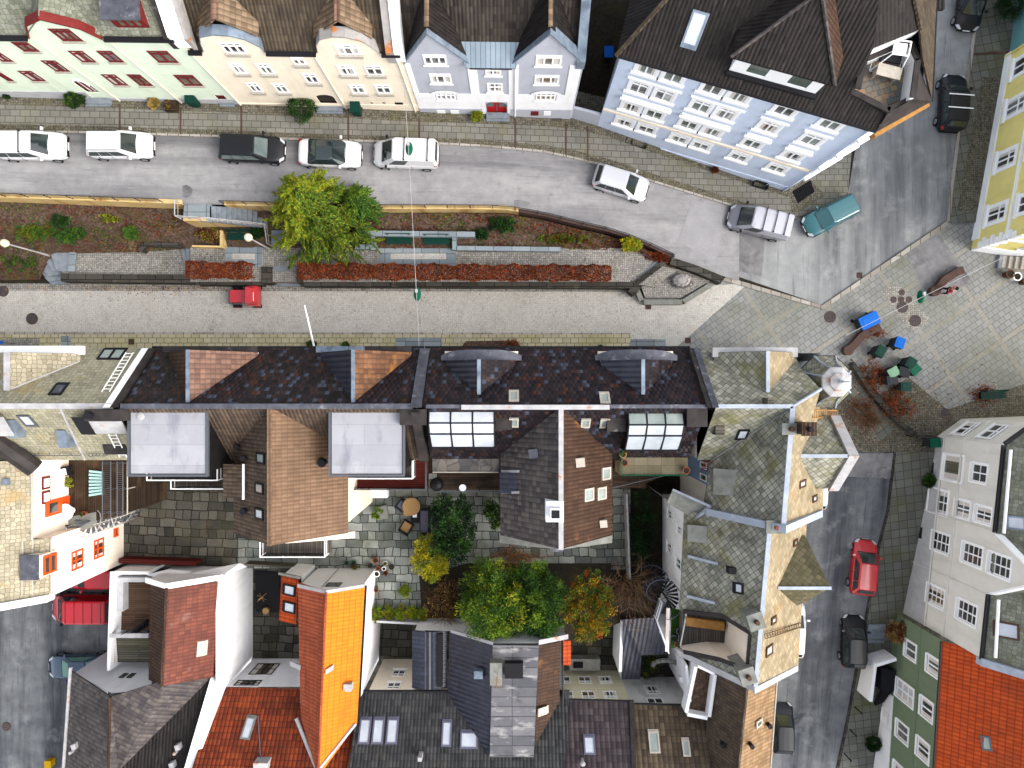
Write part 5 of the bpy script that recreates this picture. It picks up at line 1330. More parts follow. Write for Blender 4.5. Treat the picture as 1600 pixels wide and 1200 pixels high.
def sunroom(x0,x1,yt,ym,yb,z0,zm,z1,gm):
 b=MB();
 rows=[(yt,z0),(ym,zm),(ym-.62,zm-.35),(yb,z1)]
 for k in range(3):
  (ya,za),(yc,zc)=rows[k],rows[k+1]
  for i in range(4):
   x=x0+(x1-x0)*i/3;b.cyl(V((x,ya,za)),V((x,yc,zc)),.045,.045,5)
  b.cyl(V((x0,yc,zc)),V((x1,yc,zc)),.05,.05,5)
 b.cyl(V((x0,yt,z0)),V((x1,yt,z0)),.05,.05,5)
 for x in(x0,x1,x0+(x1-x0)/3,x0+(x1-x0)*2/3):b.cyl(V((x,yb,z1-2.2)),V((x,yb,z1)),.05,.05,5)
 a=b.obj('sunroom',M['black_metal'],tJ)
 for k in range(3):
  (ya,za),(yc,zc)=rows[k],rows[k+1]
  for i in range(3):
   xa,xb=x0+(x1-x0)*i/3+.05,x0+(x1-x0)*(i+1)/3-.05
   g=MB();g.slab([V((xa,ya-.04,za)),V((xb,ya-.04,za)),V((xb,yc+.04,zc)),V((xa,yc+.04,zc))],.02);g.obj('pane',gm if k else M['glass_skyd']if gm is M['conserv']else gm,a)
 g=MB();g.poly([V((x0,yb,z1-2.2)),V((x1,yb,z1-2.2)),V((x1,yb,z1)),V((x0,yb,z1))])
 for x in(x0,x1):g.poly([V((x,yb,z1-2.2)),V((x,yt,z1-2.2)),V((x,yt,z0)),V((x,ym,zm)),V((x,yb,z1))])
 g.obj('sunroom_wall',M['w_dark'],a)
 return a
sunroom(-4.5,-.95,-1.45,-2.1,-3.55,11.6,11.75,10.35,M['glass_sky'])
sunroom(6.3,9.3,-1.55,-2.2,-3.7,11.5,11.7,10.4,M['conserv'])
for x0,x1,y0,y1,z in((-.9,0,-2.5,-1.4,11.2),(-6.0,-4.6,-2.2,-1.35,12.05),(5.2,6.25,-2.6,-1.5,11.2),(9.4,10.5,-2.3,-1.3,11.9)):
 b=MB();b.ob(V((x0,y0,z-1.6)),V((x1-x0,0,0)),V((0,y1-y0,0)),UP*1.6);b.obj('lead_box',M['coping_dark'],tJ)
b=MB();b.ob(V((-4.7,-5.2,6.0)),V((3.95,0,0)),V((0,1.7,0)),UP*2.1);a=b.obj('roof_terrace',M['terrace_slate'],tJ)
b=MB();palisade(b,[V((-4.65,-5.18,8.1)),V((-.8,-5.18,8.1))],.35,.16,.012);b.obj('terrace_railing',M['sill'],a)
b=MB();b.ob(V((-4.75,-6.7,5.0)),V((4.05,0,0)),V((0,1.48,0)),UP*.15);a=b.obj('wooden_deck',M['wood_deck'],tJ)
b=MB();rails(b,[V((-4.7,-6.66,5.15)),V((-.75,-6.66,5.15))],.9,.03,1.3,1);b.obj('deck_railing',M['grey_metal'],a)
b=MB();b.ob(V((6.35,-5.35,6.2)),V((4.0,0,0)),V((0,1.6,0)),UP*2.0);a=b.obj('roof_terrace',M['terrace_tile'],tJ)
b=MB();palisade(b,[V((6.4,-3.8,8.2)),V((6.4,-5.32,8.2)),V((10.3,-5.32,8.2))],.6,.2,.014);b.obj('terrace_railing',M['p_teal'],a)
b=MB();b.ob(V((5.9,-6.6,4.8)),V((2.6,0,0)),V((0,1.2,0)),UP*.15);b.slab([V((8.5,-5.4,4.95)),V((8.5,-6.3,4.95)),V((10.4,-5.55,4.95)),V((10.4,-5.4,4.95))],.15);a=b.obj('wooden_deck',M['wood_deck'],tJ)
b=MB();rails(b,[V((5.95,-6.55,4.95)),V((10.4,-5.5,4.95))],.8,.03,1.6,0);b.obj('deck_railing',M['grey_metal'],a)
b=MB();b.ob(V((9.4,-3.9,8.2)),V((.9,0,0)),V((0,1.5,0)),UP*.9);b.obj('lead_box',M['tile_mottle'],tJ)
XV0,XVR,XV1,YV,ZV=-.68,2.62,5.88,-8.85,8.45
b=MB();body(b,XV0+.3,XV1-.3,YV+.35,YS,-.2,ZV-.05,False)
b.poly([V((XV0+.3,YV+.35,ZV-.05)),V((XV1-.3,YV+.35,ZV-.05)),V((XVR,YV+.35,ZR_-.25))]);b.obj('wing_wall',M['w_cream'],tJ)
CUR=tJ
wr2=wing_roof(XVR,XV0,XV1,YV,ZR_,ZV,M['tile_grey'],M['tile_umber'])
b=MB();b.ob(V((XVR-.13,YV,ZR_+.03)),V((.26,0,0)),V((0,YR-YV,0)),UP*.1);b.obj('ridge_capping',M['ridge_white'],wr2)
v0,v1=PL((XVR,0,ZR_),(XVR,-5,ZR_),(XV0,0,ZV)),PL((XVR,0,ZR_),(XVR,-5,ZR_),(XV1,0,ZV))
for px,py in((946,740),(919,773),(939,771)):skylight(tJ,v1,px,py,.72,.8,M['sill'],M['glass_skyd'],0)
q=v0.px(866,797);b=MB();b.box(q.x,q.y,q.z-.6,.95,1.1,1.1);b.box(q.x,q.y,q.z+.5,.6,.6,.75);a=b.obj('chimney',M['w_white'],tJ)
b=MB();b.box(q.x,q.y,q.z+1.253,.42,.42,.06);b.obj('chimney_cap',M['p_charcoal'],a)
for px,py,pl_,s_,m_ in((833,708,v0,.5,M['lead']),(906,722,v1,.5,M['sill']),(942,817,v1,.42,M['sill'])):
 q=pl_.px(px,py);b=MB();b.box(q.x,q.y,q.z-.4,s_,s_,.75,.1);b.obj('roof_vent',m_,tJ)
for py in(757,790):
 q0,q1=v0.px(787,py-20 if False else py-19),v0.px(812,py-19);b=MB();b.ob(q0+v0.n*.02,q1-q0,V((0,.14,0)),v0.n*.16);b.obj('dormer_edge',M['ridge_white'],tJ)
q=v0.px(797,754);b=MB();b.ob(q+V((-.6,-.6,.05)),V((1.0,0,.35)),V((0,1.2,0)),UP*.06);b.obj('dormer_roof',M['tile_navy'],tJ)
b=MB();b.slab([V((XV0-.05,YV-.02,8.0)),V((XVR-.3,YV-.02,9.6)),V((XVR-.3,YV-.55,9.6)),V((XV0-.05,YV-.55,8.0))],.12);b.obj('verge_soffit',M['concrete'],tJ)
b=MB();b.slab([V((XVR+.3,YV-.02,9.6)),V((XV1+.05,YV-.02,8.0)),V((XV1+.05,YV-.55,8.0)),V((XVR+.3,YV-.55,9.6))],.12);b.obj('verge_soffit',M['concrete'],tJ)
b=MB();b.box(XVR,YV-.35,9.3,.6,.7,.3);b.obj('verge_block',M['lead'],tJ)
# ---------------------------------------------------------------- corner house with slates and turret
tG=thing('corner_house','slate roofed corner house with octagonal turret and white turret cap','house',(15,-3,0))
XG0,XGW,XGR,XGE,YGS=10.95,11.75,15.0,18.65,-7.55
b=MB()
P=[V((XG0,YE-.3,0)),V((XGE-.35,YE-.3,0)),V((XGE-.35,YGS,0)),V((XGW+.1,YGS,0)),V((XGW+.1,YS+.1,0)),V((XG0,YS+.1,0))]
for i in range(6):
 p,q=P[i],P[(i+1)%6];b.poly([p-UP*.8,q-UP*.8,q+UP*(ZE_-.05),p+UP*(ZE_-.05)])
b.obj('wall',M['w_white'],tG)
gW=PL((XGR,0,ZR_),(XGR-.55,-8,ZR_),(XGW,-4,ZE_));gE=PL((XGR,0,ZR_),(XGR-.55,-8,ZR_),(XGE,-4,ZE_))
rj=V((XGR,YR,ZR_));rs=V((XGR-.5,YGS,ZR_))
b=MB()
hp=V((17.0,-.28,10.9))
b.slab([V((XG0,YE,ZE_)),V((16.5,YE,ZE_)),V((16.5,.9,mN.z(0,.9))),hp,rj,V((XG0,YR,ZR_))],.14,0)
hipc=V((XGE,YE,ZE_))
val=V((XGW-.6,YS,ZE_))
b.slab([V((XG0,YR,ZR_)),rj,V((XGW,YS+.0,ZE_)),V((XG0,YS,ZE_))],.14,0)
b.slab([rj,rs,V((XGW-.4,YGS,ZE_-.1)),V((XGW,YS+.01,ZE_))],.14,0)
b.slab([rj,hp,V((17.3,-1.3,gE.z(17.3,-1.3))),V((XGE,-1.35,ZE_)),V((XGE-.25,YGS,ZE_)),rs],.14,1)
b.obj('roof',[M['slate_west'],M['slate_east']],tG)
b=MB();b.ob(V((XG0,YR-.1,ZR_+.03)),V((XGR-XG0,0,0)),V((0,.22,0)),UP*.09)
b.ob(V((XGR-.13,YR,ZR_+.03)),V((.26,0,0)),rs-rj,UP*.09);b.cyl(rj+UP*.05,hp+UP*.05,.09,.09,6);b.obj('ridge_capping',M['ridge_blue'],tG)
b=MB();b.cyl(rj,V((XGW,YS,ZE_+.05)),.07,.07,5);b.obj('valley',M['concrete'],tG)
r0=V((14.0,1.8,11.1));r1=mN.isect(r0,NB);b=MB()
for s,mi in((-1,0),(1,1)):
 e=V((r0.x+s*2.35,1.8,9.0));b.slab([r0,e,mN.isect(e,NB),r1],.12,mi)
d=b.obj('gable_roof',[M['slate_west'],M['slate_east']],tG)
b=MB();b.ob(r0+V((-.1,0,.02)),V((.2,0,0)),r1-r0,UP*.08);b.obj('ridge_capping',M['ridge_blue'],d)
b=MB();b.ob(V((11.55,1.55,8.9)),V((2.45,0,.3)),V((0,.55,0)),UP*.25);b.ob(V((14.0,1.55,9.2)),V((2.45,0,-.3)),V((0,.55,0)),UP*.25);b.obj('gable_coping',M['ridge_white'],d)
b=MB();b.poly([V((11.6,1.82,7)),V((16.4,1.82,7)),V((16.4,1.82,9)),V((14,1.82,11)),V((11.6,1.82,9))]);b.obj('gable_front',M['w_white'],d)
tc_=V((18.05,.12,0));b=MB();b.lathe(tc_,[(1.35,-.8),(1.35,8.9)],8,0,ph=PI/8);tw=b.obj('turret',M['w_white'],tG)
b=MB();b.lathe(tc_,[(1.62,8.85),(1.66,9.0)],8,1,ph=PI/8);b.lathe(tc_,[(1.6,9.02),(1.25,9.45),(1.0,9.95),(.85,10.5)],8,0,ph=PI/8);b.obj('turret_roof',[M['slate_west'],M['black_metal']],tw)
b=MB()
for i in range(8):
 a=PI/8+i*PI/4;u=V((math.cos(a),math.sin(a),0));pr=[tc_+u*r+UP*(z+.03)for r,z in((1.6,9.02),(1.25,9.45),(1.0,9.95),(.85,10.5))]
 b.tube(pr,.06,5)
b.obj('turret_hip',M['ridge_blue'],tw)
b=MB();b.lathe(tc_,[(.86,10.42),(.9,10.5),(.86,10.58),(.55,10.72),(.5,10.85),(.2,11.0),(.08,11.1)],8,0,ph=PI/8);cp=b.obj('turret_cap',M['ridge_white'],tw)
b=MB();b.cyl(tc_+UP*11,tc_+UP*12.1,.035,.02,6);b.lathe(tc_,[(.02,11.15),(.11,11.25),(.02,11.36)],8);b.obj('finial',M['ridge_blue'],cp)
r0=V((18.45,-3.95,11.0));r1=gE.isect(r0,V((-1,0,0)));b=MB()
for s,mi in((1,0),(-1,0)):
 e=V((18.2,-3.95+s*2.1,9.0));b.slab([r0,e,gE.isect(e,V((-1,0,0))),r1],.12,mi)
d=b.obj('gable_roof',[M['slate_west']],tG)
b=MB();b.ob(r0+V((0,-.1,.02)),V((0,.2,0)),r1-r0,UP*.08);b.obj('ridge_capping',M['ridge_blue'],d)
b=MB();b.ob(V((18.3,-1.8,9.0)),V((.15,-2.15,1.95)),V((.55,0,0)),UP*.25);b.ob(V((18.45,-3.95,10.95)),V((-.25,-2.2,-1.95)),V((.55,0,0)),UP*.25);b.obj('gable_coping',M['ridge_white'],d)
b=MB();b.slab([V((18.4,-1.85,9)),V((18.6,-3.95,10.9)),V((18.3,-6.1,9))],4)if False else b.poly([V((18.42,-1.85,3)),V((18.42,-6.1,3)),V((18.42,-6.1,9)),V((18.42,-3.95,10.9)),V((18.42,-1.85,9))]);b.obj('gable_front',M['w_white'],d)
for px,py,w_,h_,pl_,m_ in((1160,678,.62,.9,mS,'p_charcoal'),(1266,667,.42,.75,gE,'p_brown'),(1253,756,.42,.8,gE,'p_brown'),(1272,779,.4,.6,gE,'p_brown')):
 skylight(tG,pl_,px,py,w_,h_,M[m_],M['glass_sky'],.12 if pl_ is gE else 0)
b=MB();p0,p1=gE.px(1258,641)+gE.n*.12,gE.px(1305,641)+gE.n*.12;dn=gE.px(1258,653)-gE.px(1258,641)
b.cyl(p0,p1,.03,.03,5);b.cyl(p0+dn,p1+dn,.03,.03,5)
for k in range(18):q=p0.lerp(p1,k/17);b.cyl(q,q+dn,.018,.018,4)
b.obj('snow_guard',M['wood_orange'],tG)
def chimney(t,q,sx,sy,h,m,pot='terracotta',rz=0,down=1.0,np_=1):
 b=MB();b.box(q.x,q.y,q.z-down,sx,sy,h+down,rz);b.box(q.x,q.y,q.z+h+.003,sx+.12,sy+.12,.1,rz);a=b.obj('chimney',m,t)
 for i in range(np_):
  b=MB();b.cyl(V((q.x,q.y+(i-(np_-1)/2)*.4,q.z+h+.1)),V((q.x,q.y+(i-(np_-1)/2)*.4,q.z+h+.4)),.14,.12,10);b.obj('chimney_pot',M['p_'+pot],a)
chimney(tG,V((15.5,-2.35,11.7)),.65,.6,1.2,M['tile_umber'],'charcoal')
chimney(tG,V((14.85,-2.4,11.6)),.8,.5,.5,M['concrete'],'brown')
for px,py,sx in((1122,672,.5),(1200,626,.3),(1130,752,1.0)):
 q=(mS if py<700 else gW).px(px,py);b=MB()
 if sx<1:b.box(q.x,q.y,q.z-.5,sx,sx,.9)
 else:b.slab([q+V((-.6,-.75,.1)),q+V((.75,-.75,.75)),q+V((.75,.75,.75)),q+V((-.6,.75,.1))],.12);b.ob(q+V((-.55,-.65,-.9)),V((.5,0,0)),V((0,1.3,0)),UP*.95)
 b.obj('roof_vent' if sx<1 else 'dormer',M['old_wood']if sx<1 else M['concrete'],tG)
b=MB();b.ob(V((XGW-.35,YGS-.15,ZE_-.4)),V((XGR-.5-XGW+.35,-.2,4.1)),V((0,.4,0)),UP*.75);b.ob(V((XGR-.5,YGS-.35,ZR_-.3)),V((3.7,.12,-4.0)),V((0,.4,0)),UP*.75);b.obj('fire_wall',M['ridge_blue'],tG)
FGW=FA((XGW+.1,YS+.1),(XGW+.1,YGS),(-1,0))
b=MB();FGW.bar(b,0,1.7,-.3,ZE_-.1,.003,.08);b.obj('blue_wall',M['w_skyblue'],tG)
for u in(.35,1.1):window(tG,FGW,(u,u+.42,5.9,7.3),nx=1,tr=0,fm=M['white'],gm=M['glass'],depth=-.1)
b=MB();b.ob(V((11.4,-4.6,7.3)),V((1.0,0,0)),V((0,.7,0)),UP*.7);b.obj('rusty_gutter_box',M['tile_umber'],tG)
b=MB()
for k in range(2):b.cyl(V((11.35+k*.4,-5.3,7.2)),V((11.35+k*.4,-4.5,8.4)),.025,.025,4)
for k in range(5):b.cyl(V((11.35,-5.2+k*.15,7.35+k*.22)),V((11.75,-5.2+k*.15,7.35+k*.22)),.02,.02,4)
b.obj('roof_ladder',M['p_terracotta'],tG)
# ---------------------------------------------------------------- slate house south of it, with its terrace
tG2=thing('town_house','long slate roofed house with white side wall and sunken terrace','house',(14,-12,0))
Xw,Xe=10.45,17.9;ZW2,ZR2=7.0,11.0
n0,n1=V((14.15,-7.6,ZR2)),V((13.35,-16.6,ZR2))
w0,w1=V((Xw,-7.7,ZW2)),V((10.0,-16.25,ZW2+.2))
e0,e1=V((17.9,-7.9,ZW2)),V((17.35,-17.0,ZW2))
q2W=PL(n0,n1,w0);q2E=PL(n0,n1,e0)
tb=[(1068,955),(1128,962),(1170,988),(1165,1045),(1125,1030),(1068,1018)]
tp=[q2W.px(*p)for p in tb]
b=MB()
wmid0,wmid1=w0.lerp(w1,(tp[0].y+7.7)/(-8.5)),w0.lerp(w1,(tp[5].y+7.7)/(-8.5))
nm0,nm1=n0.lerp(n1,(tp[2].y+7.6)/-9.0),n0.lerp(n1,(tp[3].y+7.6)/-9.0)
b.slab([n0,w0,wmid0,tp[1],tp[2],nm0],.14,0)
b.slab([nm0,tp[2],tp[3],nm1],.14,0)
b.slab([nm1,tp[3],tp[4],wmid1,w1,n1],.14,0)
b.slab([n0,e0,e1,n1],.14,1)
b.obj('roof',[M['slate_west'],M['slate_east']],tG2)
FW2=FA((Xw+.15,-7.75),(Xw+.15,-14.2),(-1,0))
hs=[FW2.rect(*p)for p in(((1045,795),(1053,815)),((1058,806),(1066,826)),((1042,848),(1048,880)),((1055,862),(1062,898)))]
hs=[(min(r[0],r[1]),max(r[0],r[1]),min(r[2],r[3]),max(r[2],r[3]))for r in hs]
hs=[(.7,1.25,1.9,3.3),(1.2,1.75,4.6,5.9),(2.9,3.6,1.7,3.3),(3.3,4.0,4.3,5.9)]
b=MB();FW2.wall(b,[(0,-3),(FW2.L,-3),(FW2.L,ZW2-.05),(0,ZW2-.05)],[rp(r)for r in hs],.15)
b.obj('wall',M['w_white'],tG2)
for r in hs:window(tG2,FW2,r,nx=2,tr=.3,fm=M['white'],gm=M['glass'],sill=M['white'],sw=.12)
b=MB();P=[V((Xw+.15,-14.2,0)),V((10.25,-16.0,0)),V((13.35,-16.4,0)),V((17.1,-16.8,0)),V((17.6,-7.8,0)),V((Xw+.15,-7.75,0))]
for i in range(5):
 p,q=P[i],P[i+1];zt0,zt1=(ZW2-.1 if i!=1 else ZW2-.1),ZW2-.1
 if i==1:zt1=ZR2-.2
 if i==2:zt0=ZR2-.2
 b.poly([p-UP*3.4,q-UP*3.4,q+UP*zt1,p+UP*zt0])
b.obj('rear_wall',M['w_white'],tG2)
b=MB();b.ob(n0+V((-.12,0,.03)),V((.24,0,0)),n1-n0,UP*.1);b.obj('ridge_capping',M['ridge_blue'],tG2)
b=MB();b.slab([W(1042,785,7.6),W(1052,765,7.6),W(1110,790,8.2),W(1086,812,7.2)],.2);nr=b.obj('lean_to_roof',M['concrete'],tG2)
b=MB();b.cyl(W(1051,765,7.75),W(1110,791,8.4),.08,.08,5);b.cyl(W(1110,791,8.4),W(1085,812,7.4),.12,.12,5);b.obj('lean_to_edge',M['ridge_blue'],nr)
b=MB();b.poly([W(1044,783,7.4),W(1084,810,7.1),V((W(1084,810,7.1).x,W(1084,810,7.1).y,-2)),V((W(1044,783,7.4).x,W(1044,783,7.4).y,-2))]);b.obj('lean_to_wall',M['w_white'],nr)
r0=V((18.15,-11.6,9.6));r1=q2E.isect(r0,V((-1,0,0)));b=MB()
for s in(1,-1):
 e=V((17.55-(.5 if s<0 else 0),-11.6+s*(2.5 if s>0 else 1.7),7.5));b.slab([r0,e,q2E.isect(e,V((-1,0,0))),r1],.12,0)
d=b.obj('gable_roof',[M['slate_dark']],tG2)
b=MB();b.ob(r0+V((0,-.09,.02)),V((0,.18,0)),r1-r0,UP*.07);b.obj('ridge_capping',M['ridge_blue'],d)
b=MB();b.poly([V((17.6,-9.1,2)),V((17.6,-13.2,2)),V((17.6,-13.2,7.4)),V((17.9,-11.6,9.5)),V((17.6,-9.1,7.4))]);b.obj('gable_front',M['w_white'],d)
for px,py,w_,h_,pl_,m_ in((1155,919,.62,.55,q2W,'p_charcoal'),(1242,848,.4,.55,q2E,'p_brown'),(1208,969,.42,.6,q2E,'p_brown'),(1201,1016,.6,.85,q2E,'p_brown'),(1236,1010,.55,.75,q2E,'p_charcoal')):
 skylight(tG2,pl_,px,py,w_,h_,M[m_],M['glass_sky']if px<1230 else M['glass_skyd'],.1)
q=q2W.px(1142,890);b=MB();b.box(q.x,q.y,q.z-.3,.42,.36,.6);b.obj('roof_vent',M['p_charcoal'],tG2)
q=q2W.px(1086,832);b=MB();b.slab([q+V((-.5,-.5,.2)),q+V((.55,-.5,.65)),q+V((.55,.5,.65)),q+V((-.5,.5,.2))],.1);b.ob(q+V((-.45,-.45,-.7)),V((.4,0,0)),V((0,.9,0)),UP*.85);b.obj('dormer',M['concrete'],tG2)
for a,c in(((1074,870),(1120,882)),((1072,932),(1115,943))):
 p,q=q2W.px(*a),q2W.px(*c);b=MB();b.ob(p+UP*.02,q-p,V((0,.16,0)),UP*.2);b.obj('lead_edge',M['ridge_blue'],tG2)
chimney(tG2,V((13.25,-12.9,10.5)),.75,.8,.9,M['concrete'],'brown',.3)
chimney(tG2,V((12.9,-16.0,10.0)),.75,.8,1.1,M['concrete'],'brown',.3)
chimney(tG2,V((14.2,-7.7,11.0)),.9,.6,.7,M['concrete'],'terracotta')
b=MB();p0,p1=q2E.px(1190,990)+q2E.n*.15,q2E.px(1247,972)+q2E.n*.15;dn=(q2E.px(1192,997)-q2E.px(1190,990))
b.cyl(p0,p1,.025,.025,4);b.cyl(p0+dn,p1+dn,.025,.025,4)
for k in range(16):q=p0.lerp(p1,k/15);b.cyl(q,q+dn,.018,.018,4)
b.obj('snow_guard',M['p_brown'],tG2)
zt_=6.6;fl=[V((p.x,p.y,zt_))for p in tp]
b=MB();b.slab([fl[i]for i in(0,1,2,3,4,5)],.2);td=b.obj('terrace_deck',M['deck_grey'],tG2)
b=MB()
for i in(0,1,2,3,4):
 b.poly([fl[i],fl[i+1],tp[i+1]+UP*.02,tp[i]+UP*.02])
b.obj('terrace_wall',M['w_warm'],td)
b=MB()
for i in(0,1,2,3,4):b.ob(tp[i]+V((-.03,-.1,0)),tp[i+1]-tp[i],V((0,.22,0))if i!=2 else V((.22,0,0)),UP*.14)
b.obj('terrace_coping',M['coping_dark'],td)
b=MB();b.slab([W(1073,965,7.05),W(1132,973,7.05),W(1132,986,7.05),W(1073,978,7.05)],.3);b.obj('wood_bench',M['wood_orange'],td)
zb_=6.0;bp=[W(*p,zb_)for p in((1050,950),(1072,957),(1070,1014),(1048,1012))]
b=MB();b.slab(bp,.15);tf=b.obj('turf_balcony',M['turf'],tG2)
b=MB();rails(b,[bp[0]-V((.3,0,0)),bp[3]-V((.3,0,0))],.35,.04,1.0,1);b.obj('balcony_railing',M['white'],tf)
b=MB();b.ob(bp[0]+V((-.42,.1,.3)),bp[3]-bp[0]+V((0,-.2,0)),V((.22,0,0)),UP*.08);b.obj('balcony_handrail',M['w_warm'],tf)
b=MB();b.cyl(V((11.4,-16.15,7.1)),V((11.4,-16.15,7.1))+V((1.9,-.4,3.6)),.2,.2,4)if False else b.ob(V((9.95,-15.95,6.85)),V((3.35,-.6,3.75)),V((.0,-.35,0)),UP*.5);b.ob(V((13.3,-16.65,10.6)),V((4.0,-.35,-4.0)),V((0,-.35,0)),UP*.5);b.obj('fire_wall',M['ridge_white'],tG2)
b=MB();pts=[W(x,y,3.6)for x,y in((1022,962),(1030,935),(1052,950),(1046,1012),(1040,1012))];b.slab(pts,.15);sb=b.obj('lower_balcony',M['patch'],tG2)
b=MB();rails(b,[pts[1],pts[0],pts[4]],.95,.045,1.0,1);b.obj('balcony_railing',M['white'],sb)
# ---------------------------------------------------------------- houses south of the courtyards (their yards lie about 3 m lower)
def box_walls(b,P,zb,zt):
 n=len(P)
 for i in range(n):
  p,q=P[i],P[(i+1)%n];b.poly([V((p.x,p.y,zb)),V((q.x,q.y,zb)),V((q.x,q.y,zt)),V((p.x,p.y,zt))])
YUP=V((0,1,0))
tK=thing('town_house','cream walled house with pale slates and orange red windows','house',(-31,-9,0))
XK=-27.35;YK0,YK1,YK2=-4.4,-9.1,-12.6;ZK=8.1
FK=FA((XK,YK1),(XK,YK2),(1,0));FK2=FA((XK-.75,YK0),(XK-.75,YK1),(1,0))
w1_=[FK.rect((96,850),(116,874)),FK.rect((136,835),(156,858)),FK.rect((173,830),(179,845))]
w1_=[(.55,1.65,4.6,6.1),(.55,1.55,2.1,3.6),(.25,.65,.5,1.3)]
def fixr(fa,a,c):
 r=fa.rect(a,c);return r
w1_=[fixr(FK,(97,868),(116,878)),fixr(FK,(137,858),(155,861)),fixr(FK,(174,832),(179,843))]
w1_=[(1.35,2.55,4.75,5.95),(1.15,2.4,2.45,3.6),(.85,1.45,.7,1.3)]
b=MB();FK.wall(b,[(0,-.2),(FK.L,-.2),(FK.L,ZK-.02),(0,ZK-.02)],[rp(r)for r in w1_],.13)
dk=(2.6,3.35,5.2,7.3)
FK2.wall(b,[(0,4.8),(FK2.L,4.8),(FK2.L,ZK+.6),(0,ZK+.6)],[],.1)
box_walls(b,[V((XK-14,YK2,0)),V((XK,YK2,0))],-2.6,ZK-.05)
b.poly([V((XK,YK1,-.2)),V((XK-.8,YK1,-.2)),V((XK-.8,YK1,ZK)),V((XK,YK1,ZK))])
b.obj('wall',M['w_warm'],tK)
for r,nx in zip(w1_,(2,2,1)):window(tK,FK,r,nx=nx,tr=.4,fm=M['orange_door'],gm=M['glass'],fw=.1,sill=None,depth=.05)
b=MB();u=FK2.hit(58,800)[0];FK2.bar(b,u-.5,u+.45,5.0,7.3,.002,.08);dd=b.obj('terrace_door',M['orange_door'],tK)
b=MB();FK2.bar(b,u-.32,u+.25,6.2,7.0,.082,.09);b.obj('door_pane',M['glass'],dd)
for py in(757,780):
 u=FK2.hit(58,py)[0];b=MB();FK2.bar(b,u-.38,u+.38,6.9,7.6,.002,.07);ww_=b.obj('window',M['red_trim'],tK);b=MB();FK2.bar(b,u-.26,u+.26,7.0,7.5,.072,.08);b.obj('pane',M['white'],ww_)
b=MB()
b.slab([V((XK+.1,YK1+.02,ZK)),V((XK+.1,YK2-.15,ZK)),V((XK-9,YK2-.5,ZK+7)),V((XK-9,YK1+.02,ZK+7))],.14,0)
b.slab([V((XK-.65,YK0,ZK+.62)),V((XK-.65,YK1+.02,ZK+.62)),V((XK-9,YK1+.02,ZK+7)),V((XK-9,YK0,ZK+7))],.14,0)
b.obj('roof',M['scale_warm'],tK)
kp=PL((XK,YK1,ZK),(XK,YK2,ZK),(XK-9,YK1,ZK+7))
b=MB();p,q=kp.px(60,731),kp.px(-20,672);b.cyl(p+UP*.3,q+UP*.5,.55,.5,8);b.obj('lead_ridge',M['coping_dark'],tK)
b=MB();b.ob(V((XK-9,YK2-.55,ZK+6.5)),V((9.1,.35,-6.9)),V((0,.4,0)),UP*.7);b.obj('gable_coping',M['w_white'],tK)
b=MB();b.cyl(V((XK+.15,YK1,ZK)),V((XK+.15,YK2,ZK)),.06,.06,6);b.cyl(V((XK-.6,YK0,ZK+.6)),V((XK-.6,YK1,ZK+.6)),.06,.06,6);b.obj('gutter',M['sill'],tK)
q=kp.px(53,882);b=MB();b.ob(q+V((-.35,-.75,.55)),V((1.0,0,-.05)),V((0,1.45,0)),UP*.12);dr_=b.obj('dormer_roof',M['lead'],tK)
FKd=FA((q.x+.75,q.y+.65),(q.x+.75,q.y-.65),(1,0));b=MB();FKd.bar(b,0,1.3,q.z-.9,q.z+.5,-.9,0);b.obj('dormer',M['w_warm'],tK)
window(tK,FKd,(.1,1.2,q.z-.75,q.z+.4),nx=1,tr=.5,fm=M['orange_door'],gm=M['glass'],depth=-.04,fw=.12)
b=MB();q=kp.px(12,752);b.box(q.x,q.y,q.z-.2,.3,.35,.5);b.obj('roof_vent',M['zinc'],tK)
b=MB()
for px in(36,52):
 p,q=kp.px(px,715+px*.3),kp.px(px-2,930);b.cyl(p+kp.n*.06,q+kp.n*.06,.03,.03,4)
b.obj('snow_guard',M['sill'],tK)
tT=thing('terrace_block','timber roof terraces divided by railings behind the slate houses','terrace',(-26,-6.5,0))
zT=5.0
b=MB();b.box(-26.2,-6.35,-.2,3.8,3.6,zT+.02);b.obj('wall',M['wood_deck'],tT)
b=MB();b.slab([V((-28.1,-4.2,zT+.02)),V((-24.2,-4.2,zT+.02)),V((-24.2,-8.2,zT+.02)),V((-28.1,-9.0,zT+.02))],.15);b.obj('deck',M['wood_deck_v'],tT)
b=MB();b.slab([W(86,812,5.05),W(150,800,5.05),W(150,822,5.05),W(82,845,5.05)],.12);b.obj('stone_landing',M['concrete'],tT)
for i,(x0,x1)in enumerate(((160,173),(203-20,192))):
 b=MB()
 for x in(x0,x1):
  a_,c_=W(x,721,zT+.9),W(x,812 if i==0 else 806,zT+.9);b.cyl(a_,c_,.035,.035,5)
 b2=W(x0,721,zT);
 for k in range(26):
  y=722+k*3.2;b.cyl(W(x0,y,zT+.9),W(x1,y,zT+.9-.02),.012,.012,4,cap=False)
 for x in(x0,x1):
  for y in(725,765,803):b.cyl(V((*W(x,y,zT+.9)[:2],zT)),W(x,y,zT+.9),.03,.03,5)
 b.obj('divider_railing',M['grey_metal'],tT)
b=MB();b.cyl(W(199,721,zT+.9),W(199,804,zT+.9),.04,.04,5);b.cyl(W(199,804,zT+.9),W(146,820,zT+.9),.03,.03,5)
for y in(724,764,803):b.cyl(V((*W(199,y,zT+.9)[:2],zT)),W(199,y,zT+.9),.035,.035,5)
b.obj('terrace_railing',M['sill'],tT)
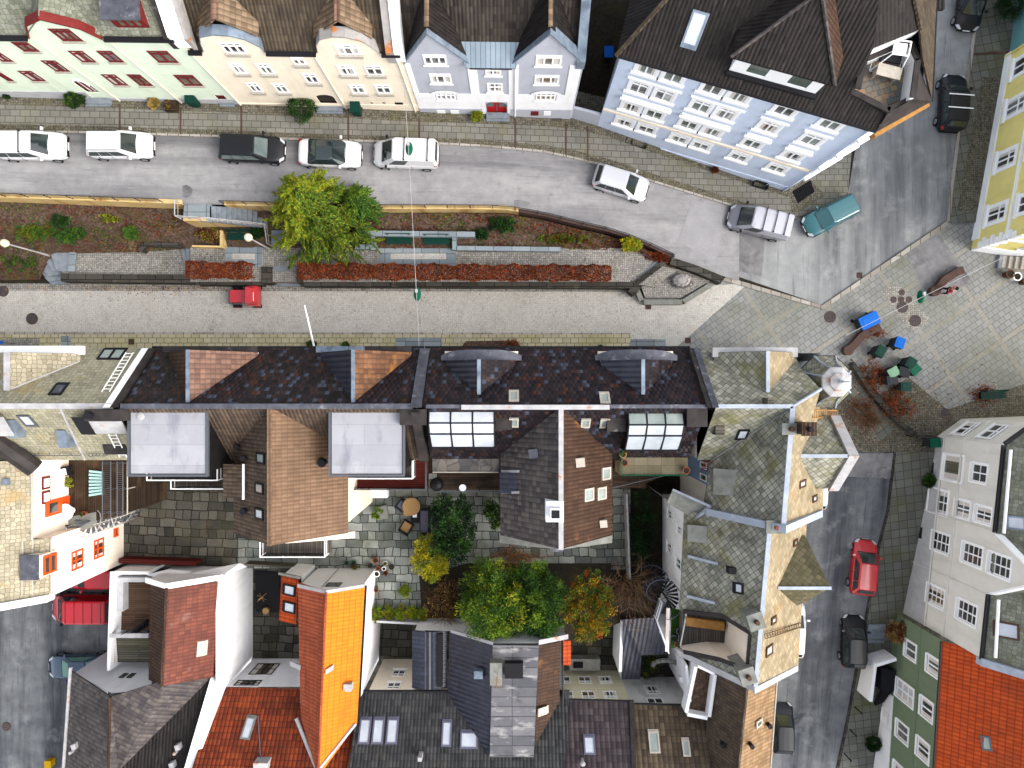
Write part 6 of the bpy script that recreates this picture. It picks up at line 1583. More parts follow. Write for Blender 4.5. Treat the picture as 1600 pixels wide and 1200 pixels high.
def spiral(name,label,px,py,z0,z1,rad,n,a0,turn,m,rm):
 c=W(px,py,z0);t=thing(name,label,'staircase',c)
 b=MB();b.cyl(c,c+UP*(z1-z0+1),.06,.06,8);b.obj('newel_post',m,t)
 b=MB();r_=MB();prev=None
 for i in range(n):
  a,a2=a0+turn*i/n,a0+turn*(i+1)/n;z=z0+(z1-z0)*(i+1)/n
  p=[c+V((math.cos(x)*r,math.sin(x)*r,z-z0))for x,r in((a,.07),(a,rad),(a+(a2-a)*.72,rad),(a+(a2-a)*.72,.07))]
  b.slab(p,.05)
  q=p[1];r_.cyl(q,q+UP*.95,.014,.014,4);
  if prev is not None:r_.cyl(prev+UP*.95,q+UP*.95,.025,.025,5)
  prev=q
 b.obj('treads',m,t);r_.obj('railing',rm,t)
spiral('spiral_staircase','galvanised spiral staircase winding from timber terrace to courtyard',206,793,.05,5.2,.85,44,1.6,-17.5,M['grey_metal'],M['ridge_white'])
spiral('spiral_staircase','black iron spiral staircase beside the white side wall',1013,895,-.5,5.8,.95,40,2.6,-11.0,M['p_dgrey'],M['p_lilac'])
tL=thing('town_house','white house with red brown tiled roof and sunken brown deck','house',(-23,-17,-3))
zl=2.8;XLe=-19.35
pk0,pk1=W(261,918,5.0),W(253,1072,5.0)
e0,e1=W(345,908,zl),W(333,1058,zl)
w0_,w1_=W(235,906,3.6),W(232,1062,3.6)
b=MB();b.slab([pk0,e0,e1,pk1],.12,0);b.slab([pk0,w0_,w1_,pk1],.12,1);b.obj('roof',[M['tile_redbrown'],M['tile_umber']],tL)
b=MB();b.cyl(pk0+UP*.05,pk1+UP*.05,.1,.1,6);b.obj('ridge_tiles',M['tile_umber'],tL)
b=MB()
E=V((XLe,0,0))
p0,p1=V((XLe,-12.85,0)),V((XLe,-20.2,0));p2=V((-20.9,-26.5,0))
for p,q,z0_,z1_ in((p0,p1,zl-.05,zl-.05),(p1,p2,zl-.05,zl-.05)):
 b.poly([p+UP*-3.2,q+UP*-3.2,q+UP*z1_,p+UP*z0_])
nw=W(235,906,3.6);
b.poly([V((XLe,-12.85,-.5)),V((XLe,-12.85,zl)),V((pk0.x,-12.85,4.9)),V((-23.9,-12.85,3.4)),V((-23.9,-12.85,-.5))])
b.poly([V((-23.6,-12.9,0)),V((-23.6,-20,0)),V((-23.6,-20,3.5)),V((-23.6,-12.9,3.5))])
b.obj('wall',M['w_white'],tL)
b=MB();b.ob(V((pk0.x,-12.98,4.95)),V((XLe-pk0.x+.15,0,zl-4.95)),V((0,.35,0)),UP*.16);b.ob(V((-23.95,-12.98,3.5)),V((pk0.x+23.95,0,1.45)),V((0,.35,0)),UP*.16);b.obj('gable_coping',M['white'],tL)
b=MB();b.slab([W(266,902,2.2),W(375,880,1.2),W(386,886,1.2),W(345,900,2.2)],.1);b.slab([W(228,898,2.0),W(262,890,1.6),W(300,893,1.8),W(262,908,2.2)],.1);b.obj('flat_canopy',M['w_white'],tL)
skylight(tL,PL(pk0,e0,e1),314,1013,1.0,.55,M['sill'],M['glass_sky'])
b=MB();b.slab([W(176,893,1.0),W(236,893,1.0),W(236,985,1.0),W(176,985,1.0)],.15);dk_=b.obj('deck',M['deck_brown'],tL)
b=MB();a_,c_=W(172,893,2.2),W(167,1048,2.2)
b.ob(V((a_.x,a_.y,-2.6)),c_-a_,V((.22,0,0)),UP*4.8);b.ob(V((a_.x,a_.y,-.2)),V((2.6,0,0)),V((0,-.2,0)),UP*2.4);b.obj('parapet',M['w_white'],tL)
b=MB();a_=W(182,902,1.6);b.ob(a_+UP*-.6,V((.5,0,0)),V((0,-2.3,0)),UP*.7);b.ob(a_+V((.5,0,-.6)),V((1.8,0,0)),V((0,-.3,0)),UP*.7);b.obj('deck_bench',M['plinth'],dk_)
b=MB();b.slab([W(176,996,1.6),W(233,996,1.6),W(233,1035,1.3),W(178,1035,1.3)],.12);pg=b.obj('pergola_roof',M['old_wood'],tL)
b=MB()
for k in range(14):y=997+k*2.9;b.cyl(W(170,y,1.9),W(180,y,1.7),.03,.03,4)
b.obj('pergola_slats',M['wood_orange'],pg)
b=MB();b.ob(W(172,989,2.1),W(233,989,2.1)-W(172,989,2.1),V((0,-.3,0)),UP*.12);b.obj('pergola_beam',M['ridge_white'],pg)
b=MB();flight(b,W(232,966,1.0),W(205,985,2.2),V((.0,-.5,0)),5);rails(b,[W(234,968,1.2),W(200,985,1.6)],.8,.03,.6,1);b.obj('deck_steps',M['black_metal'],dk_)
q0,q1=W(173,1089,4.6),W(166,1330,4.6)
a0,a1=W(112,1049,1.9),W(92,1330,1.9);c0,c1=W(262,1070,2.9),W(250,1330,2.0)
lp=W(329,1060,2.75);lq=W(250,1330,4.6)
b=MB();b.slab([q0,a0,a1,q1],.12,0);b.slab([q0,pk1+V((.3,.3,-.4)),lp,W(185,1205,4.1),q1],.12,1);b.slab([lp,lq,W(180,1330,4.0),W(185,1205,4.1)],.12,2);b.obj('lower_roof',[M['tile_grey'],M['tile_grey'],M['tile_black']],tL)
b=MB();b.cyl(q0+UP*.05,q1+UP*.05,.1,.1,6);b.obj('ridge_tiles',M['tile_umber'],tL)
b=MB();g0_,g1_=a0+V((.15,-.1,0)),V((c0.x,c0.y+.2,0))
yb_=a0.y-.1
b.poly([V((a0.x+.2,yb_,-2.6)),V((-21.0,yb_-.4,-2.6)),V((-21.0,yb_-.4,2.9)),V((q0.x,yb_-.25,4.5)),V((a0.x+.2,yb_,1.9))])
b.poly([V((a0.x+.2,yb_,-2.6)),V((a1.x+.2,a1.y,-2.6)),V((a1.x+.2,a1.y,1.9)),V((a0.x+.2,yb_,1.9))]);b.obj('lower_wall',M['w_white'],tL)
b=MB();b.cyl(a0+V((-.05,.3,.05)),a1+V((-.05,0,.05)),.12,.12,5);b.obj('white_verge',M['ridge_white'],tL)
FLg=FA((a0.x+.2,yb_),(-21.0,yb_-.4),(0,1))
for q_ in((193,1056),(205,1056)):
 u,z=FLg.hit(*q_);b=MB();FLg.bar(b,u-.16,u+.16,z-.35,z+.35,.003,.05);b.obj('window',M['glass'],tL)
b=MB();b.ob(V((XLe-.3,-12.8,zl-.1)),V((0,-7.6,0)),V((.42,0,0)),UP*.22);b.obj('wall_coping',M['w_white'],tL);b=MB();b.slab([W(329,1060,3.0),W(345,1074,3.0),W(268,1330,6.0),W(251,1326,6.0)],4);b.obj('fire_wall',M['w_white'],tL)
for px,py in((120,1163),(281,1164),(272,1192)):
 pl_=PL(q0,a0,a1)if px<160 else PL(lp,lq,W(185,1205,4.1));q=pl_.px(px,py);b=MB();b.box(q.x,q.y,q.z-.2,.3,.35,.6,.3);b.cyl(q+V((-.1,-.3,.2)),q+V((-.1,-.3,.6)),.1,.1,8);b.obj('roof_vent',M['ridge_white'],tL)
tM=thing('town_house','white house with bright orange and brick red tiled gable roof','house',(-11.6,-18,-3))
m0,m1=W(510,925,5.7),W(497,1215,5.7)
e0,e1=W(570,915,4.3),W(558,1130,4.3);w0_,w1_=W(465,910,4.3),W(470,1120,4.3)
b=MB();b.slab([m0,e0,e1,m1],.12,0);b.slab([m0,w0_,w1_,m1],.12,1);b.obj('roof',[M['tile_orange'],M['tile_brick']],tM)  # brighter east tile colour partly carries the light from that side
b=MB();b.cyl(m0+UP*.04,m1+UP*.04,.08,.08,6);b.obj('ridge_tiles',M['tile_brick'],tM)
b=MB();y=-12.98;xe,xw=e0.x-.12,w0_.x+.12
b.poly([V((xe,y,-.5)),V((xe,y,4.2)),V((m0.x,y,5.6)),V((xw,y,4.2)),V((xw-0.0,y,-.5))])
b.poly([V((xe,y,-3.2)),V((xe-.35,-20.6,-3.2)),V((xe-.35,-20.6,4.2)),V((xe,y,4.2))])
b.poly([V((xw,y,-3.2)),V((xw,-20.6,-3.2)),V((xw,-20.6,4.2)),V((xw,y,4.2))]);b.obj('wall',M['w_white'],tM)
FMn=FA((xw,y),(xe,y),(0,1))
u,z=FMn.hit(522,914);b=MB();FMn.bar(b,u-.5,u+.45,z-.45,z+.45,.003,.05);b.obj('window',M['glass'],tM)
b=MB();FMn.bar(b,(m0.x-xw)*.72,(m0.x-xw)*.75,0,4.8,.003,.06);b.obj('downpipe',M['plinth'],tM)
b=MB();b.ob(V((m0.x,y-.1,5.62)),V((e0.x-m0.x,0,-1.4)),V((0,.22,0)),UP*.14);b.ob(V((w0_.x,y-.1,4.22)),V((m0.x-w0_.x,0,1.4)),V((0,.22,0)),UP*.14);b.obj('gable_coping',M['ridge_white'],tM)
b=MB();b.cyl(e0+V((.08,0,-.02)),e1+V((.08,0,-.02)),.06,.06,6);b.obj('gutter',M['black_metal'],tM)
pM_=PL(m0,e0,e1)
for a,c in(((510,1045),(522,1037)),((454,1031),(470,1038))):
 pl_=pM_ if a[0]>500 else PL(m0,w0_,w1_);p,q=pl_.px(*a),pl_.px(*c);b=MB();b.ob(p,q-p,V((0,-.3,0)),UP*.2);b.obj('lead_upstand',M['ridge_white'],tM)
q=pM_.px(545,1071);b=MB();b.box(q.x,q.y,q.z-.3,.5,.45,.7);b.obj('roof_vent',M['ridge_white'],tM)
b=MB()
for(a,c)in(((556,1130),(500,1199)),((463,1122),(494,1198))):
 pl_=pM_ if a[0]>500 else PL(m0,w0_,w1_);p,q=pl_.px(*a),pl_.px(*c);b.cyl(p+UP*.05,q+UP*.05,.13,.13,5)
b.obj('lead_valley',M['ridge_white'],tM)
b=MB();an=[W(440,900,3.3),W(466,906,3.9),W(462,976,3.9),W(436,970,3.3)];b.slab(an,.15);ax=b.obj('annex_roof',M['tile_orange2'],tM)
b=MB();box_walls(b,[V((p.x,p.y,0))for p in an],-3.1,3.15);b.obj('annex_wall',M['w_white'],tM)
pA=PL(*an[:3])
for y_ in(922,949):skylight(tM,pA,453,y_,.72,.95,M['p_charcoal'],M['glass_sky'])
b=MB();b.ob(W(436,897,3.6),W(470,904,4.1)-W(436,897,3.6),V((0,.15,0)),UP*.16);b.obj('annex_edge',M['concrete'],tM)
zr_=2.0;f0,f1=W(343,1075,zr_),W(470,1078,zr_)
pR=PL(f0,f1,f0+V((0,-4,2.9)))
r_=[pR.px(*p)for p in((342,1074),(560,1079),(532,1230),(290,1230))]
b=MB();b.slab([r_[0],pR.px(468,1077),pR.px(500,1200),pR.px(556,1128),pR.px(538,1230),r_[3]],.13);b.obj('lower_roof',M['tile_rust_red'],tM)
FMs=FA((-19.3,-20.5),(-13.3,-20.5),(0,1))
qs=[FMs.rect((403,1037),(424,1054)),FMs.rect((372,1063),(400,1075))]
qs=[(q[0],q[1],q[2],min(q[3],1.75))for q in qs]
b=MB();FMs.wall(b,[(0,-3.1),(FMs.L,-3.1),(FMs.L,1.95),(0,1.95)],[rp(q)for q in qs],.12);b.obj('yard_wall',M['w_white'],tM)
for q in qs:window(tM,FMs,q,nx=2,tr=0,fm=M['dark_door'],gm=M['glass_red'],depth=.05,rows=2)
skylight(tM,pR,388,1138,.65,1.35,M['concrete'],M['glass_sky'],-.1)
b=MB();b.tube([pR.px(404,1118)+UP*.1,pR.px(406,1150)+UP*.1,pR.px(408,1188)+UP*.1],.035,5);b.obj('cable_flue',M['p_lilac'],tM)
b=MB();q=pR.px(411,1196);b.box(q.x,q.y,q.z-.4,.9,.8,.9);b.obj('chimney',M['ridge_white'],tM)
tN_=thing('town_house','dark tiled house with flat sheet metal ridge and white end wall','house',(0,-20,-3))
pf=PL((0,-20.45,2.5),(1,-20.45,2.5),(0,-24.45,5.3))
FN=FA((-9.6,-20.55),(-4,-20.55),(0,1))
qs=[FN.rect(*p)for p in(((596,1043),(619,1056)),((628,1045),(646,1056)),((584,1071),(607,1079)),((620,1072),(642,1079)))]
qs=[(q[0],q[1],q[2],q[2]+1.0 if i<2 else min(2.3,q[2]+.9))for i,q in enumerate(qs)]
qs=[(1.1,2.0,-1.0,.1),(2.75,3.65,-1.0,.1),(1.1,2.0,1.15,2.15),(2.75,3.65,1.15,2.15)]
b=MB();FN.wall(b,[(0,-3.1),(FN.L,-3.1),(FN.L,2.45),(0,2.45)],[rp(q)for q in qs],.12);b.obj('yard_wall',M['w_cream'],tN_)
for q in qs:window(tN_,FN,q,nx=2,tr=.35,fm=M['white'],gm=M['glass'],depth=.05,sill=M['white'],sw=.08)
b=MB();b.slab([pf.px(540,1230),pf.px(562,1079),pf.px(890,1079),pf.px(880,1230)],.13);b.obj('roof',M['tile_charcoal'],tN_)
b=MB();p,q=pf.px(562,1079),pf.px(700,1080);b.cyl(p+UP*.03,q+UP*.03,.07,.07,6);b.obj('gutter',M['black_metal'],tN_)
for px,py,w_,h_ in((570,1143,.75,1.5),(591,1143,.75,1.5),(613,1143,.75,1.5),(698,1147,.65,1.5),(733,1157,1.15,1.0)):skylight(tN_,pf,px,py,w_,h_,M['p_lilac'],M['glass_sky'])
q=pf.px(658,1178);b=MB();b.box(q.x,q.y,q.z-.3,.25,.25,1.0);b.obj('roof_vent',M['ridge_white'],tN_)
zt_=5.0;ft=[W(770,1008,zt_),W(842,1009,zt_),W(834,1183,zt_),W(765,1183,zt_)]
b=MB();b.slab(ft,.25);b.obj('metal_ridge',M['metal_roof'],tN_)
l0,l1=W(702,988,2.7),W(700,1086,2.7);pl1=PL(ft[0]-UP*.1,l0,l1)
b=MB();b.slab([ft[0]-UP*.1,l0,l1,pl1.px(764,1180)],.12,0);b.slab([ft[1]-UP*.1,W(876,1003,3.9),W(874,1096,3.9),W(836,1165,4.75)],.12,1);b.obj('wing_roof',[M['tile_navy'],M['tile_umber']],tN_)
b=MB();xs_=[W(643,0,2.6).x+(W(698,0,2.6).x-W(643,0,2.6).x)*k/8 for k in range(9)]
y0_,y1_=-16.55,-20.4
for k in range(8):
 z=lambda i:2.25+.4*math.sin(PI*(i+.6)/9.2)
 b.slab([V((xs_[k],y0_,z(k))),V((xs_[k+1],y0_,z(k+1))),V((xs_[k+1],y1_,z(k+1))),V((xs_[k],y1_,z(k)))],.12)
b.obj('barrel_roof',M['tile_navy'],tN_)
b=MB();b.box((xs_[6]+xs_[7])/2,-18.4,2.4,.35,3.5,.4);b.obj('roof_duct',M['p_charcoal'],tN_)
b=MB();yn=-16.5
b.poly([V((-6.5,yn,-.2)),V((3.5,yn,-.2)),V((3.5,yn,3.9)),V((1.7,yn,4.85)),V((-1.2,yn,4.85)),V((-4.1,yn,2.6)),V((-6.5,yn,2.4))])
b.poly([V((-6.5,yn,-3.1)),V((-6.5,y1_-.2,-3.1)),V((-6.5,y1_-.2,2.3)),V((-6.5,yn,2.3))]);b.poly([V((3.35,yn,-3.1)),V((3.35,-20.8,-3.1)),V((3.35,-20.8,3.9)),V((3.35,yn,3.9))]);b.obj('end_wall',M['w_white'],tN_)
b=MB();b.ob(V((1.7,yn-.05,4.85)),V((1.95,0,-1.05)),V((0,.3,0)),UP*.14);b.obj('gable_coping',M['ridge_white'],tN_);b=MB();b.ob(V((-4.1,yn-.05,2.62)),V((2.9,0,2.3)),V((0,.2,0)),UP*.12);b.obj('gable_coping',M['ridge_white'],tN_)
b=MB();b.slab([W(878,1002,3.5),W(892,1001,3.3),W(892,1040,3.3),W(878,1039,3.5)],.15);b.obj('orange_canopy',M['tile_orange2'],tN_)
q=pl1.px(748,1050);b=MB();b.box(q.x,q.y,q.z-.4,.55,.5,.9);b.obj('roof_vent',M['zinc'],tN_)
b=MB();b.box(0.12,-18.0,5.0,1.15,.95,.5);b.obj('roof_hatch',M['p_charcoal'],tN_)
b=MB();b.box(-1.0,-18.1,4.9,.75,1.4,.85);ch=b.obj('chimney',M['concrete'],tN_)
b=MB();b.cyl(V((-.9,-18.0,5.7)),V((-.95,-18.0,8.2)),.02,.015,5)
for k in range(4):b.cyl(V((-1.2,-18,6.6+k*.4)),V((-.6,-18,6.6+k*.4)),.012,.012,4)
b.obj('antenna',M['wood_orange'],ch)
skylight(tN_,PL(ft[1],W(876,1003,3.9),W(874,1096,3.9)),847,1111,.5,.75,M['sill'],M['glass_sky'])
tO=thing('town_house','plum tiled house with pale yellow boarded yard wall','house',(6,-22,-3))
pf2=PL((0,-21.3,2.1),(1,-21.3,2.1),(0,-25.3,4.9))
FO=FA((3.2,-21.4),(7.95,-21.4),(0,1))
cx=[FO.hit(x,1060)[0]for x in(881,913,945)]
qs=[(c-.45,c+.45,z,z+1.15)for z in(-1.9,.55)for c in cx];qs=[(max(q[0],.03),q[1],q[2],q[3])for q in qs]
b=MB();FO.wall(b,[(0,-3.1),(FO.L,-3.1),(FO.L,2.05),(0,2.05)],[rp(q)for q in qs],.1);b.obj('yard_wall',M['w_clad'],tO)
for q in qs:window(tO,FO,q,nx=2,tr=.3,fm=M['white'],gm=M['glass_green'],depth=.05)
b=MB();b.slab([pf2.px(878,1092),pf2.px(985,1095),pf2.px(990,1230),pf2.px(842,1230),pf2.px(842,1165)],.13);b.obj('roof',M['tile_plum'],tO)
b=MB();p,q=pf2.px(878,1092),pf2.px(985,1095);b.cyl(p+UP*.02,q+UP*.02,.07,.07,6);b.obj('gutter',M['black_metal'],tO)
b=MB();p,q=pf2.px(985,1093),pf2.px(990,1230);b.ob(p+V((-.1,0,.02)),V((.3,0,0)),q-p,UP*.14);b.obj('lead_parapet',M['coping_dark'],tO)
skylight(tO,pf2,921,1165,.75,1.1,M['p_lilac'],M['glass_sky'])
q=pf2.px(909,1186);b=MB();b.cyl(q,q+UP*.6,.1,.1,8);b.cyl(q+UP*.6,q+UP*.72,.18,.1,8);b.obj('roof_vent',M['ridge_white'],tO)
b=MB();p=pf2.px(853,1146);b.slab([p,pf2.px(874,1146)+UP*.1,pf2.px(874,1230)+UP*.1,pf2.px(853,1230)],.3)if False else b.ob(p+UP*.05,V((1.0,0,0)),(pf2.px(853,1230)-p),UP*.35);b.obj('dormer',M['tile_olive'],tO)
tP=thing('town_house','mossy brown tiled house with stained white yard wall','house',(10,-22.5,-3))
pf3=PL((0,-21.8,1.9),(1,-21.8,1.9),(0,-25.8,4.7))
FP=FA((8.0,-21.9),(13.2,-21.9),(0,1))
qs=[(FP.hit(1013,1065)[0]-.5,FP.hit(1013,1065)[0]+.5,-1.5,-.2),(FP.hit(1022,1092)[0]-.55,FP.hit(1022,1092)[0]+.55,.5,1.7)]
b=MB();FP.wall(b,[(0,-3.1),(FP.L,-3.1),(FP.L,1.85),(0,1.85)],[rp(q)for q in qs],.1);b.obj('yard_wall',M['w_dirty'],tP)
for q in qs:window(tP,FP,q,nx=2,tr=.3,fm=M['white'],gm=M['glass'],depth=.05)
b=MB();b.slab([pf3.px(988,1099),pf3.px(1120,1102),pf3.px(1105,1230),pf3.px(990,1230)],.13);b.obj('roof',M['tile_olive'],tP)
b=MB();p,q=pf3.px(988,1099),pf3.px(1074,1102);b.cyl(p+UP*.02,q+UP*.02,.07,.07,6);b.obj('gutter',M['black_metal'],tP)
skylight(tP,pf3,1022,1160,.7,1.3,M['sill'],M['glass_skyd']);skylight(tP,pf3,1072,1169,.5,1.0,M['sill'],M['glass_skyd'])
b=MB();ring=[W(1090,1043,3.5),W(1115,1055,3.5),W(1106,1120,3.5),W(1075,1114,3.5)]
for i in range(4):
 p,q=ring[i],ring[(i+1)%4];n_=V((-(q-p).y,(q-p).x,0)).normalized()*.22;b.ob(V((p.x,p.y,2.5)),q-p,n_,UP*1.0)
wl_=b.obj('light_well',M['w_white'],tP)
b=MB();b.slab([p-UP*.7 for p in ring],.1);b.obj('light_well_roof',M['soil'],wl_)
b=MB();b.cyl(V((*W(1066,1062,-1)[:2],-3)),W(1066,1062,1.5),.2,.2,8);b.ob(W(1071,1040,3)-UP*6,V((.25,-2.4,0)),V((.15,0,0)),UP*6);b.obj('white_pier',M['w_white'],tP)
tQ=thing('town_house','house with brown and sunlit ochre tiled roof beside the side street','house',(14.5,-22,-3))
h0,h1=W(1168,1066,5.8),W(1149,1240,5.8)
a0,a1=W(1112,1052,3.0),W(1096,1240,3.0);c0,c1=W(1213,1062,3.2),W(1200,1240,3.2)
b=MB();b.slab([h0,a0,a1,h1],.13,0);b.slab([h0,c0,c1,h1],.13,1);b.obj('roof',[M['tile_tan_dark'],M['tile_ochre']],tQ)  # sunlight put into the paler ochre of the east slope
b=MB();b.cyl(h0+UP*.04,h1+UP*.04,.1,.1,6);b.obj('ridge_tiles',M['tile_tan_dark'],tQ)
b=MB();box_walls(b,[V((a0.x+.2,-17.6,0)),V((c0.x-.25,-17.6,0)),V((c1.x-.25,-27,0)),V((a1.x+.2,-27,0))],-4.5,3.0);b.obj('wall',M['w_cream'],tQ)
b=MB();b.cyl(c0+V((.05,0,0)),c1+V((.05,0,0)),.06,.06,6);b.obj('gutter',M['sill'],tQ)
pQ=PL(h0,c0,c1);skylight(tQ,pQ,1185,1130,.45,.7,M['sill'],M['glass_green'],.1)
for px,py in((1172,1162),(1128,1160),(1200,1131)):
 q=(pQ if px>1150 else PL(h0,a0,a1)).px(px,py);b=MB();b.cyl(q-UP*.1,q+UP*.45,.12,.16,8);b.obj('roof_vent',M['p_charcoal'],tQ)
tS=thing('garden_shed','black corrugated roofed shed between the yards','shed',(9,-18,-3))
sq=[W(974,968,.6),W(1022,965,.6),W(1043,1022,.2),W(1002,1024,.2),W(1000,1062,-.3),W(971,1062,-.3)]
b=MB();b.slab(sq,.15);b.obj('roof',M['tile_navy'],tS)
b=MB();box_walls(b,[V((p.x,p.y,0))for p in sq],-3.0,-.25);b.obj('wall',M['w_white'],tS)
def wallthing(name,label,cat,pts,z0,z1,t,m,group=None):
 b=MB()
 for i in range(len(pts)-1):
  p,q=V((*pts[i][:2],z0)),V((*pts[i+1][:2],z0));d=q-p;n_=V((-d.y,d.x,0)).normalized()*t
  b.ob(p+(d.normalized()*t if i else V((0,0,0))),d-(d.normalized()*t if i else V((0,0,0))),n_,UP*(z1-z0))
 o=b.obj(name,m);tag(o,label,cat,group);return o
wallthing('courtyard_wall','red brown capped wall on the south edge of the flagged courtyard','wall',[W(186,880,.9),W(306,884,.9)],-.1,.9,.3,M['deck_red'])
wallthing('slatted_fence','pale slatted fence beside the orange roofed house','fence',[W(382,884,1),W(458,888,1)],0,1.0,.12,M['old_wood'])
wallthing('slatted_fence','pale grey fence behind the row of clipped shrubs','fence',[W(588,973,1),W(662,977,1)],-.1,1.0,.14,M['plinth'])
wallthing('garden_wall','thin white capped wall dividing the gardens below the brown wing','wall',[W(978,772,1.2),W(983,905,1.2)],0,1.2,.12,M['ridge_white'])
wallthing('yard_wall','pale wall at the west side of the black shed','wall',[W(970,970,.2),W(967,1050,.2)],-3,.2,.2,M['w_white'])
t_=thing('light_well_cover','small concrete cellar stair well beside the boarded wall','stairwell',W(918,1040,-3))
b=MB();b.slab([W(890,1030,-2),W(938,1030,-2),W(938,1048,-2),W(890,1048,-2)],.9);b.obj('curb',M['concrete'],t_)
b=MB();b.slab([W(896,1034,-1.96),W(911,1034,-1.96),W(911,1044,-1.96),W(896,1044,-1.96)],.05);b.obj('opening',M['w_dark'],t_)  # thin dark plate, the shade inside the well put in as colour
t_=thing('archway','grey stone arch over the dark yard passage','arch',W(1040,1045,-3))
b=MB();pr=[W(1020+20*(1-math.cos(PI*k/8))*1.0,1040-8*math.sin(PI*k/8),-3+2.6+.5*math.sin(PI*k/8))for k in range(9)]
for k in range(8):b.cyl(pr[k],pr[k+1],.16,.16,6)
b.obj('arch_ring',M['concrete'],t_)
o=sheet('black_mat',M['p_charcoal'],[(398,892),(437,894),(437,957),(400,956)],-2.9,.05);del o['kind'];tag(o,'black rubber mat covering the sunken yard floor','mat')
# ---------------------------------------------------------------- east side: yellow, grey and moss green houses
def gridwin(fa,lst):return[fa.rect(*p)for p in lst]
tE=thing('corner_house','yellow house with white windows and white corner trim','house',(36,15,0))
EA,EB=V((32.35,9.5,0)),V((34.75,23.1,0));EC=V((46,7.4,0))
FEw=FA(EB,EA,(-1,0));FEs=FA(EA,EC,(0,-1));ZE2=9.5
TZ=lambda*p:[(1480+a/3,40+c/3)for a,c in p]
def par(fa,cx,cy,w,h):
 u,z=fa.hit(cx,cy);return(u-w/2,u+w/2,z-h/2,z+h/2)
cs=TZ((332,195),(308,383),(285,622),(257,872));cs2=TZ((362,480),(362,590),(356,830))
r1_=[par(FEw,*c,1.15,1.75)for c in cs];zc=sum((r[2]+r[3])/2 for r in r1_)/4;r1_=[(r[0],r[1],zc-.9,zc+.9)for r in r1_]
r2_=[(r[0],r[1],zc+2.1,zc+3.8)for r in r1_];r0_=[]
b=MB();FEw.wall(b,[(0,-.3),(FEw.L,-.3),(FEw.L,ZE2),(0,ZE2)],[rp(r)for r in r1_+r2_],.06)
sw_=[par(FEs,1590,388,1.2,1.8)]
FEs.wall(b,[(0,-.3),(FEs.L,-.3),(FEs.L,ZE2),(0,ZE2)],[],.1);b.obj('wall',M['w_yellow'],tE)
for r in r1_+r2_:window(tE,FEw,r,nx=2,tr=.36,fm=M['white'],gm=M['glass'],sur=M['white'],fw=.09)
b=MB();FEw.bar(b,0,FEw.L,zc+1.42,zc+1.62,.002,.12);FEw.bar(b,0,FEw.L-.6,-.3,.7,.003,.1)
FEs.bar(b,.0,FEs.L,-.3,1.2,.003,.1);FEs.bar(b,0,FEs.L,zc+1.42,zc+1.62,.002,.12)
for k in range(9):FEw.bar(b,FEw.L-(.55 if k%2 else .35),FEw.L+.02,.75+k*.42,1.1+k*.42,.003,.08);FEs.bar(b,0.0,.55 if k%2 else .35,1.25+k*.42,1.6+k*.42,.003,.08)
b.obj('white_trim',M['white'],tE)
for u in(2.2,5.0,8):window(tE,FEs,(u,u+1.2,1.9,3.7),nx=2,tr=.36,fm=M['white'],gm=M['glass'],sur=M['white'],depth=-.03)
b=MB();b.slab([EA+V((-.4,-.4,ZE2)),EC+V((0,-.4,ZE2)),V((48,23,ZE2+4)),EB+V((-.4,0,ZE2))],.2);b.obj('roof',M['tile_orange2'],tE)
b=MB();b.tube([FEw.pt(.15,0,.1),FEw.pt(.15,ZE2,.1)],.06,6);b.obj('downpipe',M['w_yellow'],tE)
tE2=thing('town_house','teal plastered house beyond the yellow one','house',(37,27,0))
b=MB();box_walls(b,[EB+V((.2,.1,0)),V((46,22,0)),V((48,36,0)),V((37,38,0))],-.3,9.0);b.obj('wall',plain('teal_plaster',S(110,160,160,.7),.8),tE2)
b=MB();b.slab([EB+V((-.1,.2,9.0)),V((46,22,9)),V((48,36,9)),V((37,38,9))],.2);b.obj('roof',M['tile_dark'],tE2)
t_=thing('stone_steps','worn stone steps along the foot of the yellow house','steps',W(1580,415,0))
b=MB();p0=W(1566,400,0);d=V((.92,-.16,0)).normalized();s_=V((-.16,-.92,0)).normalized()
for k in range(6):b.ob(p0+d*(k*.33),d*.30,s_*.85,UP*(.17*(k+1)))
b.obj('treads',M['sill'],t_)
b=MB();b.ob(p0-d*.3,d*.26,s_*.95,UP*.22);b.obj('edge_stone',M['stone_step'],t_)
tF=thing('corner_house','pale grey house with white paned windows, chamfered corner and gable','house',(32,-10,-1))
FA0,FA1=V((29.9,-3.72,0)),V((28.55,-16.7,0))
FAm=V((31.65,-2.46,0));FAn=V((44,-1.9,0))
FF=FA(FA0,FA1,(-1,0));FFc=FA(FAm,FA0,(-1,1));FFn=FA(FAm,FAn,(0,1))
ZF=6.95
Tg=lambda*p:[(1440+a*.35,640+c*.35)for a,c in p]
wq=[Tg((96,195),(180,325)),Tg((222,235),(292,332)),Tg((40,350),(108,470)),Tg((150,393),(215,495)),Tg((250,420),(302,520)),Tg((48,530),(122,655)),Tg((190,580),(262,715)),Tg((310,625),(386,768)),Tg((25,765),(100,900)),Tg((165,830),(238,980))]
sz=[(1.7,2.1),(1.15,1.5),(1.6,2.1),(1.1,1.5),(1.0,1.5),(1.25,1.9),(1.25,1.9),(1.25,1.9),(1.25,1.9),(1.25,1.9)]
rs_=[]
for(a,c),(w_,h_)in zip(wq,sz):
 u,z=FF.hit((a[0]+c[0])/2,(a[1]+c[1])/2);rs_.append((u-w_/2,u+w_/2,z-h_/2,z+h_/2))
uG0,uG1=FF.hit(1554,838)[0]-.2,FF.hit(1546,922)[0]+.2;GP=4.0
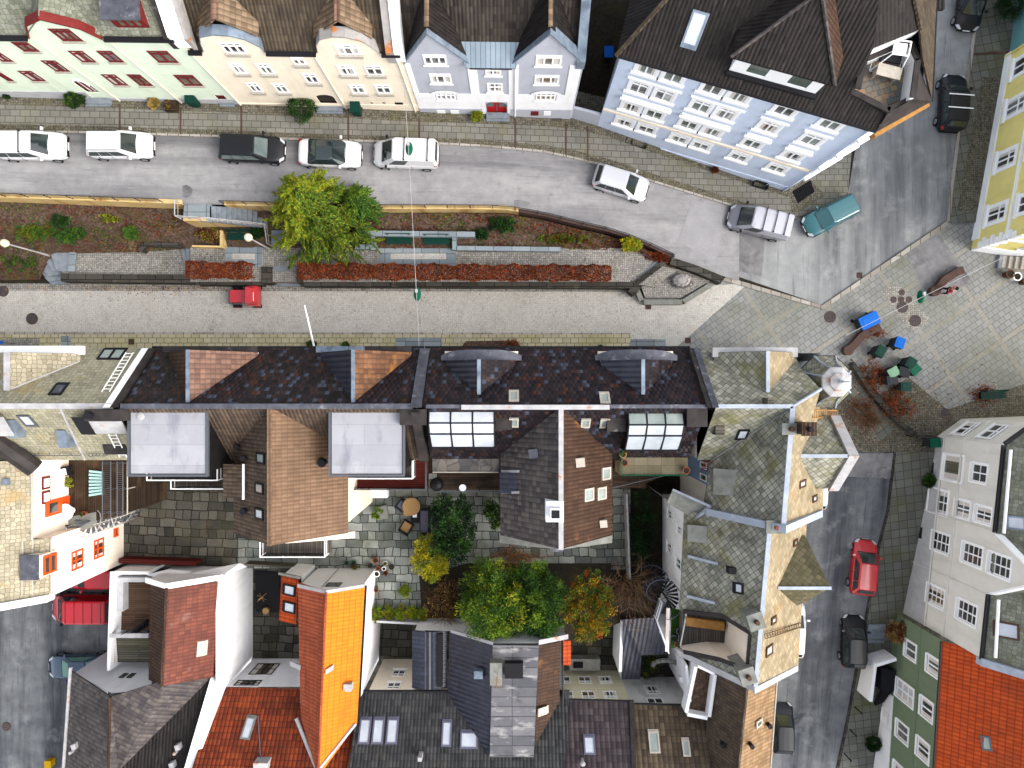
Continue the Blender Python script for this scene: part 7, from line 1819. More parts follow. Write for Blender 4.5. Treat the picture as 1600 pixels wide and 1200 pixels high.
b=MB();FF.wall(b,[(0,-2.6),(FF.L,-2.6),(FF.L,ZF),(uG1,ZF),((uG0+uG1)/2,ZF+GP),(uG0,ZF),(0,ZF)],[rp(r)for r in rs_],.12)
FFc.wall(b,[(0,-.3),(FFc.L,-.3),(FFc.L,ZF),(0,ZF)],[],.1);FFn.wall(b,[(0,-.3),(FFn.L,-.3),(FFn.L,ZF),(0,ZF)],[],.1)
b.poly([FA1+UP*-3,FA1+V((12,-2,-3)),FA1+V((12,-2,ZF)),FA1+UP*ZF]);b.obj('wall',M['w_grey'],tF)
for i,r in enumerate(rs_):
 window(tF,FF,r,nx=1 if i==0 else 2,tr=0 if i<1 else .0,rows=1 if i==0 else(2 if i in(1,3,4)else 4),fm=M['white'],gm=M['curtain']if i==0 else M['glass'],sill=M['white'],depth=.12,fw=.08,sw=.12)
 b=MB();FF.bar(b,r[0]-.12,r[1]+.12,r[3]+.003,r[3]+.12,.002,.06);FF.bar(b,r[0]-.12,r[0]-.003,r[2],r[3],.002,.05);FF.bar(b,r[1]+.003,r[1]+.12,r[2],r[3],.002,.05);b.obj('window_surround',M['white'],tF)
for z in(1.9,4.6):window(tF,FFc,(.35,FFc.L-.35,z-.6,z+.7),nx=2,tr=.3,fm=M['white'],gm=M['glass'],sill=M['white'],depth=-.03,fw=.1)
b=MB();FF.bar(b,0,FF.L,2.95,3.1,.002,.1);FFc.bar(b,0,FFc.L,2.95,3.1,.002,.1);FF.bar(b,0,FF.L,.95,1.05,.045,.12);b.obj('string_course',M['w_grey'],tF)
b=MB();FF.bar(b,0,FF.L,-2.6,.95,.002,.045);b.obj('plinth',M['plinth'],tF)
for u,m_ in((uG0-.1,'p_charcoal'),(FF.hit(1490,890)[0]*0+(uG1+.1),'p_charcoal')):
 b=MB();b.tube([FF.pt(u,-2,.08),FF.pt(u,ZF,.08)],.03,5);b.obj('downpipe',M['w_grey'],tF)
for f_,p_,q_ in((FF,0,uG0-.05),(FF,uG1+.05,FF.L),(FFc,0,FFc.L)):b=MB();f_.bar(b,p_,q_,ZF-.02,ZF+.12,0,.22);b.obj('gutter',M['black_metal'],tF)
fi=-FF.n
pFr=PL(FF.pt(0,ZF),FF.pt(3,ZF),FF.pt(0,ZF+4.4)+fi*4)
b=MB();e_=FF.pt(0,ZF+.05,-.03);f_=FF.pt(FF.L,ZF+.05,-.03)
b.slab([e_,f_,f_+fi*5+UP*5.5,e_+fi*5.2+UP*5.7],.14);b.slab([e_,FFc.pt(0,ZF+.05,.1),FFn.pt(9,ZF+.05,.1),e_+fi*5.2+UP*5.7],.14);b.obj('roof',M['scale_green'],tF)
b=MB();ua=(uG0+uG1)/2;crossgable(b,pFr,FF.pt(ua,ZF+GP+.05),FF.pt(uG0,ZF+.1),FF.pt(uG1,ZF+.1),fi);b.obj('gable_roof',M['scale_green'],tF)
for u in(uG0,uG1):b=MB();p,q=FF.pt(u,ZF-.05,.1),FF.pt(ua,ZF+GP,.1);b.ob(p,q-p,fi*.4,UP*.3);b.obj('gable_coping',M['white'],tF)
b=MB();p,q=pFr.px(1575,702)+UP*.25,pFr.px(1564,832)+UP*.25;b.cyl(p,q,.1,.1,6);b.obj('snow_guard',M['white'],tF);b=MB();p,q=pFr.px(1556,935)+UP*.25,pFr.px(1551,1025)+UP*.25;b.cyl(p,q,.1,.1,6);b.obj('snow_guard',M['white'],tF)
skylight(tF,pFr,1588,817,.8,.95,M['zinc'],M['glass_sky'],.1);skylight(tF,pFr,1574,985,.95,1.2,M['p_brown'],M['glass_sky'],.1)
b=MB();b.ob(FF.pt(FF.L-.1,ZF-.3,.2),fi*6+UP*6.6,FF.u*.45,UP*.5);b.obj('gable_edge',M['ridge_blue'],tF)
for q_ in((1456,731),(1438,832)):
 b=MB();u,z=FF.hit(*q_);FF.bar(b,u-.4,u+.4,z-.3,z+.3,.046,.07);b.obj('cellar_window',M['glass_car'],tF)
tR=thing('town_house','moss green house with white windows and bright orange tiled roof','house',(29,-21,-2))
RA,RB=V((28.1,-16.75,0)),V((27.3,-30,0));ZR3=3.85
FR=FA(RA,RB,(-1,0))
Th=lambda*p:[(1350+a*.2166,940+c*.2166)for a,c in p]
wq=[((335,352),1.1,1.35),((497,465),1.1,1.35),((292,655),1.25,2.2),((452,775),1.2,1.4),((275,940),1.15,1.5),((425,1070),1.2,1.4),((155,825),.9,.8),((255,1240),1.1,1.5)]
rs_=[]
for(c,w_,h_)in wq:
 c=Th(c)[0];u,z=FR.hit(*c);rs_.append((u-w_/2,u+w_/2,z-h_/2,min(z+h_/2,ZR3-.15)))
b=MB();FR.wall(b,[(0,-4.8),(FR.L,-4.8),(FR.L,ZR3),(0,ZR3)],[rp(r)for r in rs_],.12);b.obj('wall',M['w_dgreen'],tR)
for i,r in enumerate(rs_):
 window(tR,FR,r,nx=2,tr=0,rows=1 if i!=2 else 3,fm=M['white'],gm=M['glass']if i!=2 else M['glass_sky'],sill=M['white'],depth=.12,fw=.09,sw=.1,name='window' if i!=2 else 'door')
 b=MB();FR.bar(b,r[0]-.12,r[1]+.12,r[3]+.003,r[3]+.12,.002,.06);FR.bar(b,r[0]-.12,r[0]-.003,r[2],r[3],.002,.05);FR.bar(b,r[1]+.003,r[1]+.12,r[2],r[3],.002,.05);b.obj('window_surround',M['white'],tR)
uu=FR.hit(*Th((210,650))[0])[0]
b=MB();FR.bar(b,uu+.3,FR.L,-4.8,-1.6,.003,.06);o=b.obj('plinth',M['w_white'],tR)
b=MB();FR.bar(b,0,FR.L,1.25,1.33,.003,.05);b.obj('string_course',M['w_dgreen'],tR)
ri=-FR.n
pR3=PL(FR.pt(0,ZR3),FR.pt(3,ZR3),FR.pt(0,ZR3+3.4)+ri*4.2)
g=[pR3.px(*p)for p in((1474,992),(1456,1210),(1558,1192),(1578,1045),(1545,1030))]
b=MB();b.slab([FR.pt(0,ZR3,.15),FR.pt(FR.L,ZR3,.15),FR.pt(FR.L,ZR3+3.5)+ri*4.33,FR.pt(0,ZR3+3.5)+ri*4.33],.13,0)
b.slab([FR.pt(0,ZR3+3.5)+ri*4.33,FR.pt(FR.L,ZR3+3.5)+ri*4.33,FR.pt(FR.L,ZR3-1)+ri*10,FR.pt(0,ZR3-1)+ri*10],.13,1);b.obj('roof',[M['tile_orange2'],M['tile_orange2']],tR)
skylight(tR,pR3,1541,1161,.55,.9,M['grey_metal'],M['glass_skyd'],PI/2+.2)
b=MB();b.cyl(FR.pt(0,ZR3,.2),FR.pt(FR.L,ZR3,.2),.07,.07,6);b.obj('gutter',M['black_metal'],tR)
b=MB();b.box(33.2,-20.4,5.2,2.4,2.6,1.6);b.obj('dormer',M['w_dark'],tR)
b=MB();b.slab([V((31.9,-18.9,7.0)),V((34.6,-18.9,7.6)),V((34.6,-21.9,7.6)),V((31.9,-21.9,7.0))],.12)if False else b.box(33.2,-20.4,6.803,2.6,2.8,.1);b.obj('dormer_roof',M['tile_orange2'],tR)
t_=thing('entrance_stair','white walled entrance stair with black steps by the green house','steps',W(1385,1075,zri(1075)))
z0=zri(1080);q=[Th(p)[0]for p in((130,480),(230,500),(215,650),(120,640))]
b=MB();b.slab([W(x,y,z0+1.5)for x,y in q],1.5);b.obj('landing',M['p_charcoal'],t_)
b=MB();pa=[Th(p)[0]for p in((232,405),(90,450),(55,735))]
for i in range(2):
 p,q_=W(*pa[i],z0+2.3),W(*pa[i+1],z0+2.3);d=q_-p;n_=V((-d.y,d.x,0)).normalized()*.22;b.ob(V((p.x,p.y,z0-1)),d,n_,UP*(3.3 if i==0 else 3.0))
b.obj('parapet',M['w_white'],t_)
b=MB();p0,p1=W(*Th((75,745))[0],z0+.1),W(*Th((140,640))[0],z0+1.4);wv=W(*Th((170,700))[0],z0+.1)-W(*Th((75,745))[0],z0+.1);flight(b,p0,p1,wv*.9,7);b.obj('treads',M['p_charcoal'],t_)
# ---------------------------------------------------------------- cars
CW,CK,CS_=carpaint('white',(250,250,252),0,.6),carpaint('black',(30,31,36)),carpaint('silver',(214,216,222),.2,.75)
CR,CT=carpaint('red',(206,16,34)),carpaint('teal',(34,108,116))
car('white estate car with two roof bars, first in the kerb row',CW,50,228,zup(50),0,4.45,1.8,'wagon',bars=2)
car('white people carrier with black roof rails, second in the kerb row',CW,189,227,zup(189),0,4.15,1.74,'wagon',rails=M['p_black'],H=1.5)
car('black estate car parked right of the white people carrier',CK,394,233,zup(394),-2,4.2,1.74,'wagon',glass=M['glass_carl'])
car('white saloon with black glass roof behind the conifer',CW,516,240,zup(516),-2,4.1,1.78,'sedan',roofmat=M['glass_car'])
car('white panel van with roof bars under the green street lamp',CW,635,242,zup(635),178,4.3,1.8,'van',bars=2,panel=True,name='parked_van',cat='van')
car('silver hatchback parked on the bend by the pale blue house',CS_,970,286,zup(970),-17,3.85,1.74,'hatch',glass=M['glass_car'])
car('dark grey people carrier with silver ribbed roof',carpaint('graphite',(150,148,158),.2),1185,348,.06,166,4.25,1.84,'van',roofmat=carpaint('roofsilver',(196,196,206),.2,.7),bars=3)
car('teal estate car parked on the corner kerb',CT,1297,337,.03,207,3.9,1.66,'wagon',glass=carpaint('tealglass',(50,110,116)))
car('black car with two pale roof bars by the east pavement',CK,1487,161,.03,86,4.0,1.78,'suv',bars=0)
for o_ in[o for o in bpy.data.objects if o.get('label','').startswith('black car with two pale')]:
 for x in(.15,-.75):b=MB();b.box(x,0,1.70,.06,1.7,.05);ORG[o_.name]=V((0,0,0));b.obj('roof_bar',M['white'],o_)
car('black car at the top edge of the right hand road',CK,1516,2,.03,264,4.0,1.78,'hatch')
car('red hatchback parked in the side street',CR,1349,887,zri(887)+.03,82,3.95,1.75,'hatch',tilt=.08)
car('black hatchback parked in the side street above the white stair wall',CK,1333,1003,zri(1003)+.03,86,3.75,1.74,'hatch',tilt=.1)
car('small dark grey car at the foot of the side street',carpaint('dark',(34,37,42)),1222,1138,zri(1138)+.03,87,3.6,1.62,'hatch',tilt=.12)
car('white car half hidden beside the slate house',CW,1238,983,zri(985)+.03,86,4.0,1.75,'hatch')
car('silver car whose tail shows past the slate corner house',CS_,1273,760,zri(760)+.03,86,3.2,1.7,'hatch')
car('red van with ribbed roof by the lower left street',CR,132,949,-2.48,180,4.75,2.0,'van',name='parked_van',cat='van',ribs=5,H=1.95)
car('red car mostly hidden beneath the cream house wall',CR,150,902,-2.48,180,4.2,1.75,'hatch')
car('dark blue car half hidden by the white gabled house',carpaint('navy',(60,84,110),.2),125,1041,-2.48,182,4.6,1.7,'sedan',glass=carpaint('greenglass',(120,176,156)))
t=thing('utility_vehicle','little bright red utility vehicle on the cobbled street','vehicle',(0,0,0))
b=MB()
pr=[(-.95,.35,.38,.95),(-.9,.56,.35,1.0),(-.1,.60,.35,1.05),(0,.62,.35,1.2)]
b.box(.35,0,.35,1.35,.86,.62);b.obj('bonnet',CR,t)
b=MB();L4=[V((-.95,-.62,.35)),V((-.3,-.68,.35)),V((-.3,.68,.35)),V((-.95,.62,.35))]
b.box(-.62,0,.35,.66,1.36,.85)
q=[V((-.98,-.58,1.2)),V((-.24,-.66,1.2)),V((-.24,.66,1.2)),V((-.98,.58,1.2))];qt=[V((-.72,-.5,1.55)),V((-.28,-.56,1.6)),V((-.28,.56,1.6)),V((-.72,.5,1.55))]
for i in range(4):b.poly([q[i],q[(i+1)%4],qt[(i+1)%4],qt[i]])
b.poly(qt);b.obj('cab',CR,t)
b=MB();b.box(1.12,0,.3,.22,1.0,.35);b.obj('bumper',M['grey_metal'],t)
b=MB();b.box(-.8,.1,1.45,.03,.6,.04);b.obj('handle',M['white'],t)
for x,s,r in((.72,1,.3),(.72,-1,.3),(-.66,1,.32),(-.66,-1,.32)):
 b=MB();c=V((x,s*.62,r));b.cyl(c-V((0,.1,0)),c+V((0,.1,0)),r,r,12);w_=b.obj('wheel',M['rubber'],t)
 b=MB();b.cyl(c+V((0,s*.1,0)),c+V((0,s*.115,0)),r*.6,r*.5,10);b.obj('rim',M['p_red'],w_)
t.location=W(386,464,.5);t.location.z=.01;t.rotation_euler=(0,0,PI)
# ---------------------------------------------------------------- the retaining wall, stairs and terrace
b=MB();xs_=list(range(-400,284,30))+[284]
def wallrun(xs_,m,label,th=.28,top=.12):
 b=MB()
 for i in range(len(xs_)-1):
  x0,x1=xs_[i],xs_[i+1];p,q=W(x0,wy(x0),zup(x0)+top),W(x1,wy(x1),zup(x1)+top)
  h=zup(x0)-wb(x0)+.5;b.ob(p-UP*h+V((0,-.02,0)),q-p,V((0,th,0)),UP*h)
 o=b.obj('retaining_wall',m);tag(o,label,'wall')
wallrun(xs_,M['yellow_wall'],'ochre retaining wall along the upper street, left of the stairs')
wallrun([x for x in range(350,811,20)],M['yellow_wall'],'ochre retaining wall along the upper street, right of the stairs')
wallrun([810,850,900,950,1000,1050],M['rust'],'rusty low edging wall where the upper street bends',.2,.06)
def streetrail(x0,x1,label):
 b=MB();pts=[W(x,wy(x)-1,zup(x)+.1)for x in range(x0,x1+1,35)];rails(b,pts,.85,.025,1.5,2);o=b.obj('street_railing',M['p_charcoal']);tag(o,label,'railing',None)
streetrail(-60,280,'dark iron railing on the ochre wall left of the stairs');streetrail(350,805,'dark iron railing on the ochre wall right of the stairs');streetrail(805,1050,'dark iron railing following the street bend')
t=thing('stone_stairs','stone stairs with iron handrail down from the upper street','stairs',W(380,340,1.1))
zs_=zup(320)-.02;b=MB();b.slab([W(288,317,zs_),W(330,318,zs_),W(330,347,zs_),W(286,343,zs_)],.25);b.obj('landing',M['stone_slab'],t)
b=MB();n_=12;za=zs_
for k in range(n_):
 x0,x1=328+k*8,337.5+k*8;z=za-k*.165;b.slab([W(x0,322+k*.6,z),W(x1,322+k*.6,z),W(x1,346+k*.95,z),W(x0,346+k*.95,z)],.3)
b.obj('treads',M['stone_step'],t)
b=MB()
for i in range(6):
 x0,x1=286+i*24,310+i*24;z0,z1=zs_-max(0,(x0-330)/8*.165),zs_-max(0,(x1-330)/8*.165);y0,y1=345+max(0,x0-330)*.1,345+max(0,x1-330)*.1
 p,q=W(x0,y0,z0+.05),W(x1,y1,z1+.05);b.poly([p,q,q-UP*2,p-UP*2]);b.poly([p+V((0,.18,0)),q+V((0,.18,0)),q,p])
b.obj('side_wall',M['yellow_wall'],t)
b=MB();rails(b,[W(283,318,zs_),W(283,342,zs_),W(330,345,zs_),W(420,354,zs_-1.95),W(424,384,1.2)],.9,.035,.7,1);b.obj('handrail',M['ridge_white'],t)
b=MB()
for k in range(4):z=1.15+(3-k)*.02+.1;y=360+k*6;b.slab([W(424,y,1.9-k*.17),W(452,y,1.9-k*.17),W(452,y+7,1.9-k*.17),W(424,y+7,1.9-k*.17)],.4)
b.obj('lower_treads',M['stone_step'],t)
t=thing('terrace_steps','curved pale stone steps at the left end of the terrace','steps',W(85,420,0))
b=MB()
for k,(x0,x1,y0,y1)in enumerate(((72,112,434,445),(66,100,424,440),(65,98,414,432),(72,100,403,424))):
 z=.15+.14*k;b.slab([W(x0+10,y1,z),W(x1,y1-3,z),W(x1+4,y0-6,z),W(x0+8,y0-8,z),W(x0-3,y0,z)],.3)
b.slab([W(78,394,.72),W(112,393,.72),W(108,424,.72),W(88,424,.72)],.3);b.obj('treads',M['stone_step'],t)
b=MB()
for k in range(2):b.slab([W(108+k*6,393,.76+k*.02),W(120,393,.76+k*.02),W(117,424,.76+k*.02),W(106+k*6,424,.76+k*.02)],.1)
b.obj('kerb_stones',M['stone_slab'],t)
t=thing('terrace_steps','three skewed stone steps halfway along the cobbled terrace','steps',W(293,400,.7))
b=MB()
for k in range(3):b.slab([W(281+k*8,383,.84+k*.145),W(290+k*8,383,.84+k*.145),W(298+k*5,420,.84+k*.145),W(290+k*5,420,.84+k*.145)],.3)
b.obj('treads',M['stone_step'],t)
t=thing('terrace_steps','stone steps through the hedge down to the cobbled street','steps',W(450,432,0))
b=MB()
for k in range(5):y=416+k*6;z=1.17-k*.22;b.slab([W(428,y,z),W(469,y,z),W(470,y+7,z),W(428,y+7,z)],.4)
b.obj('treads',M['stone_step'],t)
for x0 in(409,464):
 b=MB();p=W(x0,417,1.3);b.ob(V((p.x,p.y,0)),V((.7 if x0<450 else .4,0,0)),V((0,-1.1,0)),UP*1.35);b.obj('pier',M['stone_dark'],t)
def lowwall(label,pts,z0,z1,th,m,name='stone_wall'):
 b=MB()
 for i in range(len(pts)-1):
  p,q=W(*pts[i],z1),W(*pts[i+1],z1);d=q-p;n_=V((d.y,-d.x,0)).normalized()*th;b.ob(V((p.x,p.y,z0)),d,n_,UP*(z1-z0+i*.003))
 tag(b.obj(name,m),label,'wall')
lowwall('mossy dark stone wall edging the left terrace',[(95,427),(306,430)],-.1,1.05,.55,M['stone_dark'])
lowwall('dark stone wall under the short clipped hedge',[(306,435),(409,436)],-.1,.95,.42,M['stone_dark'])
lowwall('dark stone wall under the long clipped hedge',[(472,437),(985,440)],-.1,.95,.45,M['stone_dark'])
lowwall('dark stone wall turning at the right end of the terrace',[(985,437),(1002,448),(990,462)],-.1,.9,.5,M['stone_dark'])
lowwall('dark stone wall between the boulder bed and the road',[(1050,402),(1090,415),(1131,432)],-.1,1.0,.5,M['stone_dark'])
lowwall('dark stone wall on the left edge of the boulder bed',[(1055,401),(1020,428),(998,445)],-.1,.8,.35,M['stone_dark'])
lowwall('pale stone kerb round the boulder bed',[(998,448),(1006,468),(1066,468),(1108,442)],0,.4,.35,M['concrete'],'stone_kerb')
lowwall('concrete planter wall behind the two green benches',[(560,360),(742,362)],1.1,2.0,.35,M['stone_slab'],'planter_wall')
lowwall('concrete planter wall left of the bench bay',[(555,382),(588,382)],1.1,1.7,.3,M['stone_slab'],'planter_wall')
lowwall('concrete planter wall right of the bench bay',[(714,384),(876,386)],1.1,1.65,.3,M['stone_slab'],'planter_wall')
for x,l_ in((586,'left'),(713,'right')):lowwall('short concrete cross wall on the %s of the bench bay'%l_,[(x,362),(x,390)],1.1,1.72,.28,M['stone_slab'],'planter_wall')
lowwall('ochre planter wall below the stairs',[(300,383),(348,384)],.6,1.7,.12,M['yellow_wall'],'planter_wall')
lowwall('dark slate planter wall beside the skewed steps',[(215,389),(226,378),(284,380)],.6,1.45,.3,M['stone_dark'],'planter_wall')
lowwall('ochre pillar wall at the bench under the stairs',[(348,360),(348,384)],.6,1.9,.2,M['yellow_wall'],'planter_wall')
sheet('boulder_bed',M['cobble_path'],[(1002,448),(1055,404),(1128,432),(1106,441),(1064,465),(1008,465)],.3,.3)
t=thing('boulder','pale boulder standing in the cobbled bed','boulder',W(1064,440,.3));b=MB();b.lathe(W(1064,440,.3),[(.5,0),(.62,.2),(.55,.45),(.3,.62),(.05,.68)],11,0,1.1,.8)
for i,p in enumerate(b.v):k=1+.13*math.sin(i*1.7);b.v[i]=V((p.x*k+(1-k)*W(1064,440,.3).x,p.y*k+(1-k)*W(1064,440,.3).y,p.z))
b.obj('stone',M['rock'],t)
def bench(px,py,z,rz,label):
 t=thing('park_bench',label,'bench',(0,0,0),'green benches on the terrace')
 for k in range(4):b=MB();b.box(0,.18-k*.13,.43,1.75,.11,.04);b.obj('seat_slat',M['p_green2'],t)
 for k in range(3):b=MB();b.box(0,.28+k*.03,.55+k*.13,1.75,.035,.11);b.obj('back_slat',M['p_green2'],t)
 for x in(-.72,.72):b=MB();b.box(x,-.0,0,.06,.5,.43);b.box(x,.27,.433,.06,.05,.5);b.obj('leg',M['p_charcoal'],t)
 t.location=W(px,py,z);t.rotation_euler=(0,0,rz)
bench(625,377,1.16,0,'green bench in the paved bay, left of the pair');bench(683,378,1.16,0,'green bench in the paved bay, right of the pair');bench(379,371,1.16,0,'green bench alone beneath the stone stairs');bench(1546,617,.02,.05,'green bench on the plaza among fallen brown leaves')
def postlamp(px,py,z,label):
 p=W(px,py,z);t=thing('street_lamp',label,'street lamp',p,'white globe post lamps')
 b=MB();b.cyl(p,p+UP*.9,.09,.07,8);b.cyl(p+UP*.9,p+UP*4.0,.06,.045,8);b.obj('post',M['ridge_white'],t)
 b=MB();b.lathe(p+UP*4.0,[(.07,-.04),(.19,.06),(.26,.24),(.22,.42),(.1,.53),(.02,.55)],16);b.obj('globe',M['globe'],t,smooth=True)
postlamp(76,399,.7,'white globe post lamp by the steps at the left edge');postlamp(424,391,1.15,'white globe post lamp at the foot of the stone stairs')
def wire(label,a,c,z0,z1,sag,lamps):
 p,q=W(*a,z0),W(*c,z1);pts=[p.lerp(q,k/24)-UP*sag*4*(k/24)*(1-k/24)for k in range(25)]
 b=MB();b.tube(pts,.015,4);tag(b.obj('span_wire',M['ridge_white']),label,'cable')
 for px,py,l in lamps:
  m_=min(pts,key=lambda v:(800+v.x*FPX/(50-v.z)-px)**2+(600-v.y*FPX/(50-v.z)-py)**2)
  t=thing('hanging_lamp',l,'street lamp',m_-UP*.4,'green street lamps hung on wires')
  b=MB();b.lathe(m_-UP*.42,[(.36,0),(.34,.1),(.2,.28),(.08,.36)],14,0,.62,1.15);b.obj('lamp_shade',M['p_teal'],t,smooth=True)
  b=MB();b.box(m_.x,m_.y+.15,m_.z-.08,.14,.2,.14);b.obj('ballast_box',M['ridge_white'],t)
wire('thin wire spanning both streets from cream house to dark roof',(631,120),(655,546),8.2,7.9,.25,[(641,225,'green street lamp hanging above the white panel van'),(655,460,'green street lamp hanging above the cobbled street')])
wire('thin wire slung from the yellow house across the plaza',(1568,402),(1322,524),6.0,7.5,.2,[(1447,457,'green street lamp hanging above the plaza')])
t=thing('flagpole','slanting white flagpole on the dark tiled house front','flagpole',W(490,541,7));b=MB();b.cyl(W(491,543,6.8),W(476,477,8.6),.07,.035,8);b.obj('pole',M['white'],t)
for px,py,r,z,l in((50,498,.38,0,'rusty manhole cover near the left end of the cobbled street'),(5,455,.36,0,'worn manhole cover at the left edge of the cobbled street'),(1297,495,.38,0,'manhole cover at the kerb corner of the plaza'),(1430,501,.38,0,'manhole cover right of the round pit on the plaza'),(1410,480,.37,0,'open rimmed round pit cover below the small covers'),(1409,457,.19,0,'small round cover topmost of the plaza cluster'),(1396,468,.19,0,'small round cover leftmost of the plaza cluster'),(1408,468,.19,0,'small round cover in the middle of the plaza cluster'),(1420,468,.19,0,'small round cover rightmost of the plaza cluster'),(1477,644,.25,0,'round cover in the cobbles below the plaza paving'),(10,1135,.3,-2.5,'reddish round cover in the lower left street')):
 c=W(px,py,z+.02);t=thing('manhole_cover',l,'manhole cover',c,'round covers in the paving');b=MB();b.lathe(c,[(r,-.01),(r,.012)],20);b.obj('lid',M['iron'],t);b=MB()
 for k in range(20):a,a2=2*PI*k/20,2*PI*(k+1)/20;b.slab([c+V((math.cos(x)*q,math.sin(x)*q,.014))for x,q in((a,r),(a2,r),(a2,r+.035),(a,r+.035))],.02)
 b.obj('rim',M['rust'],t)
for px,py,l in((1013,479,'rusty square drain grate by the boulder bed'),(1343,430,'small drain grate against the plaza kerb'),(205,534,'square drain grate in the lower pavement'),(1075,532,'dark square grate in the plaza paving')):
 z=.09 if px==205 else .03;b=MB();p=W(px,py,z)
 for k in range(5):b.box(p.x-.16+k*.08,p.y,z-.02,.05,.36,.03)
 b.box(p.x,p.y,z-.025,.4,.4,.02);tag(b.obj('drain_grate',M['rust']),l,'drain')
def bin_(px,py,rz,lid,label,body_=None,sx=.58,sy=.72,h=1.05,z=.01):
 t=thing('wheelie_bin',label,'bin',(0,0,0),'wheeled refuse bins');b=MB()
 lo=[V((x*sx*.42,y*sy*.40,.08))for x,y in((-1,-1),(1,-1),(1,1),(-1,1))];hi=[V((x*sx*.5,y*sy*.5,h))for x,y in((-1,-1),(1,-1),(1,1),(-1,1))]
 for i in range(4):b.poly([lo[i],lo[(i+1)%4],hi[(i+1)%4],hi[i]])
 b.poly(hi);b.poly(lo[::-1]);b.obj('body',body_ or M['p_dgrey'],t)
 b=MB();b.slab([V((-sx*.54,-sy*.54,h+.05)),V((sx*.54,-sy*.54,h+.05)),V((sx*.54,sy*.5,h+.1)),V((-sx*.54,sy*.5,h+.1))],.06);l_=b.obj('lid',lid,t)
 b=MB();b.slab([V((-sx*.36,-sy*.36,h+.075)),V((sx*.36,-sy*.36,h+.075)),V((sx*.36,sy*.32,h+.12)),V((-sx*.36,sy*.32,h+.12))],.03);b.obj('lid_panel',lid,l_)
 b=MB();b.cyl(V((-sx*.45,sy*.56,h)),V((sx*.45,sy*.56,h)),.025,.025,6);b.obj('handle',M['p_black'],t)
 for s in(-1,1):b=MB();b.cyl(V((s*sx*.42,sy*.4,.12)),V((s*sx*.5,sy*.4,.12)),.12,.12,10);b.obj('wheel',M['rubber'],t)
 t.location=W(px,py,z);t.rotation_euler=(0,0,rz)
G1,G2_,BL=M['p_teal'],M['p_green2'],M['p_blue']
bin_(1345,503,.45,BL,'large blue four wheeled waste container by the curved seat',sx=1.25,sy=.85,h=1.15)
for px,py,rz,lid,l in((1393,537,1.2,BL,'small blue lidded bin alone on the plaza'),(1364,550,1.0,G2_,'dark green bin between blue container and dead shrubs'),(1410,568,1.0,G2_,'dark green bin at the top of the bin cluster'),(1383,582,.5,M['p_green'],'bright green lidded bin on the left of the bin cluster'),(1400,582,2.8,M['p_dgrey'],'grey green bin in the middle of the bin cluster'),(1416,578,.7,G1,'emerald lidded bin on the right of the bin cluster'),(1381,594,.1,M['p_dgrey'],'grey green bin at the lower left of the bin cluster'),(1402,604,0,G2_,'dark green bin below the bin cluster'),(1447,690,.05,G1,'green lidded bin beside the pale grey house')):bin_(px,py,rz+PI/2,lid,l)
for px,py,l in((308,162,'green bin against the pale green house front'),(560,176,'green bin against the cream house front')):bin_(px,py,0,G2_,l,G2_,z=zup(px)+.16)
bin_(948,92,0,BL,'blue bin in the dark alley beside the blue house',z=.05)
pp=W(1471,455.5,.02);t=thing('person','person in dark trousers and reddish pink jacket walking on the plaza','person',pp)
import bmesh
def skin(name,verts,edges,mtl,par):
 me=bpy.data.meshes.new(name);o=bpy.data.objects.new(name,me);COL.objects.link(o);o.parent=par
 me.from_pydata([v[:3]for v in verts],edges,[]);me.materials.append(mtl)
 md=o.modifiers.new('skin','SKIN');md.use_smooth_shade=True
 for i,v in enumerate(verts):me.skin_vertices[0].data[i].radius=(v[3],v[3]*(v[4]if len(v)>4 else 1));me.skin_vertices[0].data[i].use_root=i==0
 s=o.modifiers.new('sub','SUBSURF');s.levels=s.render_levels=2;return o
vs=[(0,0,.95,.15,.75),(0,0,1.15,.14,.75),(0,.02,1.4,.17,.7),(0,.03,1.52,.06),(0,.05,1.64,.1),(0,.05,1.74,.085),(.1,0,.9,.1),(.12,.16,.5,.065),(.12,.05,.1,.045),(.12,.2,.05,.04),(-.1,0,.9,.1),(-.12,-.06,.5,.065),(-.12,-.3,.12,.045),(-.12,-.18,.05,.04),(.21,.02,1.42,.065),(.3,-.08,1.16,.05),(.3,.08,.95,.04),(.31,.13,.86,.035),(-.21,.02,1.42,.065),(-.3,.1,1.17,.05),(-.27,.28,1.02,.04),(-.26,.35,.97,.035)]
es=[(0,1),(1,2),(2,3),(3,4),(4,5),(0,6),(6,7),(7,8),(8,9),(0,10),(10,11),(11,12),(12,13),(2,14),(14,15),(15,16),(16,17),(2,18),(18,19),(19,20),(20,21)]
skn=plain('skin',S(214,166,140,.6),.6);trs=plain('dark_trousers',S(30,30,36),.8);jkt=plain('pink_red_jacket',S(186,60,84,.6),.8)
skin('body',vs,es,skn,t)
skin('jacket',[(a,c,z,r*1.16,*k)for a,c,z,r,*k in vs[:3]]+[(a,c,z,r*1.25)for a,c,z,r,*k in vs[14:17]+vs[18:21]],[(0,1),(1,2),(2,3),(3,4),(4,5),(2,6),(6,7),(7,8)],jkt,t)
skin('trousers',[(0,0,.98,.155,.78)]+[(a,c,z,r*1.18)for a,c,z,r,*k in vs[6:9]+vs[10:13]],[(0,1),(1,2),(2,3),(0,4),(4,5),(5,6)],trs,t)
b=MB();b.lathe((0,.03,1.66),[(.1,0),(.125,.07),(.1,.14),(.04,.175)],12);ORG[t.name]=V((0,0,0));b.obj('hair',M['p_charcoal'],t,smooth=True)
b=MB();b.box(0,.15,1.64,.025,.035,.04);b.obj('nose',skn,t)
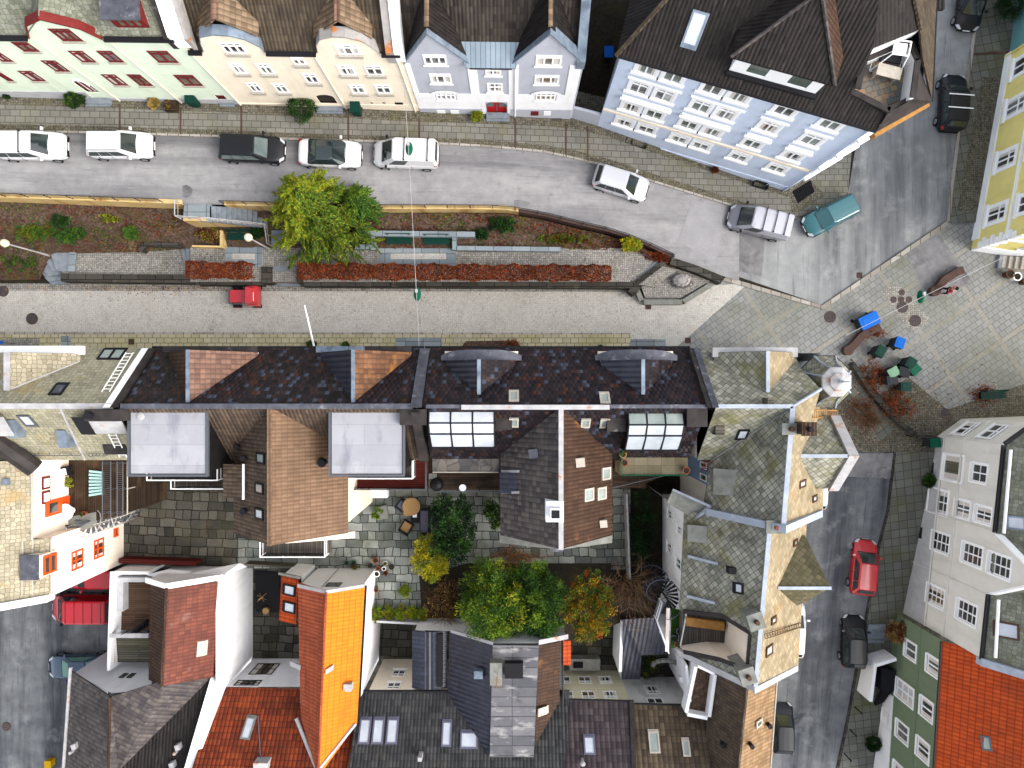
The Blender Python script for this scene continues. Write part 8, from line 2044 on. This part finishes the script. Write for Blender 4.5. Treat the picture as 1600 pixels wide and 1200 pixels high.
for s in(-1,1):
 for k in range(5):b=MB();a=V((s*.305,.13 if s>0 else .35,.86 if s>0 else .96));u=(k-2)*.017;b.tube([a+V((0,u,0)),a+V((s*.005,u*1.2+(.03 if k==4 else 0),-.05)),a+V((-s*.015,u*1.2+(.03 if k==4 else .01),-.085+abs(k-1.6)*.01))],.009,5);b.obj('finger',skn,t)
t.rotation_euler=(0,0,-2.2)
# ---------------------------------------------------------------- trees, shrubs, beds
L_=lambda*k:[M['l_'+x]for x in k]
def conifer(name,label,base,top,R0,nb,per,mats,size,lean=None,droop=.35):
 base,top=V(base),V(top);t=thing(name,label,'tree',base)
 P,D,I=[],[],[];b=MB();b.cyl(base,base.lerp(top,.5),.2,.13,8);b.cyl(base.lerp(top,.5),top,.13,.03,6)
 for k in range(nb):
  f=.12+.88*(k/nb)**.9;p=base.lerp(top,f);a=k*2.4+RND.uniform(-.3,.3);r=R0*(1.06-f)**.72*RND.uniform(.7,1.15)
  d=V((math.cos(a),math.sin(a),RND.uniform(.05,.35)));tip=p+d*r-UP*r*droop*.4
  b.cyl(p,tip,.035*(1.2-f),.008,4)
  bright=1 if(d.x*-.55+d.y*.35+f*.9)>.42 else 0  # upper left branches take paler leaves: their lit side put into colour
  for s in range(5):
   q=p.lerp(tip,RND.uniform(.35,1.0));a2=a+RND.gauss(0,.55);dd=np.array([math.cos(a2),math.sin(a2),-droop]);L=RND.uniform(.45,1.05)*(1.2-f*.6)
   tt=NPR.random((per,1));x=np.array(q)+dd*L*tt+NPR.normal(size=(per,3))*.07*(1.25-tt);x[:,2]-=(tt[:,0]**2)*.2
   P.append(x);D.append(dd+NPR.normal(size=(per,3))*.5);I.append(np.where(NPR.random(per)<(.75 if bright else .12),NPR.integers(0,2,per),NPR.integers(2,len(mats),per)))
 leafcloud('crown',mats,t,np.vstack(P),np.vstack(D),size*NPR.uniform(.6,1.3,sum(len(x)for x in P)),.24,np.concatenate(I));b.obj('trunk',M['bark'],t);return t
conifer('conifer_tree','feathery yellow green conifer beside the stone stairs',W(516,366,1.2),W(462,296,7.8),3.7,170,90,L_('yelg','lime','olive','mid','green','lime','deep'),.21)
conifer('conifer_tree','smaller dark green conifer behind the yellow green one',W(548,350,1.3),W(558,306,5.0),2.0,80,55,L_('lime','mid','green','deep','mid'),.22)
bush('conifer_bush','large bright green garden conifer left of its darker twin','tree',W(772,937,3.2),(2.3,2.6,2.6),L_('lime','mid','green','deep','yelg'),210,135,.5,.17,weights=[.2,.3,.27,.15,.08],aspect=.34,z0=.02)
bush('conifer_bush','darker green garden conifer beside the amber tree','tree',W(837,932,2.9),(2.1,2.7,2.4),L_('mid','green','deep','dark','lime'),190,130,.46,.165,weights=[.25,.3,.25,.1,.1],aspect=.34,z0=.02)
bush('amber_tree','round tree with olive and amber leaves in the garden','tree',W(918,945,3.0),(1.75,2.35,1.9),L_('gold','rusty','olive','mid','deep'),230,60,.34,.11,weights=[.14,.07,.44,.2,.15],aspect=.75,z0=.02)
bush('golden_conifer','golden yellow conifer shrub beside the dark evergreen','shrub',W(675,868,1.6),(1.3,1.75,1.35),L_('yel','yel','yelg','olive','lime'),150,70,.32,.14,aspect=.4,z0=.02)
bush('evergreen_tree','glossy dark evergreen tree by the wooden deck','tree',W(707,822,2.2),(1.55,2.5,1.8),L_('dark','deep','darker','green'),170,70,.38,.15,weights=[.35,.25,.25,.15],aspect=.6,z0=.02)
bush('evergreen_tree','dark evergreen shrub tucked beneath the grey tiled wing','shrub',W(772,803,1.0),(.65,1.1,.9),L_('dark','deep','darker','mid'),60,50,.28,.13,z0=.02)
bush('evergreen_tree','dark sprawling evergreen in the side garden by white wall','shrub',W(1003,822,.8),(.9,2.6,.8),L_('dark','darker','deep'),90,60,.35,.13,z0=.02)
bush('ivy_bush','dark ivy over the yard passage by the arch','shrub',W(1012,1035,-1.2),(.5,1.0,.9),L_('dark','darker','olive'),40,50,.3,.12,z0=-3)
twiggy('bare_shrub','bare brown shrub filling the garden corner left of conifer','shrub',W(693,935,.02),1.6,1.7,[M['twig_dark'],M['twig']],60,3,.03,leaves=L_('brownl','straw','olive'),nleaf=1600,lsize=.09,sx=.8,sy=1.25)
twiggy('bare_shrub','straw coloured dry shrub above the big green conifer','shrub',W(808,868,.02),1.5,1.3,[M['twig_pale'],M['twig']],46,3,.022,leaves=L_('straw','rusty'),nleaf=900,lsize=.09,sx=1.25,sy=.55)
twiggy('bare_tree','bare reddish tree beside the black spiral stairs','tree',W(975,905,.02),1.9,3.2,[M['twig'],M['twig_pale']],20,4,.05,sx=.85,sy=1.15)
for x,y in((1335,638),(1352,655)):twiggy('bare_shrub','tangled bare shrub %s the slate turret'%('beside' if x==1335 else 'on the path below'),'shrub',W(x,y,.03),1.1,1.1,[M['twig_dark'],M['twig']],26,3,.03,leaves=L_('brownl','brick'),nleaf=500,lsize=.08)
for x,y,l,n in((1352,585,'dead brown shrub bed running along the turret path',700),(1400,630,'russet leaf littered shrub below the bins',1300),(1372,600,'thin brown shrub between turret path and bins',600)):twiggy('dead_shrub',l,'shrub',W(x,y,.03),1.2,.7,[M['twig_dark'],M['twig']],24,3,.02,leaves=L_('brick','brownl','rusty'),nleaf=n,lsize=.11,sx=1,sy=1)
lowwall('dark curved kerb wall between the plaza and side path',[(1336,566),(1366,612),(1400,650),(1430,674),(1468,683)],0,.55,.3,M['stone_dark'],'kerb_wall')
for pts,l in((((1324,543),(1345,520),(1372,505)),'curved rusty seat wall beside the blue container'),(((1460,450),(1474,432),(1494,420),(1504,416)),'curved rusty seat wall on the mossy plaza patch')):
 b=MB();pts=[W(*p,.5)for p in pts]
 for i in range(len(pts)-1):d=pts[i+1]-pts[i];n_=V((d.y,-d.x,0)).normalized()*.5;b.ob(pts[i]-UP*.5,d*1.03,n_,UP*(.5+i*.004))
 t=thing('curved_seat',l,'seat',V((pts[1].x,pts[1].y,0)));b.obj('seat_wall',M['rust'],t)
 b=MB();b.lathe(V((pts[0].x,pts[0].y,0))+V((.1,-.2,0)),[(.33,0),(.36,.5),(.3,.52)],14);b.obj('end_drum',M['rust'],t)
twiggy('dead_shrub','rusty brown dead shrub behind the curved seat by the bins','shrub',W(1362,522,.02),.9,.5,[M['twig_dark']],18,2,.02,leaves=L_('brick','rusty'),nleaf=500,lsize=.1)
P=np.array([tuple(W(1538+RND.gauss(0,9),616+RND.gauss(0,7),.035))for _ in range(420)]);o=leafcloud('fallen_leaves',L_('brick','rusty','brownl'),None,P,NPR.normal(size=(420,3))*[1,1,.1],np.full(420,.14),.7,NPR.integers(0,3,420));tag(o,kind='stuff')
hedge('hedge','short russet clipped hedge left of the hedge steps',W(308,427,1.15),W(408,428,1.15),1.0,.75,1.0,L_('brick','brownl','brownl','rusty'),7000)
hedge('hedge','long russet clipped hedge along the cobbled street',W(476,429,1.15),W(950,432,1.15),.95,.75,1.0,L_('brick','brownl','brownl','rusty'),30000)
for x,y,rx,ry,h,l,ms in((97,345,.55,.55,.5,'dark green shrub on the upper left bank',('deep','green','dark')),(60,362,1.6,.8,.35,'low green spreading shrub on the left bank',('mid','green','olive')),(30,405,1.6,.9,.5,'dark green shrub at the left foot of the bank',('green','deep','mid')),(170,338,1.0,.5,.3,'olive green low shrub under the ochre wall',('olive','yelg','mid')),(205,364,.45,.35,.3,'small green shrub near the middle of the left bank',('mid','green')),(112,368,1.3,.6,.3,'mid green ivy mound on the left bank',('green','mid','deep')),(330,366,1.0,.55,.45,'olive brown groundcover shrub below the stairs',('olive','straw','brownl')),(405,360,.5,.6,.5,'dark green shrub beside the lower stair treads',('deep','dark')),(785,352,1.05,.6,.5,'dark green shrub in the right planting bed',('deep','green','dark')),(752,366,.45,.35,.35,'small dark shrub at the end of the planter wall',('deep','dark')),(985,382,.75,.45,.4,'yellow green shrub near the road bend',('yel','yelg','lime')),(880,374,1.8,.3,.2,'brown olive ground shrub along the right bed',('olive','brownl','mid')),(1030,402,1.0,.5,.25,'russet ground shrub in the wedge by the boulder',('brick','brownl','rusty'))):
 z=1.3 if 300<x<1000 else(1.0 if y<400 else .5)
 if x<260 and y<370:z=2.0
 bush('bank_shrub',l,'shrub',W(x,y,z+h*.5),(rx,ry,h),L_(*ms),60,55,.22,.11,'shrubs on the planted bank',z0=z-.2,trunk=False,shell=.35)
P=np.array([tuple(W(RND.choice((RND.gauss(250,70),RND.uniform(0,980))),447+abs(RND.gauss(0,6)),.03))for _ in range(420)]+[tuple(W(RND.uniform(1140,1470),0,.05)*0+W(RND.gauss(1400,70),RND.gauss(640,40),.06))for _ in range(500)]);o=leafcloud('fallen_leaves',L_('brick','brownl','straw'),None,P,NPR.normal(size=(len(P),3))*[1,1,.1],np.full(len(P),.12),.7,NPR.integers(0,3,len(P)));tag(o,kind='stuff')
n=5200;P=[]
for i in range(n):
 x=RND.choice((RND.uniform(-60,285),RND.uniform(556,1030)));f=RND.random();a,c=W(x,wy(x)+7,wb(x)),W(x,by(x),bz(x));P.append(tuple(a.lerp(c,f)+UP*.05))
P=np.array(P);m_=(np.sin(P[:,0]*1.3)+np.sin(P[:,1]*2.1+P[:,0]*.5)+NPR.normal(size=n)*.8>.6).astype(int)
mi=np.where(m_==1,NPR.integers(0,3,n),NPR.integers(3,6,n));o=leafcloud('ground_cover',L_('olive','mid','deep','brownl','brick','brownl'),None,P,NPR.normal(size=(n,3))*[1,1,.4],.15*NPR.uniform(.5,1.4,n),.65,mi);tag(o,kind='stuff')
for x,y,r,l,ms,z in((118,154,.62,'clipped dark green bush by the green house door',('deep','dark','mid'),0),(473,170,.88,'round clipped dark green bush by the cream house door',('deep','dark','green'),0),(745,180,.38,'yellow green shrub beside the red door',('yelg','lime','mid'),0),(240,161,.36,'small olive potted bush at the green house',('olive','straw'),0),(10,147,.25,'small dark bush at the left end of the green house',('deep','dark'),0),(487,539,.3,'small dark bush under the flagpole',('deep','mid'),.1),(541,541,.3,'small dark bush by the dark tiled house front',('deep','mid'),.1),(938,549,.38,'small dark bush under the right curved dormer',('deep','dark'),.1),(1451,750,.48,'green potted bush at the grey house cellar window',('deep','mid','dark'),-.25),(1117,265,.22,'small brown dried bush at the blue house plinth',('brownl','brick'),.5),(1364,1162,.5,'dark green bush by the white stair wall',('deep','dark'),-3.3),(1400,985,.8,'brown dry shrub beside the side street steps',('brick','straw','brownl'),-1.8),(1575,10,.9,'dark green bush at the top right corner',('dark','deep'),.1)):
 zz=zup(x)+.14 if z==0 and y<200 and x<800 else z
 bush('bush',l,'bush',W(x,y,zz+r*.9),(r,r,r*.9),L_(*ms),60,110,r*.36,.085,z0=zz,shell=.7,trunk=r>.2)
for k in range(5):bush('clipped_shrub','yellow green clipped shrub in the row by the grey fence','shrub',W(590+k*17.5,958,.5),(.34,.55,.5),L_('yelg','lime','olive','mid'),34,50,.2,.1,'row of clipped shrubs by the fence',z0=.02,trunk=False)
bush('bush','dark flowering bushes between timber terrace and courtyard','bush',W(212,765,.5),(.5,1.3,.6),L_('dark','brownl','olive','straw'),50,60,.25,.11,z0=.02)
bush('bush','small bright green bush among the flagstones','bush',W(634,923,.35),(.42,.42,.35),L_('lime','mid','yelg'),40,60,.2,.09,z0=.02)
sheet('front_bed',M['soil'],[(716,548),(728,533),(806,532),(820,548)],.16,.1)
twiggy('dead_shrub','rusty dead shrub in the bed before the curved dormer','shrub',W(795,540,.16),.8,.6,[M['twig_dark']],20,2,.02,leaves=L_('rusty','brick'),nleaf=420,lsize=.09,sx=1.5,sy=.6)
# ---------------------------------------------------------------- pots and garden furniture
def pot(px,py,z,r,h,m,label,plant=None,group='plant pots'):
 c=W(px,py,z);t=thing('plant_pot',label,'plant pot',c,group);b=MB();b.lathe(c,[(r*.7,0),(r,h),(r*1.1,h),(r*1.1,h+.04),(r*.85,h+.04),(r*.8,h-.03)],14);b.obj('pot',m,t)
 b=MB();b.lathe(c,[(r*.84,h-.02),(r*.84,h)],12);b.obj('soil',M['dirt'],t)
 if plant:P,D,I=crown((c.x,c.y,c.z+h+.12),(r,r,.16),6,16,.1);leafcloud('plant',L_(*plant),t,P,D,np.full(len(P),.1),.6,NPR.integers(0,len(plant),len(P)))
TCm,WHm,DKm=M['p_terracotta'],M['white'],M['p_charcoal']
for i,(x,y,r,m_,pl_)in enumerate(((588,874,.2,TCm,None),(603,879,.16,WHm,('olive',)),(592,886,.15,TCm,None),(601,887,.14,WHm,None),(590,895,.2,WHm,None),(604,893,.15,TCm,('brownl',)),(613,884,.18,DKm,None),(589,920,.15,TCm,None),(580,882,.13,DKm,None),(556,884,.15,TCm,('olive',)),(543,878,.14,M['p_teal'],None),(554,878,.17,M['p_teal'],None))):
 pot(x,y,.02,r,.3,m_,('terracotta','white','charcoal','turquoise')[[TCm,WHm,DKm,M['p_teal']].index(m_)]+' pot %s, among the courtyard pots'%('nearest the orange house','with olive sprig','second in the cluster','in the cluster centre','largest and white rimmed','with brown plant','right of the cluster','alone by the white wall','left of the cluster','on the low table','small and round','larger of the two')[i],pl_)
for i,(x,y)in enumerate(((90,803),(90,811),(90,817),(96,818),(90,823),(101,822),(106,822),(135,801),(105,800),(112,797))):
 pot(x,y,5.08,.17 if i in(0,3)else .13,.25,TCm if i>6 else M['p_brown'],'brown pot grouped on the stone landing by the orange door' if i<7 else 'terracotta pot near the white round terrace table',('deep','olive')if i>6 else None,'pots on the landing by the orange door' if i<7 else 'pots by the round terrace table')
for x,y,l in((972,709,'straw coloured pot topmost on the tiled roof terrace'),(974,722,'terracotta pot second on the tiled roof terrace'),(1070,734,'brown pot by the ladder on the tiled terrace')):pot(x,y,8.2,.2,.35,TCm if y>720 else M['p_straw'],l,('olive',)if y<720 else None)
for x,y,l in((1060,984,'blue grey pot on the turf balcony, upper'),(1051,995,'blue grey pot on the turf balcony, middle'),(1057,1005,'brown pot on the turf balcony, lowest')):pot(x,y,6.0,.2,.32,M['p_lilac']if y<1000 else TCm,l,('deep',))
for x,y,l in((1570,430,'large terracotta pot first by the stone steps'),(1581,434,'large white pot by the stone steps'),(1596,441,'large brown pot at the photo edge by the steps')):pot(x,y,.02,.28,.55,WHm if x==1581 else M['p_brown'],l)
t=thing('round_table','straw coloured round table in the garden','table',W(645,789,.02));c=W(645,789,.02);b=MB();b.lathe(c,[(.62,.68),(.62,.72)],20);b.obj('tabletop',M['p_straw'],t)
for k in range(3):b=MB();a=k*2.1;b.cyl(c+V((math.cos(a)*.4,math.sin(a)*.4,0)),c+V((math.cos(a)*.25,math.sin(a)*.25,.68)),.03,.03,6);b.obj('leg',M['p_straw'],t)
t=thing('round_table','smaller straw coloured side table overlapping the round one','table',W(638,797,.02));c=W(638,797,.02);b=MB();b.lathe(c,[(.34,.5),(.34,.54)],18);b.obj('tabletop',M['p_straw'],t);b=MB();b.cyl(c,c+UP*.5,.16,.05,8);b.obj('leg',M['p_straw'],t)
def seat(px,py,rz,sx,sy,label,cm,name='garden_chair',cat='chair',extra=None,z=.02):
 t=thing(name,label,cat,(0,0,0));b=MB();b.box(0,0,.22,sx,sy,.16);b.obj('seat',M['p_charcoal'],t);b=MB();b.box(0,0,.385,sx*.8,sy*.8,.1);b.obj('cushion',cm,t);b=MB();b.box(0,sy/2-.06,.385,sx,.12,.42);b.obj('backrest',M['p_charcoal'],t)
 for x in(-1,1):b=MB();b.box(x*(sx/2-.05),-.06,.388,.1,sy-.14,.22);b.obj('armrest',M['p_charcoal'],t)
 for x in(-1,1):
  for y in(-1,1):b=MB();b.box(x*(sx/2-.06),y*(sy/2-.06),0,.06,.06,.22);b.obj('leg',M['p_charcoal'],t)
 t.location=W(px,py,z);t.rotation_euler=(0,0,rz)
seat(630,788,.9,.75,.75,'dark garden armchair with lilac cushion by the round table',M['p_lilac']);seat(636,822,2.6,.8,.85,'dark garden armchair holding straw baskets',M['p_straw']);seat(665,813,-PI/2,1.9,.75,'lilac cushioned garden sofa along the dark evergreen',M['p_lilac'],'garden_sofa','sofa')
seat(108,735,.2,.6,.6,'white cushioned chair on the timber terrace',M['white'],z=5.05)
t=thing('coffee_table','black low garden table with white tray and cups','table',W(651,805,.02));c=W(651,805,.02);b=MB();b.box(c.x,c.y,.38,.7,.95,.05);b.obj('tabletop',M['p_charcoal'],t)
for x in(-.3,.3):b=MB();b.box(c.x+x,c.y,0,.05,.8,.38);b.obj('leg',M['p_charcoal'],t)
b=MB();b.box(c.x-.08,c.y+.05,.432,.3,.24,.03);tag(b.obj('tray',M['white']),'white tray on the black garden table','tray')
t=thing('planter','pale stone planter with broad green leaves in the garden','planter',W(598,800,.02));c=W(598,800,.02);b=MB();b.box(c.x,c.y,.02,.8,.9,.4,.2);b.obj('box',M['concrete'],t);P,D,I=crown((c.x-.25,c.y,.7),(.4,.45,.25),12,14,.16);leafcloud('plant',L_('lime','mid'),t,P,D,np.full(len(P),.24),.55,NPR.integers(0,2,len(P)))
t=thing('round_table','white round table with plants on the timber terrace','table',W(113,797,5.1));c=W(113,797,5.05);b=MB();b.lathe(c,[(.5,.68),(.52,.72)],20);b.obj('tabletop',M['white'],t);b=MB();b.cyl(c,c+UP*.68,.2,.05,8);b.obj('pedestal',M['white'],t)
b=MB();p=W(150,756,5.3)
for k in range(8):b.box(p.x,p.y+.75-k*.2,5.3+.02*(k%2),.85,.14,.04,.04*(k-3))
t=thing('sun_lounger','pale turquoise slatted lounger on the timber terrace','lounger',W(150,756,5.02));b.obj('slats',mat('turquoise_boards',S(176,220,216,.7)),t)
b=MB()
for x in(-.35,.35):b.box(p.x+x,p.y,5.05,.05,1.5,.25)
b.obj('frame',M['grey_metal'],t)
bush('terrace_plant','yellow green plant standing on the timber terrace','plant',W(108,754,5.3),(.3,.3,.25),L_('yelg','lime'),20,30,.14,.1,z0=5.05,trunk=False)
t=thing('storage_box','white topped storage box by the terrace wall','box',W(89,770,5.05));c=W(89,770,5.05);b=MB();b.box(c.x,c.y,5.05,.6,.95,.5);b.obj('body',M['p_dgrey'],t);b=MB();b.box(c.x,c.y,5.555,.66,1.0,.05);b.obj('lid',M['white'],t)
t=thing('barbecue','black round covered barbecue on the wooden deck','barbecue',W(684,755,5.15));b=MB();b.lathe(W(684,755,5.15),[(.3,0),(.42,.3),(.44,.6),(.3,.85),(.08,.95)],14);b.obj('cover',M['p_black'],t,smooth=True)
t=thing('round_table','small white round table on the wooden deck','table',W(724,760,5.15));c=W(724,760,5.15);b=MB();b.lathe(c,[(.22,.6),(.22,.63)],16);b.obj('tabletop',M['white'],t);b=MB();b.cyl(c,c+UP*.6,.12,.03,8);b.obj('pedestal',M['white'],t)
t=thing('swing_seat','white metal framed swing seat on the sunken roof terrace','seat',W(1381,96,tz));c=W(1381,96,tz);b=MB();q=[c+V((x,y,z))for x,y,z in((-.75,-.5,0),(.75,-.75,0),(.95,.35,0),(-.45,.6,0))];qt=[c+V((x,y,1.5))for x,y in((-.35,-.3),(.45,-.4),(.6,.3),(-.2,.4))]
for i in range(4):b.cyl(q[i],qt[i],.035,.035,5);b.cyl(qt[i],qt[(i+1)%4],.04,.04,5);b.cyl(q[i],q[(i+1)%4],.025,.025,5)
b.obj('frame',M['white'],t);b=MB();b.slab([p.lerp(c+UP*1.5,.25)-UP*.04 for p in qt],.05);b.obj('canopy',M['p_cloth'],t);b=MB();b.box(c.x+.1,c.y,tz+.42,1.1,.5,.1,-.2);b.obj('seat',M['p_dgrey'],t)
t=thing('terrace_table','pale rectangular table on the sunken roof terrace','table',W(1378,121,tz));c=W(1378,121,tz);b=MB();b.box(c.x,c.y,tz+.7,1.25,.62,.05,-.25);b.obj('tabletop',M['sill'],t)
for x in(-.5,.5):b=MB();b.box(c.x+x,c.y-x*.25,tz+.0,.06,.4,.7,-.25);b.obj('leg',M['sill'],t)
t=thing('garden_chair','thin framed orange garden chair on the black mat','chair',W(411,932,-2.85));c=W(411,932,-2.85);b=MB()
for x,y in((-.25,-.25),(.25,-.25),(.25,.25),(-.25,.25)):b.cyl(c+V((x,y,0)),c+V((-x,-y,.5)),.02,.02,5)
b.obj('frame',M['p_straw'],t);b=MB();b.box(c.x,c.y,-2.36,.4,.1,.03,.6);b.obj('seat',M['p_straw'],t)
t=thing('round_table','straw coloured round stool at the edge of the black mat','stool',W(418,952,-2.85));c=W(418,952,-2.85);b=MB();b.lathe(c,[(.2,0),(.22,.4),(.24,.42)],16);b.obj('stool_top',M['p_straw'],t)
for k in range(5):
 x,y=((1344,1072),(1336,1105),(1328,1140),(1350,1030),(1320,1178))[k];z=zri(y)+.12;b=MB();p=W(x,y,z);b.cyl(p,p+UP*.95,.05,.04,8);b.lathe(p,[(.06,.95),(.075,1.0),(.02,1.06)],8);tag(b.obj('bollard',M['p_charcoal']),'black iron bollard along the side street pavement','bollard','black bollards by the side street')
t=thing('street_steps','grey stone steps down the side street pavement','steps',W(1366,998,zri(990)))
b=MB()
for k in range(6):y=976+k*7;z=zri(960)+.2-k*.13;b.slab([W(1356-k,y,z),W(1384-k,y,z),W(1384-k,y+8,z),W(1356-k,y+8,z)],.4)
b.obj('treads',M['stone_step'],t)
t=thing('door_steps','grey stone steps before the green house arched door','steps',W(150,162,zup(150)))
for x,w_ in((152,38),(354,22),(515,40),(778,36)):
 if x!=152:t=thing('door_steps',{354:'small grey cellar steps by the green house end',515:'grey stone steps before the cream house door',778:'grey stone steps before the red double door'}[x],'steps',W(x,166,zup(x)))
 b=MB()
 for k in range(2):y=(157 if x<400 else 168 if x<600 else 180)+k*4;z=zup(x)+.42-k*.14;b.slab([W(x-w_/2,y-4,z),W(x+w_/2,y-4,z),W(x+w_/2,y+5,z),W(x-w_/2,y+5,z)],.3)
 b.obj('treads',M['stone_step'],t)
t=thing('light_grating','iron grating over the cellar shaft by the blue house','grating',W(1253,299,.15));b=MB()
for k in range(12):p,q=W(1240+k*2.4,298-k*1.4,.2),W(1248+k*2.2,316-k*1.4,.2);b.cyl(p,q,.025,.025,4)
b.obj('bars',M['p_charcoal'],t);b=MB();b.slab([W(1238,299,.17),W(1266,282,.17),W(1273,299,.17),W(1247,318,.17)],.02);b.obj('shaft',M['p_black'],t)  # shaft is a thin black plate painting the dark below the bars
t=thing('planter','brown wooden planter box before the pale green house','planter',W(271,168,zup(271)+.15));c=W(271,168,zup(271)+.15);b=MB();b.box(c.x,c.y,c.z,.75,.7,.4);b.obj('box',M['wood_deck'],t);P,D,I=crown((c.x,c.y,c.z+.5),(.28,.25,.15),8,16,.12);leafcloud('plant',L_('brownl','olive'),t,P,D,np.full(len(P),.12),.5,NPR.integers(0,2,len(P)))
t=thing('grit_box','small yellow grit box at the bottom left street edge','box',W(82,1189,-2.48));c=W(82,1189,-2.48);b=MB();b.box(c.x,c.y,c.z,.42,.5,.5);b.obj('body',M['p_yellow'],t);b=MB();b.box(c.x,c.y,c.z+.505,.48,.56,.06);b.obj('lid',M['p_yellow'],t)
t=thing('sign','small blue and white sign on the pavement by scale slate house','sign',W(24,537,.16));c=W(24,537,.16);b=MB();b.cyl(c,c+UP*1.4,.03,.03,6);b.obj('post',M['grey_metal'],t);b=MB();b.box(c.x,c.y,c.z+1.405,.3,.2,.03);b.obj('plate',M['p_blue'],t)
t=thing('cellar_steps','narrow cellar stair opening by the white house, right of door','steps',W(869,178,zup(869)+.14));b=MB()
for k in range(4):b.slab([W(861,176+k*3.2,zup(869)+.16+k*.004),W(878,176+k*3.2,zup(869)+.16+k*.004),W(878,178.6+k*3.2,zup(869)+.16+k*.004),W(861,178.6+k*3.2,zup(869)+.16+k*.004)],.1)
b.obj('treads',M['stone_dark'],t)
# ---------------------------------------------------------------- light, sky, camera
w=bpy.data.worlds.new('World');sc.world=w;w.use_nodes=True
nt=w.node_tree
sky=nt.nodes.new('ShaderNodeTexSky');sky.sky_type='NISHITA';sky.sun_disc=False
SUN_AZ,SUN_EL=112.0,42.0
sky.sun_elevation=math.radians(SUN_EL);sky.sun_rotation=math.radians(SUN_AZ)
sky.air_density=1.0;sky.dust_density=3.0;sky.ozone_density=1.0
bg=nt.nodes['Background'];bg.inputs[1].default_value=.15
hs_=nt.nodes.new('ShaderNodeHueSaturation');hs_.inputs['Saturation'].default_value=.35
nt.links.new(sky.outputs[0],hs_.inputs['Color']);nt.links.new(hs_.outputs[0],bg.inputs[0])
sl=bpy.data.lights.new('sun','SUN');sl.energy=.9;sl.angle=math.radians(50);sl.color=(1,.95,.88)
so=bpy.data.objects.new('sun',sl);COL.objects.link(so)
az,el=math.radians(SUN_AZ),math.radians(SUN_EL)
so.rotation_euler=V((math.sin(az)*math.cos(el),math.cos(az)*math.cos(el),math.sin(el))).to_track_quat('Z','Y').to_euler()
cd=bpy.data.cameras.new('camera');co=bpy.data.objects.new('camera',cd);COL.objects.link(co)
cd.sensor_width=36;cd.lens=36*FPX/1600;cd.clip_end=2000
co.location=(0,0,CAMZ);co.rotation_euler=(0,0,0)
sc.camera=co
sc.view_settings.view_transform='Standard';sc.view_settings.look='None'
sc.view_settings.exposure=1.5;sc.view_settings.gamma=1
